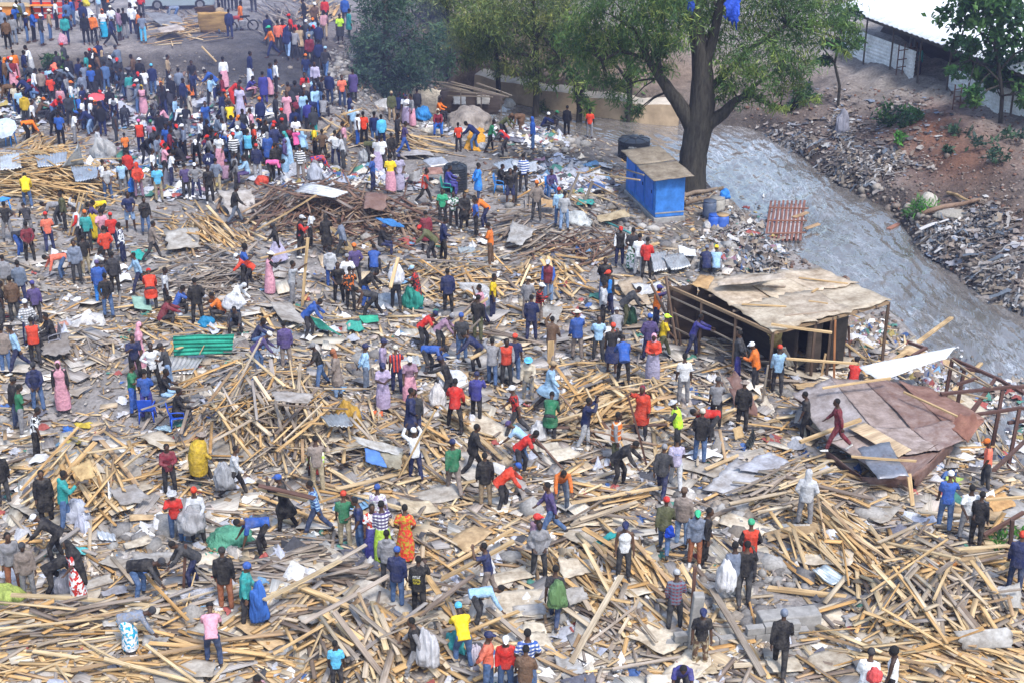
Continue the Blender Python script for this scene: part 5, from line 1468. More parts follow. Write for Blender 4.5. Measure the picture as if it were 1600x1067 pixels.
# ------------------------------------------------------------------ shared shapes for the things around the crowd
def quad_patch(c4, warp=.06, th=.012, nu=10, nv=8, corr=0.0, jag=.03, seed=0, pitch=.15):
    """thick sheet between four world corners (c0-c1 top edge, c3-c2 bottom edge); corrugation runs from top to bottom"""
    rg = np.random.default_rng(seed + 17); c4 = [np.array(c, float) for c in c4]; w = np.linalg.norm(c4[1] - c4[0])
    if corr: nu = max(nu, int(w / pitch * 4))
    u = np.linspace(0, 1, nu + 1); v = np.linspace(0, 1, nv + 1); U, Vv = np.meshgrid(u, v, indexing='ij')
    ju = np.zeros_like(U); jv = np.zeros_like(U); ju[0] = rg.normal(0, jag, nv + 1); ju[-1] = rg.normal(0, jag, nv + 1); jv[:, 0] = rg.normal(0, jag, nu + 1); jv[:, -1] = rg.normal(0, jag, nu + 1)
    if corr: jv[:, 0] *= .3; jv[:, -1] *= .3
    Uj, Vj = U + ju, Vv + jv
    Pt = (c4[0][None, None] * ((1 - Uj) * (1 - Vj))[..., None] + c4[1][None, None] * (Uj * (1 - Vj))[..., None] + c4[2][None, None] * (Uj * Vj)[..., None] + c4[3][None, None] * ((1 - Uj) * Vj)[..., None])
    n = np.cross(c4[1] - c4[0], c4[3] - c4[0]); n /= np.linalg.norm(n) + 1e-9
    if n[2] < 0: n = -n
    ph = rg.uniform(0, 6.28, 5); Wp = warp * (.6 * np.sin(U * 4.2 + ph[0] + 2 * Vv) + .5 * np.sin(Vv * 5.1 + ph[1]) + .35 * np.sin(U * 9 + Vv * 7 + ph[2]))
    if corr: Wp = Wp + corr * np.sin(U * w / pitch * 2 * math.pi)
    top = (Pt + n * (Wp + th / 2)[..., None]).reshape(-1, 3); bot = (Pt + n * (Wp - th / 2)[..., None]).reshape(-1, 3); N_ = len(top)
    idx = np.arange(N_).reshape(nu + 1, nv + 1)
    q = np.stack([idx[:-1, :-1].ravel(), idx[1:, :-1].ravel(), idx[1:, 1:].ravel(), idx[:-1, 1:].ravel()], 1)
    rim = np.array(list(idx[:, 0]) + list(idx[-1, 1:]) + list(idx[-2::-1, -1]) + list(idx[0, -2:0:-1])); r2 = np.roll(rim, -1)
    h = np.linalg.norm(c4[3] - c4[0]); uv = np.stack([U.ravel() * w, Vv.ravel() * h], 1) + rg.uniform(0, 40)
    return np.concatenate([top, bot]), np.concatenate([q, q[:, ::-1] + N_, np.stack([rim, rim + N_, r2 + N_, r2], 1)]), np.concatenate([uv, uv])
_seed = [100]
def panel(name, c4, colr, mat, label=None, cat=None, group=None, parent=None, smooth=False, **kw):
    _seed[0] += 1; v, q, uv = quad_patch(c4, seed=_seed[0], **kw); o = None
    if parent is None:
        c = np.mean([np.array(x, float) for x in c4], 0); o = fast_obj(name, v - c, q, mat, col=np.tile(np.array(colr, float), (len(v), 1)), uv=uv, smooth=smooth); o.location = c
    else:
        M = np.array(parent.matrix_basis.inverted()); v = v @ M[:3, :3].T + M[:3, 3]
        o = fast_obj(name, v, q, mat, col=np.tile(np.array(colr, float), (len(v), 1)), uv=uv, smooth=smooth, parent=parent)
    return tag(o, label, cat, group)
def bar(name, a, b, w, t, colr, parent=None, label=None, cat=None, group=None, mat=None, bow=.008, roll=0.0):
    a, b = np.array(a, float), np.array(b, float); L = np.linalg.norm(b - a); v, f, uv = board_geo(L, w, t, 4, bow)
    Rm = frame_from(b - a, roll); v = v @ Rm.T + (a + b) / 2; c = (a + b) / 2
    if parent is not None: M = np.array(parent.matrix_basis.inverted()); v = v @ M[:3, :3].T + M[:3, 3]
    else: v = v - c
    o = mesh_obj(name, v, f, mat or MATS['wood'], parent, col=np.tile(np.array(colr, float), (len(v), 1)), uv=uv)
    if parent is None: o.location = c
    return tag(o, label, cat, group)
def tube_geo(pts, rad, n=8, closed=True):
    pts = [np.array(p, float) for p in pts]; m = len(pts); v, f = [], []
    for i, p in enumerate(pts):
        d = pts[min(i + 1, m - 1)] - pts[max(i - 1, 0)]; d /= np.linalg.norm(d) + 1e-9; ax = np.cross(d, [0, 0, 1.0]) if abs(d[2]) < .95 else np.cross(d, [0, 1.0, 0]); ax /= np.linalg.norm(ax); ay = np.cross(d, ax); r = rad[i] if np.ndim(rad) else rad
        for k in range(n): a = 2 * math.pi * k / n; v.append(p + ax * r * math.cos(a) + ay * r * math.sin(a))
    for i in range(m - 1):
        for k in range(n): k2 = (k + 1) % n; f.append((i * n + k, i * n + k2, (i + 1) * n + k2, (i + 1) * n + k))
    if closed: f.append(tuple(range(n - 1, -1, -1))); f.append(tuple((m - 1) * n + k for k in range(n)))
    return np.array(v), f
def tube(name, pts, rad, mat, parent=None, n=8, smooth=True, colr=(.2, .2, .2), local=False):
    v, f = tube_geo(pts, rad, n)
    if parent is not None and not local: M = np.array(parent.matrix_basis.inverted()); v = v @ M[:3, :3].T + M[:3, 3]
    o = mesh_obj(name, v, f, mat, parent, col=np.tile(np.array(colr, float), (len(v), 1)), uv=v[:, :2] * 3, smooth=smooth); return o
def lathe(name, prof, mat, parent=None, n=24, loc=(0, 0, 0), smooth=True, colr=(.5, .5, .5)):
    v, f = [], []; m = len(prof)
    for (r, z) in prof:
        for k in range(n): a = 2 * math.pi * k / n; v.append((r * math.cos(a) + loc[0], r * math.sin(a) + loc[1], z + loc[2]))
    for i in range(m - 1):
        for k in range(n): k2 = (k + 1) % n; f.append((i * n + k, i * n + k2, (i + 1) * n + k2, (i + 1) * n + k))
    f.append(tuple(range(n - 1, -1, -1))); f.append(tuple((m - 1) * n + k for k in range(n)))
    return mesh_obj(name, np.array(v), f, mat, parent, col=np.tile(np.array(colr), (len(v), 1)), smooth=smooth)
def lump(name, loc, sx, sy, sz, colr, mat, label=None, cat=None, group=None, rough=.16, parent=None, rz=0.0, lean=0.0, seed=None):
    """a stuffed sack or crumpled bundle"""
    bm = bmesh.new(); bmesh.ops.create_icosphere(bm, subdivisions=4, radius=1); sd = seed or random.random() * 50
    for v in bm.verts:
        x, y, z = v.co; k = 1 + rough * (.5 * math.sin(3.1 * x + sd) + .5 * math.sin(4.3 * y + 2 * sd) + .4 * math.sin(5.7 * z + x * 3 + sd) + .35 * math.sin(9 * x + 7 * y + sd * 3) + .3 * math.sin(11 * y - 8 * z + sd) + .2 * math.sin(19 * x + 15 * z - 13 * y))
        q = (abs(x) ** 2.5 + abs(y) ** 2.5 + abs(z) ** 2.5) ** .4; v.co = Vector((x, y, z)) / max(q, .6) * k; v.co.x *= 1 - .22 * v.co.z; v.co.y *= 1 - .22 * v.co.z
        v.co.x *= sx / 2 * .86; v.co.y *= sy / 2 * .86; v.co.z = max(v.co.z, -.8) * sz / 2 * .92 + sz * .38
        v.co.y += lean * v.co.z
    me = bpy.data.meshes.new(name); bm.to_mesh(me); bm.free(); nvt = len(me.vertices)
    a = me.color_attributes.new('Col', 'FLOAT_COLOR', 'POINT'); c = np.ones((nvt, 4), np.float32); c[:, :3] = colr; a.data.foreach_set('color', c.ravel())
    l = me.uv_layers.new(name='UVMap'); vi = np.zeros(len(me.loops), np.int32); me.loops.foreach_get('vertex_index', vi); co = np.zeros(nvt * 3, np.float32); me.vertices.foreach_get('co', co); l.data.foreach_set('uv', (co.reshape(-1, 3)[vi][:, :2] + sd).ravel())
    me.polygons.foreach_set('use_smooth', np.ones(len(me.polygons), bool)); me.materials.append(mat); o = bpy.data.objects.new(name, me); o.location = loc; o.rotation_euler = (0, 0, rz); link(o, parent); return tag(o, label, cat, group)
def text_mesh(name, s, size, mat, parent, M, spacing=1.0):
    cu = bpy.data.curves.new(name, 'FONT'); cu.body = s; cu.size = size; cu.align_x = 'CENTER'; cu.align_y = 'CENTER'; cu.extrude = .004; cu.space_character = spacing; cu.offset = size * .02
    t = bpy.data.objects.new(name, cu); COL.objects.link(t); dg = bpy.context.evaluated_depsgraph_get(); me = bpy.data.meshes.new_from_object(t.evaluated_get(dg)); bpy.data.objects.remove(t); bpy.data.curves.remove(cu)
    me.materials.clear(); me.materials.append(mat); o = bpy.data.objects.new(name, me); link(o, parent); o.matrix_local = M; return o
A_ = np.array
def PZ(x, y, z): return P(x, y, z)
def PG(x, y, up=0.0): p = G1(x, y); p[2] += up; return p
BW, IR, RU, TP, PT, WD = MATS['board'], MATS['iron'], MATS['rust'], MATS['tarp'], MATS['paint'], MATS['wood']
# ------------------------------------------------------------------ loose sheets: boards, iron sheets, read off the photo
# corners TL TR BR BL in pixels, heights of the corners above the ground, colour, material key, corrugated, label
SHEETS = [
 ((270,524),(366,522),(362,552),(272,556),(.95,.95,.18,.18),(.03,.36,.25),'p',1,'bright green corrugated iron sheet propped up on the rubble'),
 ((255,556),(318,560),(300,585),(240,580),(.3,.3,.1,.1),(.42,.42,.42),'i',1,'grey corrugated iron sheet lying under the green one'),
 ((1340,572),(1492,543),(1478,560),(1376,595),(1.2,1.5,1.5,1.0),(.66,.68,.70),'p',0,'long white iron sheet on poles above the fallen brown roof'),
 ((424,610),(490,616),(484,630),(430,628),(1.2,1.1,1.0,1.1),(.33,.31,.30),'b',0,'grey board lying on top of the tall tangled lumber heap'),
 ((552,682),(630,700),(625,712),(562,695),(.7,.6,.5,.6),(.48,.48,.47),'b',0,'long pale sheet sliding off the tall tangled lumber heap'),
 ((570,700),(592,703),(605,730),(572,722),(.5,.5,.3,.3),(.09,.20,.50),'p',0,'blue painted panel below the tangled lumber heap'),
 ((592,703),(630,708),(626,732),(605,730),(.5,.5,.3,.3),(.30,.28,.22),'b',0,'olive board beside the blue painted panel'),
 ((500,650),(540,645),(552,664),(515,666),(.7,.7,.6,.6),(.30,.32,.34),'i',1,'grey corrugated piece by the orange and green bundle'),
 ((340,300),(395,296),(402,330),(362,342),(.7,.8,.15,.1),(.38,.35,.33),'b',0,'large grey board leaning behind the man walking in black jacket'),
 ((258,360),(310,355),(312,385),(262,392),(.3,.3,.15,.1),(.40,.38,.35),'b',0,'grey board on the fan-shaped plank heap'),
 ((505,345),(530,365),(572,405),(560,410),(.6,.5,.1,.3),(.34,.25,.13),'b',0,'curved tan board at the foot of the dark wreckage heap'),
 ((460,300),(480,286),(545,300),(520,310),(.9,1.1,.8,.7),(.45,.47,.50),'i',1,'silver corrugated sheet on top of the dark wreckage heap'),
 ((585,340),(618,343),(632,354),(600,352),(.6,.6,.5,.5),(.05,.22,.55),'t',0,'flat blue tarp on the dark wreckage heap'),
 ((570,300),(606,305),(600,330),(568,326),(.9,.9,.6,.6),(.21,.14,.12),'r',0,'rusty brown sheet in the dark wreckage heap'),
 ((800,345),(838,360),(815,385),(792,378),(.5,.5,.3,.3),(.36,.35,.34),'b',0,'pale board on the stack beside the brown poles'),
 ((842,310),(870,314),(866,326),(840,322),(.4,.4,.2,.2),(.42,.28,.15),'b',0,'tan plywood by the two men in pale shirts'),
 ((930,338),(978,328),(986,338),(940,348),(.4,.4,.3,.3),(.40,.33,.22),'b',0,'tan slatted board below the blue toilet block'),
 ((1015,398),(1040,392),(1050,418),(1022,426),(.45,.4,.2,.2),(.52,.53,.55),'i',1,'white corrugated sheet beside the person in red shirt'),
 ((1035,400),(1068,395),(1080,416),(1048,424),(.5,.4,.2,.2),(.46,.48,.50),'i',1,'silver corrugated sheet in the middle of the small iron pile'),
 ((1060,384),(1086,390),(1088,402),(1062,398),(.5,.4,.3,.3),(.62,.63,.65),'p',0,'white sheet at the back of the small iron pile'),
 ((988,442),(1030,440),(1036,455),(998,460),(.3,.3,.2,.2),(.58,.58,.58),'t',0,'white plastic sheet before the open shack'),
 ((965,440),(1000,432),(1018,475),(985,478),(.25,.2,.1,.1),(.42,.34,.25),'b',0,'brown plywood in front of the open shack'),
 ((848,475),(880,480),(868,510),(845,505),(.2,.2,.1,.1),(.36,.35,.33),'b',0,'grey board under the man in blue and maroon jacket'),
 ((1135,590),(1150,580),(1180,625),(1165,640),(.9,1.1,.5,.2),(.20,.13,.115),'r',0,'rusty brown plate standing before the fallen brown roof'),
 ((1140,605),(1175,612),(1185,650),(1150,640),(.6,.6,.2,.2),(.22,.14,.12),'r',0,'bent rusty sheet below the standing rusty plate'),
 ((1340,700),(1390,690),(1420,742),(1372,750),(1.0,1.0,.85,.85),(.25,.26,.30),'i',0,'blue grey metal panel lying on the fallen brown roof'),
 ((1100,765),(1150,715),(1205,735),(1150,775),(.2,.45,.4,.2),(.40,.40,.42),'b',0,'large grey board beneath the pile of planks'),
 ((1150,730),(1200,704),(1235,722),(1190,742),(.5,.6,.5,.4),(.36,.37,.42),'b',0,'blue grey board at the rim of the pile of planks'),
 ((1165,695),(1176,666),(1182,684),(1172,700),(.2,.5,.4,.2),(.06,.07,.07),'i',1,'dark corrugated piece by the crouching man in black'),
 ((1143,670),(1158,664),(1163,682),(1150,687),(.5,.5,.2,.2),(.50,.36,.19),'b',0,'small upright plywood panel by the man in black jacket'),
 ((1405,888),(1495,876),(1490,890),(1408,900),(.35,.35,.1,.1),(.46,.20,.06),'w',0,'wide orange plank set on edge in the river-side lumber'),
 ((1268,890),(1290,882),(1332,905),(1300,914),(.3,.35,.2,.1),(.46,.53,.57),'i',1,'pale blue corrugated sheet below the diagonal plank pile'),
 ((1540,775),(1570,768),(1588,790),(1552,800),(.35,.3,.15,.15),(.50,.30,.13),'b',0,'orange plywood board beside the man in salmon tee'),
 ((1495,985),(1578,980),(1582,1012),(1505,1016),(.8,.7,.3,.3),(.36,.35,.34),'b',0,'large grey board leaning at the end of the fan heap'),
 ((1545,925),(1592,910),(1598,950),(1560,952),(.5,.5,.3,.3),(.38,.37,.35),'b',0,'grey board above the leaning one in the corner'),
 ((870,870),(925,875),(930,893),(880,905),(.4,.4,.3,.2),(.52,.46,.37),'b',0,'large cream board in the wide pale slat heap'),
 ((880,920),(910,915),(922,935),(890,945),(.5,.5,.3,.3),(.34,.33,.32),'b',0,'grey board in the wide pale slat heap'),
 ((925,848),(955,830),(965,838),(940,850),(.5,.5,.4,.4),(.03,.34,.34),'t',0,'turquoise cloth draped over planks'),
 ((1112,945),(1135,942),(1142,968),(1125,966),(.15,.15,.1,.05),(.46,.47,.46),'i',1,'pale corrugated sheet right of the rusty post'),
 ((100,610),(130,606),(150,600),(120,618),(.1,.1,.1,.1),(.34,.30,.26),'b',0,'low concrete coloured board on the cleared dirt'),
 ((70,525),(108,520),(110,553),(65,555),(.55,.5,.3,.3),(.24,.22,.21),'b',0,'grey table board under the seated man in black'),
 ((75,520),(108,500),(106,512),(80,535),(.1,.2,.1,.05),(.55,.28,.22),'t',0,'pinkish plastic sheet among the scrap'),
 ((105,500),(160,490),(165,505),(112,515),(.1,.1,.1,.1),(.58,.57,.56),'t',0,'white plastic sheet among the scrap'),
 ((205,463),(232,465),(238,485),(210,483),(.35,.3,.15,.15),(.25,.40,.33),'p',0,'pale green board behind the person in red coat'),
 ((205,392),(222,390),(230,405),(206,407),(.35,.3,.1,.1),(.03,.38,.34),'t',0,'turquoise tarp on the ground by the patterned top'),
 ((470,490),(500,500),(535,525),(500,515),(.4,.4,.2,.2),(.05,.33,.24),'t',0,'long green tarp strip in the scrap beneath the bending man'),
 ((540,505),(565,503),(570,515),(545,518),(.25,.25,.15,.15),(.05,.34,.27),'t',0,'green tarp piece below the bending man in grey tank top'),
 ((560,495),(590,492),(592,503),(568,505),(.2,.2,.1,.1),(.04,.35,.22),'p',0,'flat green panel by the bending man in grey tank top'),
 ((420,470),(450,472),(490,510),(440,500),(.4,.4,.3,.2),(.36,.34,.32),'b',0,'grey board tilted over the scrap by the standing pole'),
 ((0,245),(30,240),(34,262),(0,268),(.9,.9,.8,.8),(.62,.64,.66),'i',1,'stack of white roofing sheets at the edge'),
 ((54,243),(105,238),(102,258),(60,262),(.9,1.1,.8,.7),(.42,.46,.52),'i',1,'crumpled silver roofing sheet on the long timber heap'),
 ((95,262),(122,232),(120,215),(132,258),(.9,1.7,2.2,.8),(.40,.43,.46),'i',0,'tall bent grey sheet standing on the silver iron sheets'),
 ((110,262),(150,260),(155,278),(118,285),(.8,.6,.4,.6),(.40,.45,.52),'i',1,'bluish roofing sheet at the end of the silver iron sheets'),
 ((128,285),(140,280),(150,300),(138,303),(.4,.4,.1,.1),(.40,.42,.44),'i',1,'grey corrugated sheet standing behind the tied planks'),
 ((225,20),(275,22),(290,38),(250,40),(.5,.5,.2,.2),(.22,.23,.25),'b',0,'dark grey board leaning on the terrace by the grey car'),
 ((245,45),(275,37),(290,47),(250,51),(.55,.6,.6,.55),(.44,.38,.34),'b',0,'pale board on top of the terrace plank stack'),
 ((308,20),(356,20),(355,51),(313,50),(1.25,1.25,.02,.02),(.62,.38,.13),'w',0,'upright orange plywood panel with a white paper on it'),
 ((302,12),(336,10),(336,22),(306,22),(1.2,1.2,.6,.6),(.30,.20,.12),'b',0,'brown board behind the orange plywood panel'),
 ((625,235),(668,233),(680,243),(625,244),(.12,.12,.12,.12),(.33,.32,.33),'b',0,'flat grey board laid on the path by the timber stack'),
 ((660,250),(690,244),(702,256),(672,262),(.5,.6,.4,.3),(.48,.49,.52),'i',0,'folded pale iron sheet behind the black water tank'),
 ((640,272),(658,265),(655,285),(638,283),(.6,.6,.2,.2),(.26,.26,.27),'b',0,'dark grey board by the woman in lavender dress'),
 ((660,262),(690,262),(692,272),(668,274),(.6,.6,.4,.4),(.32,.19,.16),'r',0,'reddish brown sheet left of the black water tank'),
 ((770,255),(800,248),(815,262),(785,270),(.4,.4,.2,.2),(.46,.50,.55),'i',1,'bluish iron sheet right of the black water tank'),
 ((800,250),(840,255),(838,270),(806,268),(.4,.4,.2,.2),(.50,.53,.58),'t',0,'pale plastic sheet behind the striped shirt'),
 ((745,450),(785,470),(760,480),(738,465),(.5,.5,.3,.3),(.48,.48,.50),'i',1,'white corrugated piece by the person in pink top'),
 ((712,442),(760,445),(770,458),(725,455),(.5,.5,.3,.3),(.52,.52,.53),'t',0,'white sheet on the plank heap behind the yellow tee'),
 ((715,388),(742,386),(745,398),(720,400),(.2,.2,.1,.1),(.44,.48,.48),'i',1,'small corrugated sheet by the man in white shirt front'),
 ((530,440),(555,460),(580,475),(600,480),(.05,.05,.05,.05),(.36,.36,.36),'b',0,'thin flat board by the floral shirt'),
 ((515,935),(560,930),(575,955),(520,960),(.1,.1,.1,.1),(.46,.43,.36),'b',0,'pale corrugated board near the red cloth on the ground'),
 ((645,955),(700,952),(705,975),(648,980),(.12,.12,.1,.1),(.50,.44,.34),'b',0,'cream board under the person in lettered jacket'),
 ((605,942),(632,938),(648,952),(625,960),(.1,.1,.1,.1),(.42,.40,.37),'b',0,'grey board under the man in navy blazer'),
 ((280,925),(335,915),(332,932),(285,940),(.35,.35,.2,.2),(.46,.47,.52),'t',0,'pale grey plastic bundle by the man in black hoodie'),
 ((155,925),(195,912),(200,925),(160,932),(.3,.3,.2,.2),(.28,.29,.34),'b',0,'dark grey board behind the woman with the black chador'),
 ((225,990),(265,995),(260,1015),(222,1008),(.35,.3,.2,.2),(.35,.34,.33),'b',0,'grey board by the woman bending in the skirt'),
 ((155,965),(205,958),(210,972),(162,978),(.3,.3,.25,.25),(.36,.35,.34),'b',0,'grey board above the bending woman'),
 ((45,935),(90,940),(80,962),(50,955),(.25,.3,.2,.2),(.42,.27,.15),'b',0,'brown plywood behind the low stack'),
 ((190,950),(250,948),(245,966),(195,968),(.3,.3,.2,.2),(.52,.48,.40),'b',0,'cream board in the scrap below the planks'),
 ((865,1025),(900,1030),(920,1050),(880,1060),(.2,.2,.1,.1),(.36,.36,.36),'b',0,'grey board left of the low block wall'),
 ((815,990),(850,985),(872,1020),(840,1022),(.25,.25,.1,.1),(.50,.45,.37),'b',0,'cream board behind the man in checked shirt'),
 ((800,945),(850,942),(855,960),(805,963),(.2,.2,.1,.1),(.37,.36,.35),'b',0,'ragged grey board by the man with the green sack'),
 ((820,970),(850,975),(856,990),(815,985),(.2,.2,.1,.1),(.54,.49,.40),'b',0,'torn cream board below the man with the green sack'),
 ((1010,1055),(1050,1052),(1052,1072),(1012,1075),(.2,.2,.1,.1),(.60,.55,.47),'b',0,'cream board at the bottom edge beside the man in indigo tee'),
 ((1070,1030),(1110,1028),(1125,1052),(1085,1055),(.15,.15,.1,.1),(.48,.40,.28),'b',0,'cream board under the man in camouflage trousers'),
 ((1310,985),(1350,990),(1350,1006),(1315,1000),(.15,.15,.1,.1),(.55,.52,.46),'b',0,'cream sheet by the bare ground'),
 ((1255,968),(1290,965),(1300,980),(1262,985),(.15,.15,.1,.1),(.55,.52,.45),'b',0,'torn pale sheet near the man in dark suit'),
 ((1315,960),(1350,955),(1360,975),(1322,978),(.15,.15,.1,.1),(.40,.40,.41),'b',0,'grey sheet left of the fan heap'),
 ((855,705),(890,695),(908,712),(870,722),(.2,.2,.1,.1),(.58,.53,.44),'b',0,'cream board by the man in red top and blue cap'),
 ((830,695),(870,690),(880,702),(838,706),(.2,.2,.1,.1),(.46,.43,.37),'b',0,'pale board just behind the cream one'),
 ((725,560),(760,555),(770,575),(735,580),(.15,.15,.1,.1),(.36,.34,.32),'b',0,'grey board by the men carrying planks'),
 ((620,780),(668,782),(690,800),(640,803),(.2,.2,.1,.1),(.48,.41,.30),'b',0,'tan board below the man holding the long pole'),
 ((770,720),(790,728),(785,745),(768,735),(.3,.3,.1,.1),(.62,.61,.60),'p',0,'white panel by the man in leather jacket'),
 ((800,735),(812,738),(832,775),(818,785),(.6,.6,.1,.1),(.30,.28,.27),'b',0,'grey board leaning by the person bending in red top'),
 ((848,760),(870,758),(868,775),(850,777),(.25,.25,.1,.1),(.50,.42,.30),'b',0,'tan plywood by the man bending in orange sweater'),
 ((440,845),(490,830),(496,842),(450,856),(.15,.15,.1,.1),(.46,.49,.50),'i',1,'pale corrugated sheet behind the man bending in blue tee'),
 ((455,855),(510,845),(540,862),(480,870),(.12,.12,.1,.1),(.33,.33,.33),'b',0,'grey board lying right of the man bending in blue tee'),
 ((110,730),(140,715),(150,745),(125,750),(.8,.9,.6,.6),(.50,.36,.18),'b',0,'tan plywood on the yellow pine heap'),
 ((170,765),(210,755),(235,780),(190,790),(.5,.5,.2,.2),(.27,.26,.26),'b',0,'dark grey board on the far side of the yellow pine heap'),
 ((205,862),(272,862),(270,880),(215,880),(.3,.3,.2,.2),(.35,.34,.33),'b',0,'grey fibreboard by the rusty upright post'),
 ((150,828),(178,832),(182,845),(155,842),(.25,.25,.15,.15),(.55,.58,.62),'i',1,'white corrugated scrap behind the grey board'),
 ((640,430),(650,455),(655,470),(628,470),(.05,.05,.05,.05),(.3,.3,.3),'b',0,'small dark board behind the green sack'),
 ((610,560),(655,556),(660,570),(615,572),(.15,.15,.1,.1),(.55,.55,.53),'i',1,'pale corrugated sheet behind the striped shirt'),
 ((420,535),(455,545),(450,560),(415,556),(.2,.2,.1,.1),(.46,.47,.48),'i',1,'pale iron sheet by the man in purple shirt'),
]
KEY = dict(b=BW, i=IR, r=RU, t=TP, p=PT, w=WD)
SH = {}
for (a, b, c, d, hs, colr, k, corr, lab) in SHEETS:
    g = [PG(*q) for q in (a, b, c, d)]; base = float(np.mean([x[2] for x in g])) if 'brown roof' not in lab else 0.0
    pts4 = [PZ(q[0], q[1], base + h + .05) for q, h in zip((a, b, c, d), hs)]
    if lab.startswith(('bright green corr', 'long white iron')): pts4 = [pts4[3], pts4[0], pts4[1], pts4[2]]
    nm = 'tarp' if k == 't' else 'iron_sheet' if k in 'ir' or corr else 'board'
    SH[lab] = panel(nm, pts4, colr, KEY[k], lab, nm.replace('_', ' '), 'loose sheets among the wreckage', warp=.035 if k not in 't' else .09, corr=.028 if corr else 0, jag=.012 if k in 'ipw' else .03, th=.015 if k != 'w' else .03)
o = SH['upright orange plywood panel with a white paper on it']; q = [PZ(*x) for x in ((320, 24, PG(313, 50)[2] + 1.1), (327, 24, PG(313, 50)[2] + 1.1), (327, 32, PG(313, 50)[2] + .78), (320, 32, PG(313, 50)[2] + .78))]
panel('paper', [x - A_([0, .09, 0]) for x in q], (.75, .75, .75), PT, parent=o, warp=0, jag=0, nu=2, nv=2, th=.004)
# pale fibreboard and plywood pieces scattered through the lower half, one label for those nobody could tell apart
n = 78; q, p = scatter(n, 10, 1560, 560, 1060)
for i in range(n):
    s = random.random(); L = random.uniform(.7, 1.7); colr, w_ = ((.38, .35, .31), 'grey') if s < .45 else ((.52, .46, .37), 'cream') if s < .8 else ((.46, .33, .19), 'tan')
    g = p[i]; e = .4; sx = (float(GRIDH(A_([g[0] + e]), A_([g[1]]))[0]) - float(GRIDH(A_([g[0] - e]), A_([g[1]]))[0])) / (2 * e)
    a = random.uniform(-.9, .9); nm = 'board'
    colr = A_(colr) * random.uniform(.8, 1.2)
    sheet(nm, g + A_([0, 0, .14 + random.uniform(0, .12)]), (math.cos(a), math.sin(a)), L, L * random.uniform(.35, .7), colr, f'torn {w_} board lying loose among the splintered wood', 'board', BW, tilt=math.atan(sx) * math.cos(a) + random.uniform(-.1, .1), roll=random.uniform(-.12, .12), warp=.03, jag=.06, group=f'{w_} boards strewn among the splinters')
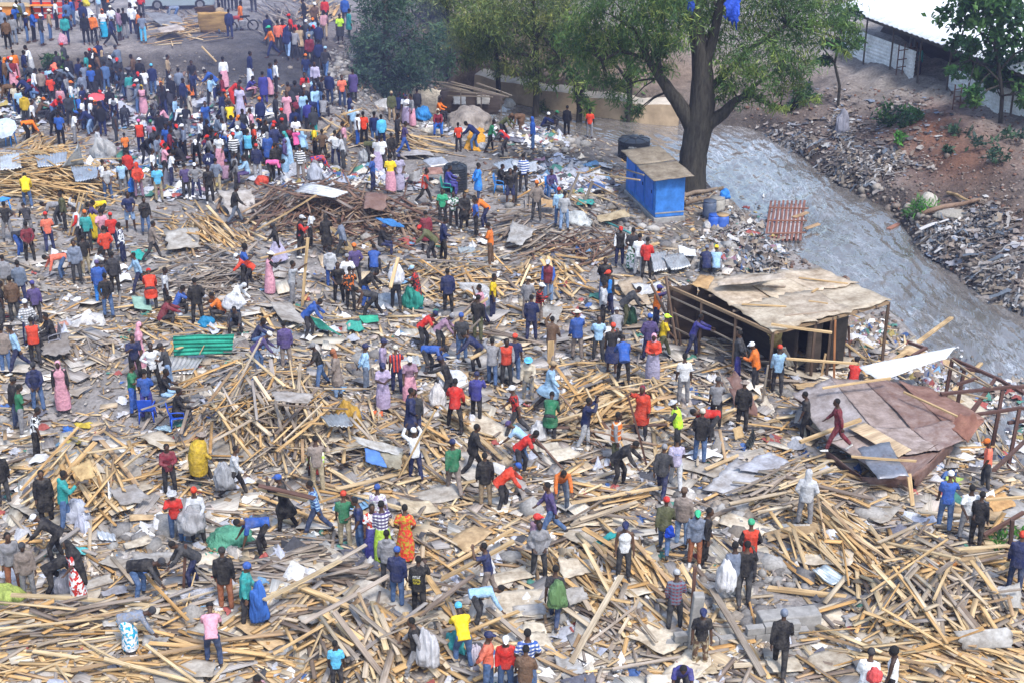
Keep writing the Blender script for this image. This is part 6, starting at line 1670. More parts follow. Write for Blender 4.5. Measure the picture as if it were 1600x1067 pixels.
# ------------------------------------------------------------------ single poles, beams and carried timber: pixel ends with heights over the ground there
def zat(x, y): return G1(x, y)[2]
POLES = [
 (472,482,.0, 481,372,2.75,.11,.05,'n','long yellow plank held upright by the man in grey tee'),
 (407,404,1.3, 478,386,1.35,.10,.04,'n','plank slanting behind the woman in lavender skirt'),
 (400,361,.6, 495,305,1.6,.09,.05,'n','long thin pole crossing the dark wreckage heap'),
 (622,752,.1, 680,640,2.6,.12,.05,'n','long heavy pole held up by the man in white shirt'),
 (690,920,.3, 803,845,1.3,.16,.05,'n','long plank on the shoulder of the man in navy tee'),
 (474,938,.4, 652,1032,.7,.15,.06,'n','very long beam sloping across the heap by the child'),
 (1086,886,1.9, 1080,972,.0,.08,.08,'x','rusty upright post at the end of the low block wall'),
 (290,850,1.6, 287,922,.0,.07,.07,'x','rusty upright post by the man bending in grey jacket'),
 (1110,945,.5, 1192,1066,.2,.17,.05,'o','long grey plank leaning down the right end of the block wall'),
 (1342,935,.05,1200,918,.05,.16,.08,'n','thick orange beam lying on the bare ground'),
 (404,758,1.55,492,778,1.5,.16,.04,'x','dark plank on the shoulder of the man in black coat'),
 (405,763,1.35,480,781,1.3,.16,.04,'n','yellow plank carried beneath the dark one'),
 (706,528,.5, 762,466,1.7,.20,.05,'n','wide plank carried by the person in pink top'),
 (712,535,.4, 750,500,1.3,.10,.05,'o','grey plank beneath the wide carried one'),
 (735,560,1.0, 785,535,1.3,.14,.05,'n','pair of planks carried by the man in grey jacket'),
 (610,450,1.9, 622,403,2.4,.12,.05,'n','bundled planks on the head of the man with white sack'),
 (868,592,.0, 882,650,.0,.13,.1,'o','weathered post gripped by the man in light blue coat'),
 (802,826,.9, 700,885,.2,.1,.05,'n','plank slanting down by the man in mauve hoodie'),
 (981,617,2.1,1010,735,.2,.07,.06,'x','tall dark red pole held by the person in red coat'),
 (1152,560,.0,1202,600,.8,.1,.06,'o','old post leaning by the man in charcoal jacket'),
 (1200,570,1.6,1190,640,.3,.06,.06,'o','dark stick in front of the man in orange jacket'),
 (108,372,.1,125,300,1.9,.10,.05,'n','leftmost of the tied planks stood up by the grey shirt'),
 (114,372,.1,131,303,1.9,.12,.05,'n','middle one of the tied planks stood up by the grey shirt'),
 (122,370,.1,136,302,1.8,.10,.05,'o','rightmost of the tied planks stood up by the grey shirt'),
 (860,572,.1,861,533,1.8,.22,.04,'n','wide plank stood upright by the man in brown jacket'),
 (886,322,.2,905,270,2.2,.12,.10,'o','thick slanting post above the two men in pale shirts'),
 (914,318,.1,926,283,2.0,.14,.12,'o','thick upright post stub by the green tarp'),
 (888,360,.0,893,400,.1,.1,.08,'x','reddish upright stake in the brown pole tangle'),
 (1345,646,1.1,1478,565,1.9,.15,.08,'n','long beam lying over the fallen brown roof under the white sheet'),
 (1205,507,2.4,1300,520,2.3,.1,.06,'n','pole sticking out of the shack roof edge'),
 (1228,560,1.5,1340,568,1.4,.09,.06,'n','long yellow pole level with the white iron sheet'),
 (1432,700,.9,1525,625,1.5,.13,.08,'n','beam along the river edge of the fallen brown roof'),
 (1285,606,1.25,1392,590,1.45,.08,.05,'n','thin pole lying across the top of the fallen brown roof'),
 (1412,612,1.3,1496,650,1.15,.07,.05,'n','cross pole on the rusty part of the fallen roof'),
 (1330,713,1.0,1432,720,.9,.07,.05,'n','slim pole lying across the grey metal panel'),
 (1250,690,.85,1345,655,1.1,.12,.08,'n','plank lying behind the man in maroon suit'),
 (1420,740,.7,1426,790,.1,.12,.06,'n','board propped at the corner of the fallen roof'),
 (1537,836,.5,1600,800,.8,.10,.08,'x','dark rail by the men at the river side'),
 (1530,840,1.2,1596,835,1.2,.08,.06,'n','thin pole resting on the river-side posts'),
 (1552,735,1.9,1600,690,2.4,.10,.09,'x','dark pole slanting over the water'),
 (930,338,.2,985,365,.2,.09,.06,'t','turquoise painted lath below the blue toilet block'),
 (905,415,.0,1030,380,.3,.1,.06,'n','long yellow pole between the brown tangle and the iron pile'),
 (820,300,.3,940,362,.2,.09,.06,'o','long weathered pole on the path to the toilet block'),
 (930,272,1.0,1000,282,1.9,.07,.05,'n','thin pole resting on the toilet block roof'),
 (940,250,1.2,1006,275,2.0,.07,.05,'o','grey pole resting on the toilet block roof'),
 (315,73,.4,338,97,.1,.10,.05,'n','single crooked plank hanging down the char bank'),
 (512,168,.0,520,192,.0,.12,.05,'n','single plank lying on the bare path'),
 (533,180,.95,563,171,1.05,.13,.05,'n','short plank under the arm of the youth in navy'),
 (463,240,1.2,512,244,1.2,.14,.05,'n','plank held level behind the striped shirt'),
 (1256,148+95,.05,1278,232,.05,.14,.08,'n','single plank at the waterline of the far bank'),
]
PCOL = dict(n=(.54, .38, .20), o=(.26, .22, .18), x=(.12, .065, .05), t=(.10, .34, .34))
for (x0, y0, h0, x1, y1, h1, w, t, k, lab) in POLES:
    if abs(y1 - y0) > 60 or 'upright' in lab or 'held' in lab or 'tied' in lab or 'stake' in lab or 'post' in lab or 'stood' in lab:
        lo = (x0, y0, h0) if h0 <= h1 else (x1, y1, h1); hi = (x1, y1, h1) if h0 <= h1 else (x0, y0, h0)
        b = G1(lo[0], lo[1]); b[2] += lo[2]; e = V(hi[0], hi[1], b[1]) if hi[2] > lo[2] + .8 else G1(hi[0], hi[1]) + A_([0, 0, hi[2]])
        a_, b_2 = b, e
    else:
        g0, g1 = (G1(x0, y0)[2], G1(x1, y1)[2]) if not any(k_ in lab for k_ in ('fallen', 'metal panel', 'maroon suit')) else (.08, .08); a_, b_2 = PZ(x0, y0, g0 + h0), PZ(x1, y1, g1 + h1)
    nm = 'post' if 'post' in lab or 'stake' in lab else 'pole' if 'pole' in lab or 'stick' in lab or 'rail' in lab else 'beam' if 'beam' in lab else 'plank'
    bar(nm, a_, b_2, w, t, A_(PCOL[k]) * random.uniform(.9, 1.1), None, lab, nm)
# ------------------------------------------------------------------ the open shack
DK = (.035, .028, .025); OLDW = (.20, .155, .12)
def GA(p, z=None):
    p = A_(p, float).copy(); p[2] = hz(p[0], p[1]) if z is None else z; return p
rz_ = 2.35
Ra, Rb, Rc, Rd = PZ(1082, 438, rz_), PZ(1282, 421, rz_ + .1), PZ(1389, 470, rz_ - .05), PZ(1208, 517, rz_ - .15)
Re = PZ(1046, 444, rz_ - .1)
shack = empty('shack', GA((Ra + Rb + Rc + Rd) / 4), 0, 'half dismantled open shack with a flat patched board roof beside the river', 'shack')
def lerp(a, b, t): return A_(a) * (1 - t) + A_(b) * t
def bil(u, v): return lerp(lerp(Ra, Rb, u), lerp(Rd, Rc, u), v)
ROOFC = [(.47, .39, .30), (.42, .36, .28), (.50, .42, .32), (.40, .34, .27)]
us = [0, .33, .66, 1.0]; vs_ = [0, .5, 1.0]
k = 0
for i in range(3):
    for j in range(2):
        up = A_([0, 0, .012 * ((i + j) % 3)]); c = [bil(us[i] - .01, vs_[j] - .02) + up, bil(us[i + 1] + .01, vs_[j] - .02) + up, bil(us[i + 1] + .01, vs_[j + 1] + .02) + up, bil(us[i] - .01, vs_[j + 1] + .02) + up]
        panel('roof_board', c, ROOFC[k % 4], BW, parent=shack, warp=.035, jag=.025, th=.02); k += 1
for i, (u0, v0, u1, v1) in enumerate(((.05, .55, .3, .72), (.4, .3, .52, .36), (.72, .2, .95, .5), (.2, .85, .55, .97), (.5, .7, .58, .82), (.3, .15, .38, .3), (.62, .55, .7, .5))):
    bar('stick', bil(u0, v0) + [0, 0, .06], bil(u1, v1) + [0, 0, .07], .07, .035, (.5, .34, .17) if i % 2 == 0 else (.33, .26, .2), None, 'loose stick lying on the flat shack roof', 'stick', 'sticks on the shack roof')
# lifted sheets on the back edge and the brown flap at the corner
panel('lifted_sheet', [PZ(1122, 436, 2.75), PZ(1228, 426, 3.0), PZ(1226, 438, 2.9), PZ(1120, 447, 2.6)], (.42, .36, .30), BW, parent=shack, warp=.05, jag=.02)
panel('lifted_sheet', [PZ(1130, 432, 2.65), PZ(1210, 428, 2.72), PZ(1180, 446, 2.62), PZ(1125, 446, 2.55)], (.33, .28, .23), BW, parent=shack, warp=.04, jag=.02)
panel('roof_flap', [PZ(1093, 430, 2.65), PZ(1117, 432, 2.65), PZ(1105, 452, 2.55), PZ(1080, 446, 2.5)], (.42, .27, .13), BW, parent=shack, warp=.03, jag=.02)
for (a, b) in ((Re, Rd), (Rd, Rc), (Rc, Rb), (Ra, Rb)): bar('eave_beam', A_(a) - [0, 0, .09], A_(b) - [0, 0, .09], .08, .1, (.30, .21, .13), shack)
for t in (.18, .36, .54, .72, .88): bar('rafter', bil(t, -.02) - [0, 0, .07], bil(t, 1.03) - [0, 0, .07], .06, .08, OLDW, shack)
for t in (.25, .55, .8): bar('purlin', bil(-.02, t) - [0, 0, .13], bil(1.05, t) - [0, 0, .13], .05, .06, OLDW, shack)
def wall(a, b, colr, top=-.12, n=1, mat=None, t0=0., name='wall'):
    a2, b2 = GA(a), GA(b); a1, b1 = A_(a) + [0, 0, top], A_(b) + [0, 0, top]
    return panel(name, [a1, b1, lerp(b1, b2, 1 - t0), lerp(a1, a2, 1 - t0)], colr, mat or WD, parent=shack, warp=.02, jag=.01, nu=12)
inner = lambda a, t=.12: lerp(a, (Ra + Rb + Rc + Rd) / 4, t)
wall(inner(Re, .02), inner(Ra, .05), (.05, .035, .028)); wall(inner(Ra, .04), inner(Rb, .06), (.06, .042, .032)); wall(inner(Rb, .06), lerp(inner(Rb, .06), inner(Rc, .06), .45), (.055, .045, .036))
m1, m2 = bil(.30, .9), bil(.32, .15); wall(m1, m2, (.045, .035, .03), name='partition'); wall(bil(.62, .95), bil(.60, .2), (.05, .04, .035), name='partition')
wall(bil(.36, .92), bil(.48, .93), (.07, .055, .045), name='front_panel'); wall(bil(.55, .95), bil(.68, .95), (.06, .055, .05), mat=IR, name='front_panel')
for p in (Re, lerp(Re, Rd, .33), lerp(Re, Rd, .66), Rd, lerp(Rd, Rc, .36), lerp(Rd, Rc, .5), Rc, Rb, bil(.5, .5)): bar('post', GA(p) - [0, 0, .1], A_(p) - [0, 0, .06], .09, .09, (.11, .075, .055), shack)
for h in (.5, 1.05, 1.6): bar('rail', GA(Re) + [0, 0, h + .12], GA(lerp(Re, Rd, .72)) + [0, 0, h], .05, .05, (.30, .25, .20), shack)
for x in (1226, 1240, 1252, 1268, 1284, 1300, 1318, 1338): 
    b = PZ(x + 14, 505 - (x - 1240) * .25, rz_ - .2); bar('rafter', PZ(x - 8, 498 - (x - 1240) * .2, rz_ - .12), b, .06, .06, (.36, .25, .15), shack)
panel('hanging_sheet', [PZ(1200, 522, 2.1), PZ(1222, 518, 2.1), PZ(1222, 545, 1.1), PZ(1205, 543, 1.1)], (.36, .30, .13), BW, parent=shack, warp=.05, jag=.05)
panel('hanging_sheet', [PZ(1213, 545, 1.3), PZ(1228, 542, 1.3), PZ(1240, 570, .5), PZ(1230, 575, .5)], (.34, .33, .30), IR, parent=shack, corr=.02)
# poles leaning at the mouth of the shack
for i, (x0, y0, x1, y1) in enumerate(((1040, 432, 1058, 545), (1046, 440, 1064, 540), (1018, 445, 1060, 530))):
    b = PG(x1, y1); e = V(x0, y0, b[1] + .6); bar('pole', b, e, .08, .07, (.17, .115, .085), None, ('thick upright pole', 'second slimmer pole', 'slanting dark stick')[i] + ' leaning at the mouth of the open shack', 'pole')
for i, (x0, y0, x1, y1, c) in enumerate(((1305, 500, 1303, 595, (.36, .16, .07)), (1290, 552, 1282, 592, (.48, .33, .18)), (1318, 508, 1318, 566, (.16, .09, .07)), (1326, 510, 1328, 562, (.16, .09, .07)), (1300, 520, 1355, 563, (.5, .36, .19)))):
    b = PG(x1, y1); e = V(x0, y0, b[1] + .1); bar('stake', b, e, .07, .06, c, None, ('orange brown stake', 'short yellow stake', 'thin dark stake', 'second thin dark stake', 'slanting yellow pole')[i] + ' standing beside the shack towards the river', 'stake')
# ------------------------------------------------------------------ the fallen brown roof with its pole frame over the river
fr = empty('fallen_roof', GA(PZ(1390, 680, .5)), 0, 'large fallen roof of rusty brown sheets sloping towards the river', 'fallen roof')
BR = [(.29, .23, .21), (.24, .175, .155), (.33, .27, .25), (.22, .145, .125), (.29, .26, .26)]
def fq(*c, col=0, mat=RU, name='roof_sheet', **kw): return panel(name, [PZ(x, y, z) for (x, y, z) in c], BR[col] if isinstance(col, int) else col, mat, parent=fr, warp=kw.pop('warp', .05), jag=.012, **kw)
PLc = dict(warp=.035, nu=16, nv=16)
def fz(x, y):       # the roof lies as one tilted plane, high at the rear and on the ground in front
    return 1.05 - .0042 * (y - 600) + .0006 * (x - 1300)
def fp(*xy, col=0, mat=RU, dz=0., **kw): return panel('roof_sheet', [PZ(x, y, fz(x, y) + dz) for (x, y) in xy], BR[col] if isinstance(col, int) else col, mat, parent=fr, jag=.006, **{**PLc, **kw})
fp((1238, 614), (1302, 590), (1378, 668), (1296, 690), col=4, mat=BW); fp((1298, 591), (1354, 592), (1432, 672), (1366, 672), col=0, dz=.02, mat=BW); fp((1350, 592), (1407, 594), (1484, 660), (1426, 673), col=1, dz=.04, warp=.06)
fp((1403, 594), (1452, 604), (1540, 656), (1478, 663), col=(.25, .15, .12), dz=.06, warp=.05); fp((1362, 666), (1432, 670), (1472, 702), (1416, 712), col=2, dz=.03, mat=BW); fp((1424, 669), (1482, 657), (1518, 682), (1466, 704), col=0, dz=.05)
fp((1478, 660), (1508, 640), (1538, 656), (1512, 690), col=(.27, .13, .09), dz=.08); fp((1324, 668), (1352, 660), (1424, 702), (1404, 714), col=(.50, .38, .25), mat=WD, dz=.1, warp=.01); fp((1296, 690), (1334, 668), (1400, 716), (1368, 735), col=2, dz=-.05, mat=BW); fp((1392, 714), (1470, 702), (1428, 748), (1385, 748), col=1, dz=-.02)
panel('roof_sheet', [PZ(1288, 700, .3), PZ(1345, 742, .5), PZ(1350, 758, .1), PZ(1292, 715, .05)], BR[3], RU, parent=fr, warp=.03, jag=.01); panel('roof_sheet', [PZ(1345, 745, .5), PZ(1424, 748, .55), PZ(1420, 764, .15), PZ(1350, 762, .1)], BR[3], RU, parent=fr, warp=.04, jag=.01)
fq((1424, 742, .75), (1490, 690, .8), (1484, 722, -.5), (1432, 775, -.3), col=3, name='side_sheet')
fq((1450, 700, .8), (1482, 690, .8), (1470, 705, .3), (1452, 715, .3), col=(.03, .025, .02), name='side_sheet')
for (a, b) in (((1290, 600, .9), (1415, 712, .55)), ((1350, 598, .95), (1470, 690, .6)), ((1262, 660, .6), (1420, 760, .4))): bar('roof_beam', PZ(*a) - [0, 0, .12], PZ(*b) - [0, 0, .12], .1, .08, OLDW, fr)
for (x, y, z) in ((1300, 640, .8), (1400, 700, .5), (1440, 620, 1.0), (1500, 660, .7)): p = PZ(x, y, z - .1); bar('prop', GA(p) - [0, 0, .2], p, .1, .1, OLDW, fr)
pf = empty('river_scaffold', GA(PZ(1560, 660, -1)), 0, 'skeleton of dark reddish poles standing out over the river', 'scaffold')
PFC = (.115, .062, .052)
def pole(a, b, w=.09, col=PFC, nm='pole'): bar(nm, PZ(*a), PZ(*b), w, w, col, pf)
for (a, b) in (((1488, 560, 1.5), (1560, 592, 1.4)), ((1560, 592, 1.4), (1600, 615, 1.3)), ((1556, 590, 1.4), (1495, 680, .6)), ((1548, 602, 1.3), (1470, 705, .4)), ((1470, 615, 1.2), (1580, 604, 1.4)), ((1580, 604, 1.4), (1640, 605, 1.4)), ((1520, 648, .9), (1595, 637, 1.1)), ((1595, 637, 1.1), (1650, 645, 1.1)), ((1420, 535, 1.2), (1448, 545, 1.3)), ((1500, 575, 1.4), (1535, 580, 1.4)), ((1530, 590, 1.4), (1495, 600, 1.3)), ((1575, 660, .6), (1625, 655, .6)), ((1425, 556, 1.3), (1448, 543, 1.4))): pole(a, b)
for (x, y, z, yb) in ((1507, 575, 1.4, 625), (1567, 608, 1.3, 690), (1593, 638, 1.1, 735), (1488, 562, 1.5, 590)):
    e = PZ(x, y, z); d = GA(e); bar('upright', A_([d[0] - .15, d[1] - .2, max(d[2], WZ - .6) - .1]), e, .1, .1, PFC, pf)
for (a, b) in (((1487, 562, 1.5), (1550, 605, 1.4)), ((1475, 570, 1.4), (1545, 605, 1.35)), ((1498, 613, 1.2), (1543, 622, 1.2))): pole(a, b, .05, (.40, .30, .20), 'lath')
for i, (x, y, yb) in enumerate(((1535, 800, 845), (1582, 812, 860))):
    b = PG(x - 4, yb); bar('post', b - [0, 0, .1], V(x, y, b[1]), .1, .1, (.09, .055, .045), None, ('dark post behind the three men at the river side', 'dark post above the man in red beanie')[i], 'post')
# ------------------------------------------------------------------ blue toilet block
K = G1(1023, 348); zk = K[2]; Rr = PZ(1069, 345, zk); Lf = PZ(977, 303, zk); e1 = (Lf - K)[:2]; e2 = (Rr - K)[:2]; l1, l2 = np.linalg.norm(e1), np.linalg.norm(e2)
u1 = np.append(e1 / l1, 0); u2 = np.append(A_([-e1[1], e1[0]]) / l1, 0); u2 = u2 if u2[0] > 0 else -u2
tb = empty('toilet_block', K, 0, 'small bright blue three-door toilet block under a flat plywood roof', 'toilet block')
m_blue = m_plain('blue_paint', (.04, .17, .50), .7, .25, 0, .35, 2.2); m_bdoor = m_plain('blue_door', (.02, .13, .52), .55, .3, 0, .2, 3.0); m_conc = m_plain('concrete', (.26, .25, .24), .9, .2, 0, .3, 4.0); m_dark = m_plain('dark_gap', (.012, .012, .014), .9)
def cuboid(name, o0, a, b, c, mat, parent=None, bev=.0):
    v = A_([o0 + a * i + b * j + c * k for k in (0, 1) for j in (0, 1) for i in (0, 1)]); f = [(0, 2, 3, 1), (4, 5, 7, 6), (0, 1, 5, 4), (1, 3, 7, 5), (3, 2, 6, 7), (2, 0, 4, 6)]
    if np.dot(np.cross(a, b), c) < 0: f = [x[::-1] for x in f]
    if parent is not None: M = np.array(parent.matrix_basis.inverted()); v = v @ M[:3, :3].T + M[:3, 3]
    ob = mesh_obj(name, v, f, mat, parent, col=(.5, .5, .5), uv=v[:, :2])
    if bev: md = ob.modifiers.new('bevel', 'BEVEL'); md.width = bev; md.segments = 2
    return ob
zz = A_([0, 0, 1.0]); Hb = 1.95
cuboid('plinth', K - u1 * .06 - u2 * .06 - zz * .3, u1 * (l1 + .12), u2 * (l2 + .12), zz * .5, m_conc, tb, .03)
cuboid('wall', K + zz * .2, u1 * l1, u2 * l2, zz * (Hb - .2), m_blue, tb, .04)
cuboid('base_band', K - u2 * .0 - u1 * .02 + zz * .38, u1 * .02 * 1, u2 * l2, zz * .06, m_conc, tb)
for i in range(3):
    s = .32 + i * (l1 - .5) / 3; w = (l1 - .5) / 3 - .22
    d = cuboid('door', K + u1 * s - u2 * .035 + zz * .45, u1 * w, u2 * .034, zz * (Hb - .6), m_bdoor, tb, .01)
    cuboid('handle', K + u1 * (s + .1) - u2 * .06 + zz * 1.2, u1 * .04, u2 * .03, zz * .14, m_dark, None).name = 'handle'; h_o = COL.objects[-1]; h_o.parent = d; h_o.matrix_parent_inverse = Matrix.Identity(4); h_o.location = -Vector(tb.location)
    cuboid('door_gap', K + u1 * (s + w + .02) - u2 * .012 + zz * .45, u1 * .05, u2 * .011, zz * (Hb - .6), m_dark, tb)
for i in range(2):
    a0 = -.35 + i * (l1 + .55) / 2; ln = (l1 + .55) / 2 - .06; tz = zz * (Hb + .06 + .03 * i)
    c0 = K + u1 * a0 - u2 * .25 + tz; panel('roof_board', [c0, c0 + u1 * ln, c0 + u1 * ln + u2 * (l2 + .5) + zz * .1, c0 + u2 * (l2 + .5) + zz * .1], (.25, .21, .16), BW, parent=tb, warp=.012, jag=.008, th=.03)
def strokes(parent, y, z, w, h, mat, n=7, seed=1):
    """a line of print too small to be read"""
    rg = random.Random(seed); v, f = [], []; s = -1 if y < 0 else 1
    for i in range(n):
        x0 = -w / 2 + w * i / n; x1 = x0 + w / n * rg.uniform(.6, .9); zt = h * rg.uniform(.8, 1)
        for (xa, xb, za, zb) in ((x0, x0 + (x1 - x0) * .35, 0, zt), (x0, x1, zt * .75, zt) if rg.random() < .6 else (x0, x1, 0, zt * .25)):
            o = len(v); v += [(xa, y, z + za), (xb, y, z + za), (xb, y, z + zb), (xa, y, z + zb), (xa, y + s * .004, z + za), (xb, y + s * .004, z + za), (xb, y + s * .004, z + zb), (xa, y + s * .004, z + zb)]
            f += [(o, o + 1, o + 2, o + 3), (o + 7, o + 6, o + 5, o + 4), (o, o + 4, o + 5, o + 1), (o + 3, o + 2, o + 6, o + 7), (o + 1, o + 5, o + 6, o + 2), (o, o + 3, o + 7, o + 4)]
    mesh_obj('print', A_(v), f, mat, parent)
# ------------------------------------------------------------------ water tanks
m_tank = m_plain('black_plastic', (.018, .022, .03), .42, .4, 0, .15, 2.0); m_white = m_plain('white_lettering', (.75, .75, .75), .6)
def tank(loc, r, h, label, txt=None, rz=0.):
    t = empty('water_tank', loc, rz, label, 'water tank'); prof = [(r * .98, 0)]; nr = 9
    for i in range(nr):
        z0 = h * .04 + i * h * .8 / nr; dz = h * .8 / nr; prof += [(r, z0), (r, z0 + dz * .55), (r * .965, z0 + dz * .68), (r * .965, z0 + dz * .9)]
    prof += [(r, h * .85), (r * .99, h * .88), (r * .72, h * .95), (r * .3, h * .985)]
    lathe('tank_wall', prof, m_tank, t, 36, smooth=False); lathe('lid', [(r * .31, h * .96), (r * .31, h * 1.02), (r * .26, h * 1.045), (.01, h * 1.05)], m_tank, t, 24)
    for k in range(8):
        a = k * math.pi / 4 + .2; c, s = math.cos(a), math.sin(a); tube('top_rib', [(r * .35 * c, r * .35 * s, h * .985), (r * .72 * c, r * .72 * s, h * .96), (r * .97 * c, r * .97 * s, h * .89)], r * .03, m_tank, t, 6, local=True)
    if txt:
        strokes(t, -r * 1.012, h * .64, r * .5, h * .09, m_white, 7, 3)
    return t
p = G1(712, 297); tank(p, 18.5 / F * depth_of(p), 1.28, 'upright black ribbed water tank with white lettering behind a seated man', 1, .1)
p = G1(990, 247); tank(p, 25 / F * depth_of(p), 1.15, 'wide squat black water tank behind the blue toilet block', 1, -.15)
# ------------------------------------------------------------------ cream tarp shelter
p0 = G1(652, 178); sh = empty('tarp_shelter', p0, 0, 'low shelter with a cream tarp wall and a roof of bare poles', 'shelter'); y0 = p0[1]
def S(x, y, dy=0.): return V(x, y, y0 + dy)
panel('tarp_wall', [S(641, 126, 1.2), S(686, 143, -.3), S(680, 181, -.2), S(650, 172, .6)], (.74, .66, .54), TP, parent=sh, warp=.14, jag=.03, smooth=True, nu=16, nv=14)
for (a, b) in (((638, 124), (700, 130)), ((650, 123), (735, 143)), ((665, 128), (760, 150)), ((690, 128), (775, 148)), ((705, 128), (788, 150)), ((720, 132), (795, 152)), ((680, 140), (745, 147)), ((662, 126), (720, 142)), ((745, 130), (800, 150)), ((700, 150), (770, 152))): bar('roof_pole', S(*a, random.uniform(.5, 2)), S(*b, random.uniform(-.3, 1.5)), .07, .06, (.25, .21, .17), sh)
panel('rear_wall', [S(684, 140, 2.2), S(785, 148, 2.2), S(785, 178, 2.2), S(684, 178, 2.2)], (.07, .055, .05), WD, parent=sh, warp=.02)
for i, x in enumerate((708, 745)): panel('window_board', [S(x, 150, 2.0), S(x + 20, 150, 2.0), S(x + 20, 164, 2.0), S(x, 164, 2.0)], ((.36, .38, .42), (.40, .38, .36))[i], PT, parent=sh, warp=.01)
for x in (686, 720, 752, 783): bar('post', S(x, 182, .4), S(x, 142, .4), .07, .07, (.12, .1, .085), sh)
# ------------------------------------------------------------------ sacks, bundles and tarps
WH, GY_ = (.62, .62, .64), (.36, .36, .38)
SACKS = [ # px, py(base), w, h (m), colour, label
 (99, 71, .5, .75, (.62,.34,.44), 'pink sack held beside the person in teal jacket'), (132, 36, 1.5, .9, (.5,.5,.52), 'heap of white sacks on the terrace by the red kiosk'), (134, 10, .55, .55, (.7,.6,.02), 'bright yellow bundle carried on a head on the terrace'),
 (750, 178, 2.4, .9, (.62,.61,.58), 'large white sack on top of the bundles by the shelter'), (703, 175, 1.2, 1.0, (.03,.20,.62), 'round bright blue bundle by the cream tarp shelter'), (661, 188, 1.0, .9, (.03,.22,.55), 'blue and green bundle at the foot of the cream tarp'), (735, 205, 2.8, 1.5, (.30,.26,.23), 'big brown covered mound between shelter and orange tarp'), (783, 190, 1.5, 1.0, (.42,.48,.54), 'bluish plastic bundle right of the mound'), (795, 175, 1.2, .9, (.55,.52,.48), 'pale sack in front of the dark trunk'),
 (675, 210, 1.4, .45, (.48,.44,.37), 'flat beige sack on the path before the blue chair'), (600, 175, 1.7, .8, (.5,.5,.5), 'whitish mound of sacks beneath the shrub'), (752, 234, .7, .4, (.5,.5,.52), 'small white sack under the orange tarp'), (835, 222, .8, .4, (.6,.6,.62), 'white bundle beside the person in blue hood'),
 (333, 160, .75, 1.0, (.6,.6,.58), 'tall white sack among the sellers'), (493, 286, .75, 1.0, (.36,.38,.45), 'grey sack beside the woman in red floral top'), (452, 285, 1.1, .5, (.52,.54,.58), 'pale grey sack lying by the striped shirt'), (205, 132, .9, .5, (.62,.60,.57), 'white bundle carried above the teal top'), (570, 255, .7, .8, (.45,.47,.5), 'grey white sack by the olive jacket'),
 (646, 481, .85, 1.0, (.03,.27,.22), 'plump green sack beside the woman in patterned dress'), (606, 475, 1.3, .45, (.36,.42,.5), 'pale blue cloth heaped behind the green sack'), (985, 508, .45, .85, (.02,.07,.045), 'dark green sack beside the olive stripe man'), (898, 352, 1.5, .7, (.45,.47,.47), 'grey plastic roll above the grey green tarp'),
 (842, 688, .6, .75, (.55,.55,.57), 'white sack dragged by the man in green coat'), (738, 688, .5, 1.0, (.6,.61,.66), 'tall white sack held by the person in indigo jacket'), (684, 635, .6, .9, (.62,.6,.6), 'white and pink bag gripped by the man in black'), (709, 600, 1.2, .5, (.60,.62,.66), 'crumpled clear plastic behind the man in black'),
 (545, 665, .85, .95, (.50,.30,.05), 'orange sack with green trim on the tangled lumber heap'), (507, 660, .6, 1.0, (.55,.55,.58), 'white plastic bag hung on the tangled lumber heap'), (360, 850, 1.2, .6, (.10,.33,.22), 'pale green mesh bundle on the ground'), (10, 945, 1.0, .7, (.33,.40,.10), 'lime green bundle at the edge behind the vest wearer'),
 (302, 828, .85, .8, (.36,.36,.38), 'grey sack carried by the person in orange beanie'), (352, 760, .65, .85, (.32,.33,.36), 'grey sack on the back of the man walking'), (104, 925, .8, .75, (.27,.28,.34), 'grey sack behind the man bending in black'), (133, 850, .55, 1.0, (.45,.47,.58), 'bluish white plastic sack hanging by the bending man in black'), (120, 815, .9, .8, (.40,.42,.5), 'grey plastic bundle of the person in teal hoodie'),
 (406, 968, .5, 1.2, (.04,.13,.45), 'blue tarp bundle hanging from the person in teal jacket'), (668, 1040, .55, 1.15, (.62,.63,.68), 'white sack dragged on the back at the bottom edge'), (710, 1020, .6, .7, (.06,.40,.42), 'turquoise bag left of the man in yellow tee'), (743, 1045, .35, .85, (.55,.5,.58), 'pale checked bag beside the man in yellow tee'),
 (1133, 922, .55, .95, (.66,.66,.69), 'white sack over the shoulder of the man in blue grey tee'), (871, 945, .55, .8, (.13,.24,.10), 'olive green sack on the back of the young man'), (1046, 838, .28, .36, (.01,.06,.5), 'blue plastic bag carried by the man in olive jacket'), (1366, 1064, .35, .4, (.6,.08,.08), 'red plastic bag held at the bottom edge'),
 (150, 372, .55, 1.3, (.52,.38,.02), 'yellow cloth over the shoulder of the man in purple'), (206, 300, .35, .7, (.02,.16,.6), 'blue bag carried behind the person in red hood'), (365, 480, .8, .6, (.56,.57,.62), 'white cloth over the back of the bending worker'), (323, 512, .6, .5, (.02,.25,.5), 'blue bag beside the seated person in orange'),
 (620, 442, .7, .8, (.58,.58,.62), 'white sack over the planks on a head'), (1330, 1068, .01, .01, WH, ''), (822, 300, .35, .45, (.66,.66,.68), 'white shopping bag by the striped shirt'), (1110, 325+8, .01, .01, WH, ''), (165, 250, 1.3, 1.3, (.42,.42,.42), 'grey sheeting carried over a head among the crowd'), (126, 170, .25, 1.3, (.6,.6,.55), 'white board carried upright by a seller'),
 (1315, 210, .9, 1.6, (.30,.30,.36), 'dirty cloth caught on the slender tree of the far bank'), (410, 288, .7, .5, (.6,.08,.05), 'red bag among the sellers'), (362, 305, .01, .01, WH, ''), (840, 880, .01, .01, WH, '')]
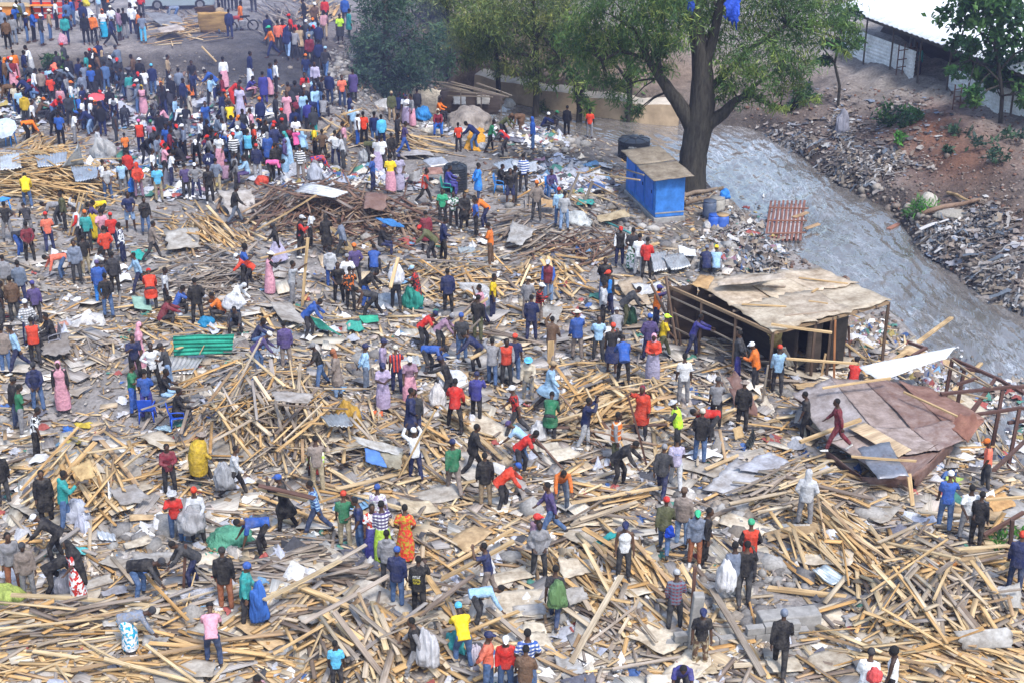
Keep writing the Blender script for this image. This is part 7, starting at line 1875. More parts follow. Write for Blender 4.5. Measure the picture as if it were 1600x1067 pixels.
for (x, y, w, h, c, lab) in SACKS:
    if not lab: continue
    p = G1(x, y)
    held = any(k in lab for k in ('carried', 'over the', 'draped', 'on the back', 'hanging', 'hung', 'held', 'gripped', 'head', 'cloak'))
    if held and y < 1e4:
        # hangs beside its bearer: found at the bearer's distance
        near = min(PERSON, key=lambda k: math.hypot(k[0] - x, (k[1] - y - 15) * .7)); dd = math.hypot(near[0] - x, near[1] - y)
        if dd < 75: yb = PERSON[near].location.y; p = V(x, y, yb - .12)
    lump('sack' if 'cloth' not in lab and 'bundle' not in lab and 'plastic' not in lab else 'bundle', p, w, w * .75, h, c, TP, lab, 'sack' if 'cloth' not in lab and 'bundle' not in lab else 'bundle', rough=.2, rz=random.uniform(-.5, .5))
p = G1(742, 236); panel('tarp', [V(735, 203, p[1] + 1.0), V(755, 202, p[1] + 1.0), p + A_([.6, 0, .02]), p + A_([-.65, -.1, .02])], (.62, .30, .03), TP, 'orange tarp draped over the goods behind the man in jeans', 'tarp', smooth=True, warp=.13, jag=.04, nu=16, nv=14)
p = G1(555, 929); panel('cloth', [G1(553, 925) + [0, 0, .15], G1(592, 925) + [0, 0, .15], G1(590, 933) + [0, 0, .15], G1(555, 932) + [0, 0, .15]], (.55, .07, .04), TP, 'crumpled red cloth lying flat on the ground', 'cloth', warp=.05, jag=.08)
p = G1(115, 560); 
for (x, y, c, lab) in ((112, 676, (.05,.16,.5), 'flat blue plastic piece on the cleared dirt'), (130, 671, (.6,.45,.06), 'flat yellow plastic piece on the cleared dirt'), (115, 695, (.55,.42,.1), 'yellow sheet at the back of the pine heap'), (257, 677, (.35,.5,.6), 'pale blue plastic lying by the blue chair leg'), (590, 652, (.6,.12,.04), 'small red cloth on the wood scraps'), (1490, 757, (.38,.5,.12), 'lime green cloth by the man in salmon tee'), (130, 868, (.1,.4,.42), 'turquoise cloth behind the chador'), (335, 873, (.05,.36,.25), 'small green cloth by the rusty upright post'), (1120, 262, (.05,.16,.4), 'dark blue cloth at the waterline under the big tree'), (915, 322, (.05,.33,.30), 'grey green tarp in front of the toilet block')):
    w = 16 if 'small' in lab else 26; q = [G1(x + a * w, y + b * w * .35) + A_([0, 0, .1 + .1 * random.random()]) for a, b in ((-.5, -.5), (.5, -.4), (.45, .5), (-.5, .4))]
    panel('cloth', q, c, TP, lab, 'cloth', warp=.05, jag=.07)
# ------------------------------------------------------------------ umbrellas
def umbrella(loc, r, label, mat, tilt, rz, h):
    t = empty('umbrella', loc, rz, label, 'umbrella'); t.rotation_euler = (tilt, 0, rz); n = 8; v, f = [(0, 0, h)], []
    for j in range(1, 6):
        for k in range(n * 4):
            a = 2 * math.pi * k / (n * 4); s = j / 5; sc = 1 - .07 * s * abs(math.sin(a * n / 2)) ** .7
            v.append((r * s * sc * math.cos(a), r * s * sc * math.sin(a), h - r * .42 * s ** 1.9 + .03 * s * abs(math.sin(a * n / 2))))
    m = n * 4
    for k in range(m): f.append((0, 1 + k, 1 + (k + 1) % m))
    for j in range(4):
        for k in range(m): b = 1 + j * m; f.append((b + k, b + m + k, b + m + (k + 1) % m, b + (k + 1) % m))
    mesh_obj('canopy', A_(v), f, mat, t, col=(.5, .5, .5)); tube('shaft', [(0, 0, 0), (0, 0, h + .08)], .014, m_dark, t, local=True)
    for k in range(n): a = 2 * math.pi * k / n; tube('rib', [(0, 0, h - .01), (r * .97 * math.cos(a), r * .97 * math.sin(a), h - r * .42 - .005)], .006, m_dark, t, 5, local=True)
p = G1(150, 186); umbrella(V(154, 182, p[1]), .66, 'open red umbrella over a seated seller', m_plain('red_nylon', (.55, .08, .09), .5, .3, 0, .25, 7.0), 0, .3, 1.35 - .1)
p = G1(14, 226); umbrella(p + A_([0, 0, .5]), .66, 'open white umbrella tilted over a stool', m_plain('white_nylon', (.40, .46, .54), .5), R(38), .0, .85)
# ------------------------------------------------------------------ plastic chairs and stools
m_blue_pl = m_plain('blue_plastic', (.02, .08, .48), .4, .4); m_sky_pl = m_plain('sky_blue_plastic', (.03, .22, .62), .4, .4); m_grn_pl = m_plain('green_plastic', (.02, .28, .24), .4, .4)
def chair(loc, rz, label, mat):
    t = empty('plastic_chair', loc, rz, label, 'chair', 'plastic chairs')
    cuboid('seat', A_([-.22, -.2, .40]) + A_(loc), A_([.44, 0, 0]), A_([0, .42, 0]), A_([0, 0, .03]), mat, None, .015); s = bpy.data.objects[-1] if False else COL.objects[-1]
    def loc_box(nm, o0, a, b, c, bev=.01):
        v = A_([A_(o0) + A_(a) * i + A_(b) * j + A_(c) * k for k in (0, 1) for j in (0, 1) for i in (0, 1)]); f = [(0, 2, 3, 1), (4, 5, 7, 6), (0, 1, 5, 4), (1, 3, 7, 5), (3, 2, 6, 7), (2, 0, 4, 6)]
        ob = mesh_obj(nm, v, f, mat, t, col=(.5, .5, .5)); md = ob.modifiers.new('bevel', 'BEVEL'); md.width = bev; md.segments = 2
    bpy.data.objects.remove(s)
    loc_box('seat', (-.22, -.2, .40), (.44, 0, 0), (0, .42, 0), (0, 0, .03)); loc_box('backrest', (-.23, -.24, .44), (.46, 0, 0), (0, .03, .0), (0, -.08, .42))
    for sx in (-1, 1):
        for sy in (-.19, .19): tube('leg', [(sx * .2, sy, .41), (sx * .235, sy * 1.2, 0)], [.028, .02], mat, t, 8, local=True)
        tube('armrest', [(sx * .23, -.24, .64), (sx * .25, 0, .64), (sx * .24, .18, .6), (sx * .215, .2, .42)], .02, mat, t, 6, local=True)
def under(x, y, label, mat, rz):
    # a seat stands just behind the sitter's feet
    k = min(PERSON, key=lambda k: math.hypot(k[0] - x, k[1] - y)); e = PERSON[k] if math.hypot(k[0] - x, k[1] - y) < 25 else None
    if e is not None:
        d = Vector((math.sin(-e.rotation_euler.z), math.cos(e.rotation_euler.z), 0)); l = e.location - d * .06; chair((l.x, l.y, hz(l.x, l.y) + .03), e.rotation_euler.z, label, mat)
    else: chair(tuple(G1(x, y)), rz, label, mat)
under(282, 668, 'deep blue plastic chair below the seated person in black by the lumber heap', m_blue_pl, R(-90)); under(701, 306, 'green plastic chair under the man in indigo tracksuit', m_grn_pl, R(-90)); under(783, 302, 'blue plastic chair under the seated man in black jacket', m_sky_pl, R(-90))
under(861, 309, 'blue plastic chair under the seated person in purple shirt', m_sky_pl, R(180)); under(685, 212, 'bright blue plastic chair in front of the cream tarp shelter', m_sky_pl, R(180)); under(82, 548, 'grey blue seat under the man in black by the board', m_plain('grey_plastic', (.2, .2, .24), .5), R(90)); under(232, 665, 'empty deep blue chair behind the boy in blue jersey', m_blue_pl, R(10))
def stool(loc, label, mat, s=1.0):
    t = empty('plastic_table', loc, .3, label, 'table'); lathe('tabletop', [(.02, .66 * s), (.3 * s, .66 * s), (.31 * s, .69 * s), (.3 * s, .7 * s), (.02, .7 * s)], mat, t, 4, smooth=False)
    for k in range(4): a = k * math.pi / 2; tube('leg', [(.2 * s * math.cos(a), .2 * s * math.sin(a), .66 * s), (.27 * s * math.cos(a), .27 * s * math.sin(a), 0)], [.035, .025], mat, t, 6, local=True)
stool(G1(18, 228), 'sky blue plastic table beneath the white umbrella', m_sky_pl); stool(G1(8, 338), 'sky blue plastic table at the edge beside the long timber heap', m_sky_pl, 1.15)
# ------------------------------------------------------------------ drums near the toilet block
for i, (x, y, r, h, c, lab) in enumerate(((1115, 357, .25, .6, (.03, .10, .42), 'smaller blue drum below the covered one'), (1128, 357, .28, .6, (.04, .10, .36), 'blue drum with a wooden lid'), (1108, 340, .3, .75, (.07, .09, .14), 'grey blue drum at the rear of the small group'), (1120, 330, .34, .6, (.3, .28, .25), 'grey sack-topped drum behind the blue drums'))):
    t = empty('drum', G1(x, y), 0, lab, 'drum', 'drums beside the toilet block'); lathe('barrel', [(r * .9, 0), (r, .04), (r * 1.03, h * .3), (r, h * .33), (r * 1.03, h * .66), (r, h * .7), (r * .95, h)], m_plain('drum_paint', c, .5), t, 20); lathe('lid', [(r * .98, h), (r * .98, h + .03), (.02, h + .04)], m_plain('drum_lid', (.3, .2, .1) if i == 1 else A_(c) * .8, .6), t, 20)
lump('bundle', G1(1131, 328) + A_([0, 0, .55]), .55, .5, .5, (.03, .2, .6), TP, 'sky blue bundle lying on the drums', 'bundle')
# ------------------------------------------------------------------ broken floor panel adrift in the river
rf = empty('wooden_raft', PZ(1230, 345, WZ), 0, 'broken reddish wooden panel with white insulation stranded in the river', 'raft')
panel('backing', [PZ(1204, 320, WZ + .12), PZ(1258, 318, WZ + .12), PZ(1252, 372, WZ + .1), PZ(1198, 368, WZ + .1)], (.50, .47, .50), PT, parent=rf, warp=.03, jag=.05)
for i in range(9):
    t = i / 8; bar('slat', PZ(1205 + 52 * t, 314, WZ + .2), PZ(1196 + 54 * t, 376, WZ + .17), .11, .05, (.22, .10, .075), rf)
for t in (.15, .5, .85): bar('batten', PZ(1202 - 4 * t, 316 + 58 * t, WZ + .26), PZ(1264 - 6 * t, 318 + 54 * t, WZ + .26), .09, .05, (.27, .13, .09), rf)
for (a, b, lab) in (((1258, 358), (1280, 350), 'yellowish plank floating off the raft corner'), ((1240, 340), (1262, 332), 'short plank lying on the stranded raft')): plank('plank', PZ(*a, WZ + .22), PZ(*b, WZ + .24), .22, .05, (.42, .28, .16), lab, 'plank')
plank('plank', PZ(1388, 358, WZ + .04), PZ(1404, 350, WZ + .06), .2, .06, (.35, .17, .12), 'reddish plank floating near the grassy bank', 'plank')
# ------------------------------------------------------------------ concrete works
bw = empty('block_wall', G1(1080, 1015), 0, 'low broken wall of grey concrete blocks near the bottom edge', 'wall')
a, b = G1(968, 1030), G1(1262, 1002); d = (b - a); d[2] = 0; Lw = np.linalg.norm(d); d /= Lw; nn = A_([-d[1], d[0], 0]); nb = int(Lw / .45)
for course in range(3):
    for i in range(nb):
        x = (i + (.5 if course % 2 else 0)) * .45
        if course == 2 and (i < nb * .25 or random.random() < .45): continue
        if course == 1 and (i < 2 or random.random() < .08): continue
        p = a + d * x; p[2] = hz(p[0], p[1]) - .1 + course * .21; cuboid('block', p, d * .437, nn * .2, zz * .205, m_conc, bw, .015)
cuboid('pillar', G1(1080, 1026) - A_([.12, 0, .1]), A_([.26, 0, 0]), A_([0, .26, 0]), A_([.12, .1, 1.75]), m_conc, bw, .03)
cs = empty('concrete_slab', G1(1215, 985), 0, 'broken grey concrete slab behind the man in dark suit', 'slab'); q = G1(1190, 1000); cuboid('slab', q, A_([1.5, .25, 0]), A_([-.1, .45, 0]), A_([0, .05, .55]), m_conc, cs, .04)
cs = empty('concrete_slab', G1(1560, 960), 0, 'pale concrete ledge along the river side in the corner', 'slab'); q = PG(1545, 790); 
c_ = [PG(1545, 775), PG(1640, 800), PG(1640, 850), PG(1560, 815)]; panel('slab', [x + A_([0, 0, .06]) for x in c_], (.36, .35, .34), BW, parent=cs, warp=.02, th=.12)
# retaining wall on the far side of the river under the trees
rw = empty('retaining_wall', A_([*FAR[-6], WZ]), 0, 'tan concrete retaining wall along the far side of the river under the trees', 'wall')
m_tan = m_plain('tan_plaster', (.36, .27, .18), .9, .2, 0, .28, 1.2); m_ledge = m_plain('pale_ledge', (.42, .37, .31), .9, .2, 0, .25, 2.0)
ctr = resample(FAR[12:18], 40); tg = np.gradient(ctr, axis=0); tg /= np.linalg.norm(tg, axis=1)[:, None]; nr_ = np.stack([-tg[:, 1], tg[:, 0]], 1); nr_ *= np.sign((nr_ * A_([0, 1.0])).sum(1))[:, None]
def strip(name, offs, mat):
    v, f = [], []; m = len(offs)
    for i in range(len(ctr)):
        for (o_, z_) in offs: v.append((*(ctr[i] + nr_[i] * o_), z_ + .06 * math.sin(i * .7)))
    for i in range(len(ctr) - 1):
        for j in range(m - 1): f.append((i * m + j, (i + 1) * m + j, (i + 1) * m + j + 1, i * m + j + 1))
    v = A_(v) - A_(rw.location); return mesh_obj(name, v, f, mat, rw, col=(.5, .5, .5), smooth=False)
strip('wall_face', [(-.15, WZ - .8), (.05, WZ + .5), (.12, WZ + 1.15)], m_tan); strip('ledge', [(.12, WZ + 1.15), (.25, WZ + 1.2), (1.5, WZ + 1.55), (1.7, WZ + .6)], m_ledge)
# ------------------------------------------------------------------ white metal shed on the far plateau
ws0, ws1 = PG(1312, 74), PG(1640, 205); ws0[2] = ws1[2] = float(np.mean([ws0[2], ws1[2]])); zb = ws0[2]
shd = empty('metal_shed', ws0, 0, 'long white metal shed with an open eave across the river', 'shed'); d = ws1 - ws0; d[2] = 0; Ls = np.linalg.norm(d); d /= Ls; back = A_([-d[1], d[0], 0]); back = back if back[1] > 0 else -back
WHT = (.72, .75, .78)
def wq(s0, s1, z0, z1, col=WHT, off=0.): c = [ws0 + d * s0 + back * off + zz * z1, ws0 + d * s1 + back * off + zz * z1, ws0 + d * s1 + back * off + zz * z0, ws0 + d * s0 + back * off + zz * z0]; return panel('wall_sheet', [c[1], c[2], c[3], c[0]], col, PT, parent=shd, warp=.01, jag=0, corr=.02, pitch=.22)
wq(.4, Ls * .40, -.3, 1.5); wq(Ls * .56, Ls + 4, -.3, 1.3)
hp = 2.75
c = [ws0 + d * .2 - back * .7 + zz * hp, ws0 + d * (Ls + 8) - back * .7 + zz * (hp - .3), ws0 + d * (Ls + 8) + back * 16 + zz * (hp + 3.0), ws0 + d * .2 + back * 16 + zz * (hp + 3.2)]
panel('roof', c, (.78, .80, .83), PT, parent=shd, warp=.02, jag=0, corr=.03, pitch=.5, th=.03)
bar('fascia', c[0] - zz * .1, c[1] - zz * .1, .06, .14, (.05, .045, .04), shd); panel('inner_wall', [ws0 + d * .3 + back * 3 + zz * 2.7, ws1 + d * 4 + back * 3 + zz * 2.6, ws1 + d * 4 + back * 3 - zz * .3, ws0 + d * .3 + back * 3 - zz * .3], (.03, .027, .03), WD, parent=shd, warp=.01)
for t in np.linspace(0.02, 1, 8): q = ws0 + d * Ls * t - back * .3; bar('post', q - zz * .3, q + zz * (hp - .1), .09, .09, (.10, .085, .075), shd)
for gx0, gx1, yb, yt, lab in ((1400, 1428, 118, 70, 'rusty open gate frame by the shed doorway'), (1488, 1520, 172, 132, 'rusty fence frame at the edge of the shed path')):
    g0 = G1(gx0, yb); g1 = G1(gx1, yb - 4); t = empty('gate_frame', g0, 0, lab, 'gate'); hh = (yb - yt) / F * depth_of(g0)
    for s in (0, .33, .66, 1.): q = lerp(g0, g1, s); bar('upright', q, q + zz * hh, .06, .06, (.13, .07, .055), t)
    for s in (.25, .5, .8): bar('crossbar', g0 + zz * hh * s, g1 + zz * hh * s, .05, .05, (.13, .07, .055), t)
# ------------------------------------------------------------------ things on the terrace
m_redp = m_plain('red_paint', (.52, .05, .03), .5, .3, 0, .2, 2.0); m_orp = m_plain('orange_cloth', (.6, .22, .05), .7); m_lav = m_plain('van_paint', (.27, .33, .36), .35, .5, 0, .06, 1.0); m_glass = m_plain('dark_glass', (.02, .025, .03), .1, .5); m_tyre = m_plain('tyre', (.02, .02, .02), .9); m_rim = m_plain('wheel_rim', (.3, .3, .32), .4, .5, .6)
kl, kr = PG(52, 32), PG(118, 30); ks = empty('kiosk', kl, 0, 'red slatted market kiosk behind the people on the terrace', 'kiosk'); dk = kr - kl; dk[2] = 0; Lk = np.linalg.norm(dk); dk /= Lk; bk = A_([-dk[1], dk[0], 0])
for i in range(6): cuboid('slat', kl + zz * (.1 + i * .36), dk * Lk, bk * .05, zz * .27, m_redp, ks, .01)
for s in (0, .24, .5, .76, 1.): cuboid('upright', kl + dk * (Lk * s - .05) - bk * .06, dk * .12, bk * .05, zz * 2.3, m_plain('dark_blue_paint', (.05, .04, .12), .5), ks)
cuboid('side', kr + zz * .1, bk * 1.6, -dk * .05, zz * 2.2, m_redp, ks); cuboid('counter', kl - bk * .35 + zz * .9, dk * Lk * .55, bk * .3, zz * .05, m_orp, ks)
cl, cr2 = PG(-20, 34), PG(48, 34); mc = empty('market_counter', cl, 0, 'long counter under orange cloth left of the red kiosk', 'counter'); dk2 = cr2 - cl; dk2[2] = 0; L2 = np.linalg.norm(dk2); dk2 /= L2
cuboid('cloth', cl + zz * .35, dk2 * L2, A_([0, .9, 0]), zz * .55, m_orp, mc, .05); cuboid('top', cl + zz * .905 - A_([.1, .1, 0]), dk2 * (L2 + .2), A_([0, 1.1, 0]), zz * .05, m_plain('tan_top', (.4, .28, .15)), mc, .01)
def wheel(parent, c, r, w, axis):
    a = A_(axis, float); a /= np.linalg.norm(a); v, f = tube_geo([A_(c) - a * w / 2, A_(c) - a * w * .42, A_(c) + a * w * .42, A_(c) + a * w / 2], [r * .9, r, r, r * .9], 24); M = np.array(parent.matrix_basis.inverted())
    wv = v @ M[:3, :3].T + M[:3, 3]; wo = mesh_obj('wheel', wv, f, m_tyre, parent, col=(.1, .1, .1), smooth=False); v, f = tube_geo([A_(c) - a * w * .53, A_(c) + a * w * .53], r * .6, 18); mesh_obj('rim', v @ M[:3, :3].T + M[:3, 3], f, m_rim, wo, col=(.3, .3, .3))
c0, c1 = PG(222, 17), PG(322, 15); car = empty('car', c0, 0, 'pale grey car parked on the terrace behind the plank stack', 'car'); dc = c1 - c0; dc[2] = 0; Lc = 4.4; dc /= np.linalg.norm(dc); bc_ = A_([-dc[1], dc[0], 0]); o0 = c0 + dc * .1
prof = [(0, .32), (.05, .72), (.25, .9), (1.1, 1.0), (1.75, 1.45), (3.1, 1.48), (3.9, 1.02), (4.35, .95), (4.4, .5), (4.3, .3)]
v, f = [], []; m = len(prof)
for j, s in enumerate((0, .12, .5, .88, 1.0)):
    for (x, z) in prof: ins = .92 if j in (0, 4) and z > 1.05 else 1.0; v.append(o0 + dc * (2.2 + (x - 2.2) * (.97 if j in (0, 4) else 1)) + bc_ * (s * 1.7) + zz * (z * (ins if z > 1.05 else 1)))
for j in range(4):
    for k in range(m): f.append((j * m + k, j * m + (k + 1) % m, (j + 1) * m + (k + 1) % m, (j + 1) * m + k))
f.append(tuple(range(m))); f.append(tuple(4 * m + k for k in range(m - 1, -1, -1))); M = np.array(car.matrix_basis.inverted()); bo = mesh_obj('body', A_(v) @ M[:3, :3].T + M[:3, 3], f, m_lav, car, col=(.4, .4, .4)); md = bo.modifiers.new('bevel', 'BEVEL'); md.width = .06; md.segments = 3
for (x, s) in ((.85, -.01), (3.45, -.01), (.85, 1.55), (3.45, 1.55)): wheel(car, o0 + dc * x + bc_ * (s + .08) + zz * .31, .31, .2, bc_)
for (x0, x1) in ((1.5, 2.35), (2.45, 3.3)): cuboid('window', o0 + dc * x0 - bc_ * .012 + zz * 1.06, dc * (x1 - x0), bc_ * .02, zz * .3, m_glass, car)
for x in (1.45, 2.4): cuboid('door_handle', o0 + dc * (x + .7) - bc_ * .03 + zz * .9, dc * .16, bc_ * .03, zz * .03, m_rim, car)
def cycle(loc, ang, label, motor=False):
    t = empty('motorcycle' if motor else 'bicycle', loc, 0, label, 'motorcycle' if motor else 'bicycle'); d = A_([math.cos(ang), math.sin(ang), 0]); s = A_([-math.sin(ang), math.cos(ang), 0]); r = .3 if motor else .34; b = 1.25 if motor else 1.05; loc = A_(loc)
    for x in (0, b):
        c = loc + d * x + zz * r; pts = [c + d * r * math.cos(a) + zz * r * math.sin(a) for a in np.linspace(0, 2 * math.pi, 25)]; w = tube('wheel', pts, .05 if motor else .022, m_tyre, t, 6); 
        for a in np.linspace(0, math.pi, 4)[:-1]: tube('spoke', [c + d * r * math.cos(a) + zz * r * math.sin(a), c - d * r * math.cos(a) - zz * r * math.sin(a)], .006, m_rim, w, 4)
    h = loc + zz * r; tube('frame', [h, h + d * .4 + zz * .5, h + d * (b - .2) + zz * .5, h + d * b], .025 if not motor else .035, m_dark, t); tube('handlebar', [h + d * (b - .25) + zz * .7 - s * .3, h + d * (b - .2) + zz * .68, h + d * (b - .25) + zz * .7 + s * .3], .018, m_rim, t); 
    cuboid('saddle', h + d * .15 + zz * .52 - s * .1, d * (.65 if motor else .25), s * .2, zz * .08, m_dark, t, .03)
    if motor: cuboid('tank', h + d * .75 + zz * .42 - s * .13, d * .4, s * .26, zz * .2, m_plain('tank_red', (.3, .03, .03), .4), t, .06); cuboid('engine', h + d * .42 + zz * .0 - s * .12, d * .4, s * .24, zz * .35, m_rim, t, .04)
cycle(tuple(G1(148, 71)), R(80), 'dark bicycle pushed by the person in orange jacket on the terrace'); cycle(tuple(G1(396, 48)), R(200), 'dark motorcycle parked above the char slope', True); cycle(tuple(G1(140, 6)), R(10), 'dark motorcycle by the yellow bundle on the terrace', True)
# lettering on clothes
m_yel = m_plain('yellow_lettering', (.6, .5, .03), .7); m_redl = m_plain('red_lettering', (.6, .1, .03), .7)
for (k, y, lines) in (((655., 967.), -.175, ((1.30, .2, .08, m_white), (1.21, .2, .07, m_yel), (1.13, .19, .06, m_yel))), ((790., 1086.), .165, ((1.30, .2, .05, m_white), (1.24, .2, .04, m_white))), ((530., 475.), .155, ((1.3, .2, .04, m_white), (1.24, .14, .05, m_redl), (1.19, .2, .035, m_white))), ((1092., 1043.), .155, ((1.26, .2, .1, m_white),)), ((692., 353.), .155, ((1.15, .12, .12, m_dark),)), ((1055., 769.), -.165, ((1.28, .18, .05, m_blue),)), ((661., 322.), .16, ((1.3, .08, .05, m_white),))):
    e = PERSON.get(k)
    if e is None: continue
    for j, (z, w, h, m) in enumerate(lines): strokes(e, y, z, w, h, m, 6, j + int(k[0]))
e = PERSON.get((330., 291.))
if e is not None: text_mesh('lettering', 'AJ', .2, m_white, e, Matrix.Translation((0, -.185, 1.28)) @ Matrix.Rotation(R(90), 4, 'X'))
# ------------------------------------------------------------------ trees and shrubs
GREENS = dict(big=[(.040,.085,.026), (.07,.135,.035), (.115,.185,.04), (.20,.25,.06)], olive=[(.08,.125,.035), (.14,.19,.05), (.22,.24,.065), (.05,.08,.028)], dark=[(.024,.058,.036), (.04,.085,.048), (.065,.12,.065), (.04,.08,.06)], broad=[(.03,.085,.03), (.05,.13,.035), (.085,.18,.045), (.022,.06,.03)], grass=[(.06,.20,.03), (.09,.26,.04), (.05,.15,.03)])
def leaves(cen, rad, n_cl, per, pal, L, Wd, droop, out):
    """clusters of narrow leaves spread through an ellipsoid"""
    d = RNG.normal(0, 1, (n_cl, 3)); d /= np.linalg.norm(d, axis=1)[:, None]; cc = cen + d * (RNG.uniform(.25, 1, (n_cl, 1)) ** .5) * rad
    pc = np.array(pal)[RNG.choice(len(pal), n_cl, p=np.array([.34, .33, .21, .12][:len(pal)]) / sum([.34, .33, .21, .12][:len(pal)]))] * RNG.uniform(.7, 1.3, (n_cl, 1))
    n = n_cl * per; k = np.repeat(np.arange(n_cl), per); cs = np.mean(rad) * .24
    p = cc[k] + RNG.normal(0, 1, (n, 3)) * cs * np.array([1, 1, .75]); dirv_ = RNG.normal(0, 1, (n, 3)); dirv_[:, 2] -= droop; dirv_ /= np.linalg.norm(dirv_, axis=1)[:, None]
    sd = np.cross(dirv_, RNG.normal(0, 1, (n, 3))); sd /= np.linalg.norm(sd, axis=1)[:, None] + 1e-9
    l = (L * RNG.uniform(.6, 1.4, n))[:, None]; w = (Wd * RNG.uniform(.6, 1.4, n))[:, None]
    v = np.stack([p - sd * w * .25, p + dirv_ * l * .5 - sd * w * .5, p + dirv_ * l, p + dirv_ * l * .5 + sd * w * .5], 1)
    out.add(v.reshape(-1, 3), np.arange(4 * n).reshape(-1, 4), np.repeat(pc[k] * RNG.uniform(.75, 1.25, (n, 1)), 4, 0))
    return cc
def tree(name, base_px, limbs, blobs, pal, label, dens=1.0, L=.5, Wd=.09, droop=.9, bark=(.06, .05, .04), group=None, cat='tree', depth_spread=1.0):
    b = G1(*base_px); zc = depth_of(b); t = empty(name, b, 0, label, cat, group); vs, fs, n = [], [], 0; y0 = b[1]
    for (i, limb) in enumerate(limbs):
        dy = 0 if i == 0 else random.uniform(-1.2, 1.2) * depth_spread; m = len(limb)
        pts = [V(x, y, y0 + dy * (j / (m - 1)) ** 1.2) for j, (x, y, r) in enumerate(limb)]; rr = [r / F * zc for (_, _, r) in limb]
        if i == 0: pts[0] = pts[0] - A_([0, 0, .3])
        q, rq = [], []
        for j in range(m - 1):
            for s in (0, .33, .66): q.append(lerp(pts[j], pts[j + 1], s) + (RNG.normal(0, .035, 3) * rr[j] if (j or s) else 0)); rq.append(rr[j] * (1 - s) + rr[j + 1] * s)
        q.append(pts[-1]); rq.append(rr[-1]); v, f = tube_geo(q, rq, 10); vs.append(v); fs += [tuple(k + n for k in x) for x in f]; n += len(v)
    sp = Soup(); twigs = []
    for (cx, cy, rx, ry) in blobs:
        c = V(cx, cy, y0 + random.uniform(-1.6, 1.6) * depth_spread); s = zc / F; rad = A_([rx * s, (rx + ry) / 2 * s, ry * s]); area = rx * ry * s * s
        cc = leaves(c, rad, max(5, int(11 * area * dens)), 40, GREENS[pal], L, Wd, droop, sp); twigs += [(c, x) for x in cc[:4]]
    ends = np.array([p for v in vs for p in v[::10]])
    for (c, x) in twigs:         # twigs tie the leaf clumps to the limbs
        a = ends[np.argmin(np.linalg.norm(ends - x, axis=1))]; mid = lerp(a, x, .5) + A_([0, 0, .15]); v, f = tube_geo([a, mid, x], [.045, .03, .012], 5); vs.append(v); fs += [tuple(k + n for k in q_) for q_ in f]; n += len(v)
    tr = mesh_obj('trunk', np.concatenate(vs) - b, fs, MATS['bark'], t, col=bark, smooth=True)
    if sp.n: sp.v = [x - b for x in sp.v]; sp.build('crown', MATS['leaf'], parent=t)
    return t
tree('riverside_tree', (1076, 292), [[(1078,294,27),(1081,262,22),(1085,230,21),(1093,190,22),(1098,150,19),(1096,100,15),(1090,50,12),(1084,0,9),(1080,-60,5)], [(1087,222,9),(1074,184,13),(1056,156,11),(1032,122,8),(1012,92,5),(992,50,3)], [(1094,222,8),(1108,192,12),(1131,177,9),(1152,156,6),(1176,150,4),(1210,168,3),(1235,175,2)], [(1096,112,10),(1114,62,8),(1124,10,6),(1140,-40,4)], [(1032,122,5),(1028,90,4),(1035,40,3),(1045,-20,2)], [(1098,150,7),(1140,110,5),(1180,70,4),(1230,40,2.5)], [(1152,156,3.5),(1185,130,3),(1225,105,2)], [(1012,92,3),(970,80,2.5),(940,95,1.5)]],
 [(960,30,55,40),(1012,80,40,32),(935,100,32,36),(962,140,24,22),(1058,35,45,40),(1135,60,32,36),(1152,118,30,30),(1205,35,60,40),(1190,98,40,36),(1232,128,26,26),(1282,25,45,30),(1315,50,28,18),(1243,80,45,32),(1172,150,24,16),(990,170,12,14),(1262,152,18,14),(1000,-20,90,40),(1150,-25,100,40),(1270,-15,70,35),(1040,90,22,26),(1075,-10,60,40),(1130,140,18,20),(905,60,32,34),(1215,170,18,9),(1020,30,40,36),(1100,20,34,30),(1330,75,18,10),(950,65,28,26)], 'big', 'largest tree, thick dark trunk and forked limbs, standing at the river bend', dens=2.6, L=.33, Wd=.045)
tree('riverside_tree', (836, 200), [[(836,202,5.5),(838,150,5),(838,100,4.5),(836,40,4),(830,-30,3)], [(837,70,3),(815,40,2.5),(790,20,2)], [(838,60,3),(860,30,2.5),(885,15,2)], [(836,90,2.5),(812,85,2),(780,70,1.5)]], [(840,25,50,36),(790,35,42,36),(870,70,34,34),(815,95,24,28),(885,25,38,32),(770,80,22,30),(850,-20,70,36),(745,20,40,34),(730,60,34,30),(835,120,16,20),(848,170,10,12)], 'olive', 'slim straight trunked tree with olive crown behind the pale sacks', dens=2.6, L=.33, Wd=.05)
tree('riverside_tree', (902, 207), [[(902,208,5),(906,170,4.5),(900,130,4),(886,105,3),(872,85,2.5),(850,60,2)], [(904,150,3),(925,120,2.2),(940,90,1.6)], [(900,125,2.4),(905,85,2),(915,40,1.6)]], [(872,108,24,24),(905,110,24,26),(930,75,28,26),(900,145,15,15),(915,165,10,10),(890,60,30,24)], 'big', 'leaning slender tree with thin crown beside the orange-shirted onlooker', dens=1.0, L=.45)
tree('riverside_tree', (980, 197), [[(980,198,5),(984,160,4.5),(984,120,4),(978,70,3.2),(970,20,2.4)], [(983,130,2.6),(965,105,2),(950,95,1.4)]], [(985,135,16,22),(970,100,22,20),(1000,115,18,18),(975,60,26,24),(985,185,14,14)], 'big', 'slender tree behind the squat black tank', dens=1.0, L=.45)
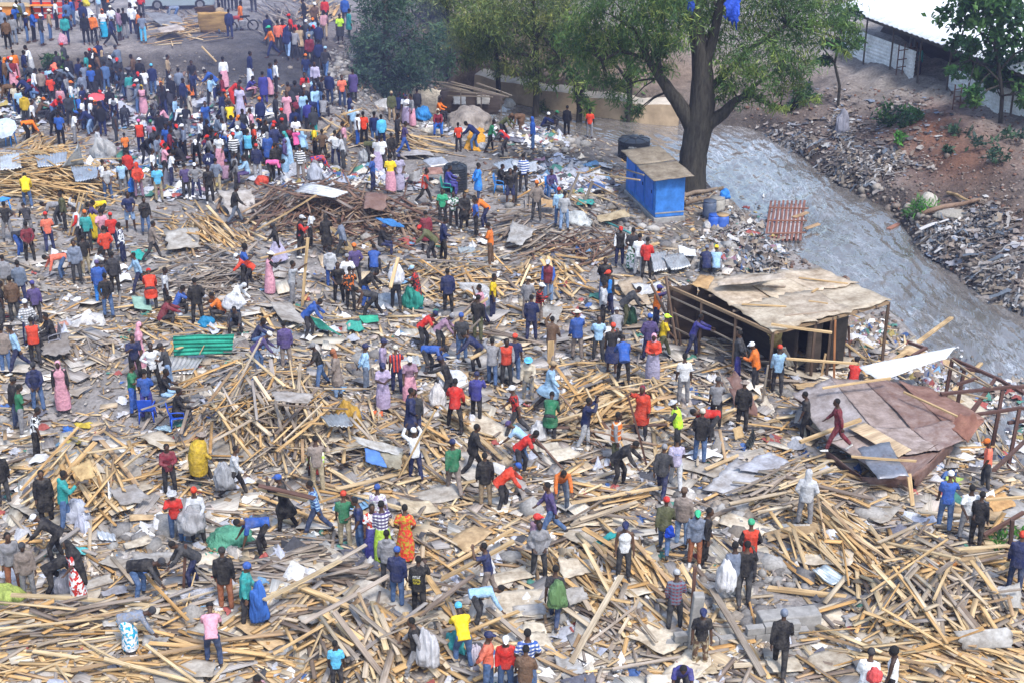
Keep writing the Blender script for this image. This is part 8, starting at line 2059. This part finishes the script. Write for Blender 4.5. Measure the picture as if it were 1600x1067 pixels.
tree('riverside_tree', (700, 118), [[(700,120,4),(702,80,3.5),(700,30,3),(695,-30,2)], [(701,70,2.4),(670,40,2),(645,20,1.5)], [(702,60,2.4),(735,35,2),(760,20,1.4)]], [(650,15,45,28),(700,20,45,34),(690,55,30,24),(740,95,16,24),(665,-20,60,30),(720,-15,60,30),(755,55,24,24)], 'olive', 'yellowish crowned tree on the brown slope beyond the shelter', dens=2.6, L=.33, Wd=.05)
tree('riverside_tree', (779, 178), [[(779,180,4.5),(779,140,4),(777,95,3.6),(772,40,3),(770,-30,2)], [(778,100,2.4),(755,75,2),(735,60,1.4)], [(777,90,2.4),(798,60,2),(812,40,1.4)]], [(758,62,30,30),(800,70,28,26),(775,30,36,30),(780,105,14,16),(735,95,16,18)], 'olive', 'slim straight tree behind the rear corner of the tarp shelter', dens=2.2, L=.33, Wd=.05)
tree('dark_tree', (602, 150), [[(602,152,7),(604,110,6),(604,60,5),(602,0,3.5)], [(604,90,3),(580,70,2.4),(562,60,1.6)], [(604,80,3),(630,60,2.4),(650,50,1.6)]], [(602,40,40,42),(578,72,30,34),(640,78,28,34),(600,108,40,34),(602,0,44,36),(650,118,30,24),(570,110,22,26),(620,140,30,14),(672,75,24,36),(690,105,20,22)], 'dark', 'dense dark blue-green tree at the top of the slope beside the shelter', dens=1.7, L=.36, Wd=.07, droop=.1)
tree('broadleaf_tree', (1563, 193), [[(1563,195,3.6),(1566,150,3.2),(1560,100,2.8),(1548,40,2.4),(1545,-30,1.6)], [(1564,130,2),(1540,105,1.6),(1515,95,1.1)], [(1562,110,2),(1585,85,1.6),(1605,75,1.1)], [(1554,70,2),(1525,45,1.5),(1500,35,1)]], [(1500,25,34,24),(1562,25,38,30),(1542,78,40,26),(1500,70,22,18),(1582,108,32,26),(1542,128,30,20),(1503,108,20,14),(1522,150,20,11),(1600,40,40,34),(1540,-20,60,30),(1610,140,30,20)], 'broad', 'leafy broadleaf tree on the path in front of the white shed', dens=1.2, L=.34, Wd=.2, droop=.2)
tree('young_tree', (1309, 168), [[(1309,170,2.6),(1312,135,2.2),(1304,100,2),(1312,60,1.5),(1320,30,1)], [(1304,98,1.4),(1285,75,1.1),(1275,60,.8)], [(1309,80,1.2),(1330,68,1),(1345,65,.7)]], [(1312,42,22,13),(1298,72,22,10),(1328,68,20,9),(1290,95,14,8),(1320,20,20,12)], 'broad', 'small bare-stemmed tree on the rubble bank of the river', dens=1.0, L=.3, Wd=.16, droop=.2)
def shrub(name, blobs, pal, label, L=.3, Wd=.12, dens=2.0, cat='shrub'):
    b = G1(blobs[0][0], blobs[0][1] + blobs[0][3] * .8); t = empty(name, b, 0, label, cat); sp = Soup(); s = depth_of(b) / F; vs, fs, n = [], [], 0
    for (cx, cy, rx, ry) in blobs:
        g = G1(cx, cy + ry * .8); rad = A_([rx * s, rx * s * .8, ry * s * 1.05]); c = g + A_([0, 0, ry * s * .8]); leaves(c, rad, max(4, int(12 * rx * ry * s * s * dens)), 26, GREENS[pal], L, Wd, -.5, sp)
        for _ in range(5 if n == 0 else 0): e = c + RNG.normal(0, .45, 3) * rad; v, f = tube_geo([g - A_([0, 0, .1]), lerp(g, e, .6), e], [.04, .025, .01], 5); vs.append(v); fs += [tuple(k + n for k in q) for q in f]; n += len(v)
    mesh_obj('stems', np.concatenate(vs) - b, fs, MATS['bark'], t, col=(.1, .08, .06)).name = 'stem'; sp.v = [x - b for x in sp.v]; sp.build('foliage', MATS['leaf'], parent=t); return t
shrub('shrub', [(1395,180,26,20),(1410,170,16,12)], 'broad', 'rounded green shrub in the middle of the far rubble bank'); shrub('shrub', [(1428,182,12,9),(1418,192,10,7)], 'broad', 'smaller green shrub right of the rounded one'); shrub('shrub', [(1256,152,14,18),(1240,165,10,10)], 'broad', 'light green shrub beneath the outer branches of the big tree')
shrub('shrub', [(92,103,26,17),(110,112,16,10)], 'broad', 'low green shrub on the bank below the terrace'); shrub('shrub', [(1408,221,12,9)], 'grass', 'little bright green tuft on the red earth'); shrub('shrub', [(1480,236,8,7)], 'dark', 'tiny dark tuft on the red earth slope')
shrub('shrub', [(1500,205,20,10),(1540,225,26,12),(1585,210,22,12),(1560,250,20,10)], 'dark', 'straggling dark weeds along the top of the red earth slope', dens=1.2)
shrub('creeper', [(570,125,26,18),(600,140,30,14),(640,125,30,22),(560,105,16,14),(670,120,24,16),(690,125,16,10),(545,140,10,10)], 'dark', 'creeper hanging over the bank beneath the dark tree', L=.24, Wd=.12, dens=2.4, cat='creeper')
shrub('grass_clump', [(1440,325,22,13),(1428,332,14,9)], 'grass', 'bright green grass clump at the water edge beside a round stone', L=.35, Wd=.05, dens=3.0, cat='grass clump'); shrub('weeds', [(1585,838,20,12),(1560,850,14,9)], 'grass', 'green weeds on the bank by the river-side posts', L=.25, Wd=.06, dens=2.5, cat='weeds')
# round stone beside the grass, driftwood, blue tarp caught in the tree
def boulder(loc, sx, sy, sz, c, label): return lump('boulder', loc, sx, sy, sz, c, MATS['litter'], label, 'boulder', rough=.12)
boulder(G1(1450, 326), .95, .8, .9, (.40, .37, .33), 'round pale stone beside the bright green grass clump'); boulder(G1(1487, 342), 1.9, 1.0, .5, (.27, .25, .22), 'flat grey stone below the round one'); boulder(G1(1128, 322), .7, .6, .5, (.33, .3, .27), 'pale boulder behind the drums'); boulder(G1(1107, 357), .5, .5, .4, (.42, .4, .38), 'pale small boulder left of the blue drums'); boulder(G1(1250, 372), .01, .01, .01, (.3, .3, .3), '') if False else None
for (x0, y0, x1, y1, r, c, lab) in ((1064, 318, 1132, 298, .14, (.33, .24, .15), 'thick pale driftwood log beside the toilet block'), (1066, 312, 1120, 300, .1, (.22, .17, .13), 'dark driftwood log behind the pale one'), (1070, 324, 1128, 312, .09, (.20, .15, .11), 'thin driftwood branch near the drums'), (1440, 338, 1530, 318, .12, (.26, .17, .12), 'reddish log on the far bank beside the flat stone'), (1480, 306, 1520, 322, .08, (.42, .28, .14), 'yellowish pole lying on the far bank'), (1260, 242, 1278, 230, .1, (.36, .25, .2), 'short pinkish log at the far waterline')):
    a, b = PG(x0, y0, .15), PG(x1, y1, .18); c_ = (a + b) / 2; v, f = tube_geo([a, lerp(a, b, .35) + A_([0, 0, .06]), lerp(a, b, .7) + A_([0, 0, -.02]), b], [r, r * .95, r * .85, r * .6], 10); o = mesh_obj('log', v - c_, f, WD, None, col=np.tile(A_(c), (len(v), 1)), uv=v[:, :2]); o.location = c_; tag(o, lab, 'log')
yb = G1(1076, 292)[1] - 1.2
panel('tarp', [V(1133, -8, yb), V(1158, -10, yb), V(1152, 40, yb), V(1132, 28, yb)], (.02, .08, .55), TP, 'torn bright blue tarp caught among the branches of the largest tree', 'tarp', warp=.15, jag=.08, nu=12, nv=12); panel('tarp', [V(1072, -5, yb), V(1086, -6, yb), V(1084, 22, yb), V(1075, 18, yb)], (.02, .08, .5), TP, 'smaller blue tarp scrap higher on the left limb of the largest tree', 'tarp', warp=.1, jag=.08)
for (x, y, w, h, c, lab) in ((1525, 380, 70, 40, (.22, .21, .22), ''),):
    pass
# light
# the air: bluish haze over the far market
m_haze = bpy.data.materials.new('haze'); m_haze.use_nodes = True; nt = m_haze.node_tree; nt.nodes.remove(nt.nodes['Principled BSDF']); pv = nt.nodes.new('ShaderNodeVolumePrincipled')
pv.inputs['Color'].default_value = (.55, .60, 1.0, 1); pv.inputs['Density'].default_value = .0006; pv.inputs['Anisotropy'].default_value = .2; nt.links.new(pv.outputs[0], nt.nodes['Material Output'].inputs['Volume'])
v = A_([(x, y, z) for z in (-8, 36) for y in (-12, 300) for x in (-150, 170)]); f = [(0, 2, 3, 1), (4, 5, 7, 6), (0, 1, 5, 4), (1, 3, 7, 5), (3, 2, 6, 7), (2, 0, 4, 6)]
hz_o = mesh_obj('haze', v, f, m_haze); tag(hz_o, kind='stuff')
# the thicker bluish smoke hanging over the char slope
m_smoke = m_haze.copy(); m_smoke.name = 'smoke'; q = [n for n in m_smoke.node_tree.nodes if n.type == 'PRINCIPLED_VOLUME'][0]; q.inputs['Density'].default_value = .008; q.inputs['Color'].default_value = (.50, .54, 1.0, 1)
bm = bmesh.new(); bmesh.ops.create_icosphere(bm, subdivisions=4, radius=1); c_ = P(385, 100, 1.5)
for v_ in bm.verts: v_.co = Vector((v_.co.x * 12.5 + c_[0], v_.co.y * 17 + c_[1], v_.co.z * 6 + 2.0))
me = bpy.data.meshes.new('smoke'); bm.to_mesh(me); bm.free(); me.materials.append(m_smoke); sm = bpy.data.objects.new('smoke', me); link(sm); tag(sm, kind='stuff')
w = bpy.data.worlds.new('World'); scene.world = w; w.use_nodes = True; nt = w.node_tree; bg = nt.nodes['Background']
sk = nt.nodes.new('ShaderNodeTexSky'); sk.sky_type = 'NISHITA'; sk.sun_disc = False; SUN_EL, SUN_RZ = R(58), R(150)
sk.sun_elevation = SUN_EL; sk.sun_rotation = SUN_RZ; sk.air_density = 1.4; sk.dust_density = 2.0
nt.links.new(sk.outputs[0], bg.inputs[0]); bg.inputs[1].default_value = 0.15
sd = bpy.data.lights.new('sun', 'SUN'); sd.energy = 2.0; sd.angle = R(12); sd.color = (1.0, 0.97, 0.93); so = bpy.data.objects.new('sun', sd); link(so)
# sky rotation is measured clockwise from +Y
sdir = Vector((math.sin(SUN_RZ) * math.cos(SUN_EL), math.cos(SUN_RZ) * math.cos(SUN_EL), math.sin(SUN_EL)))
so.rotation_euler = sdir.to_track_quat('Z', 'Y').to_euler(); so.location = (0, 30, 60)
scene.view_settings.view_transform = 'Standard'; scene.view_settings.look = 'None'; scene.view_settings.exposure = 1.02; scene.view_settings.gamma = 1.0
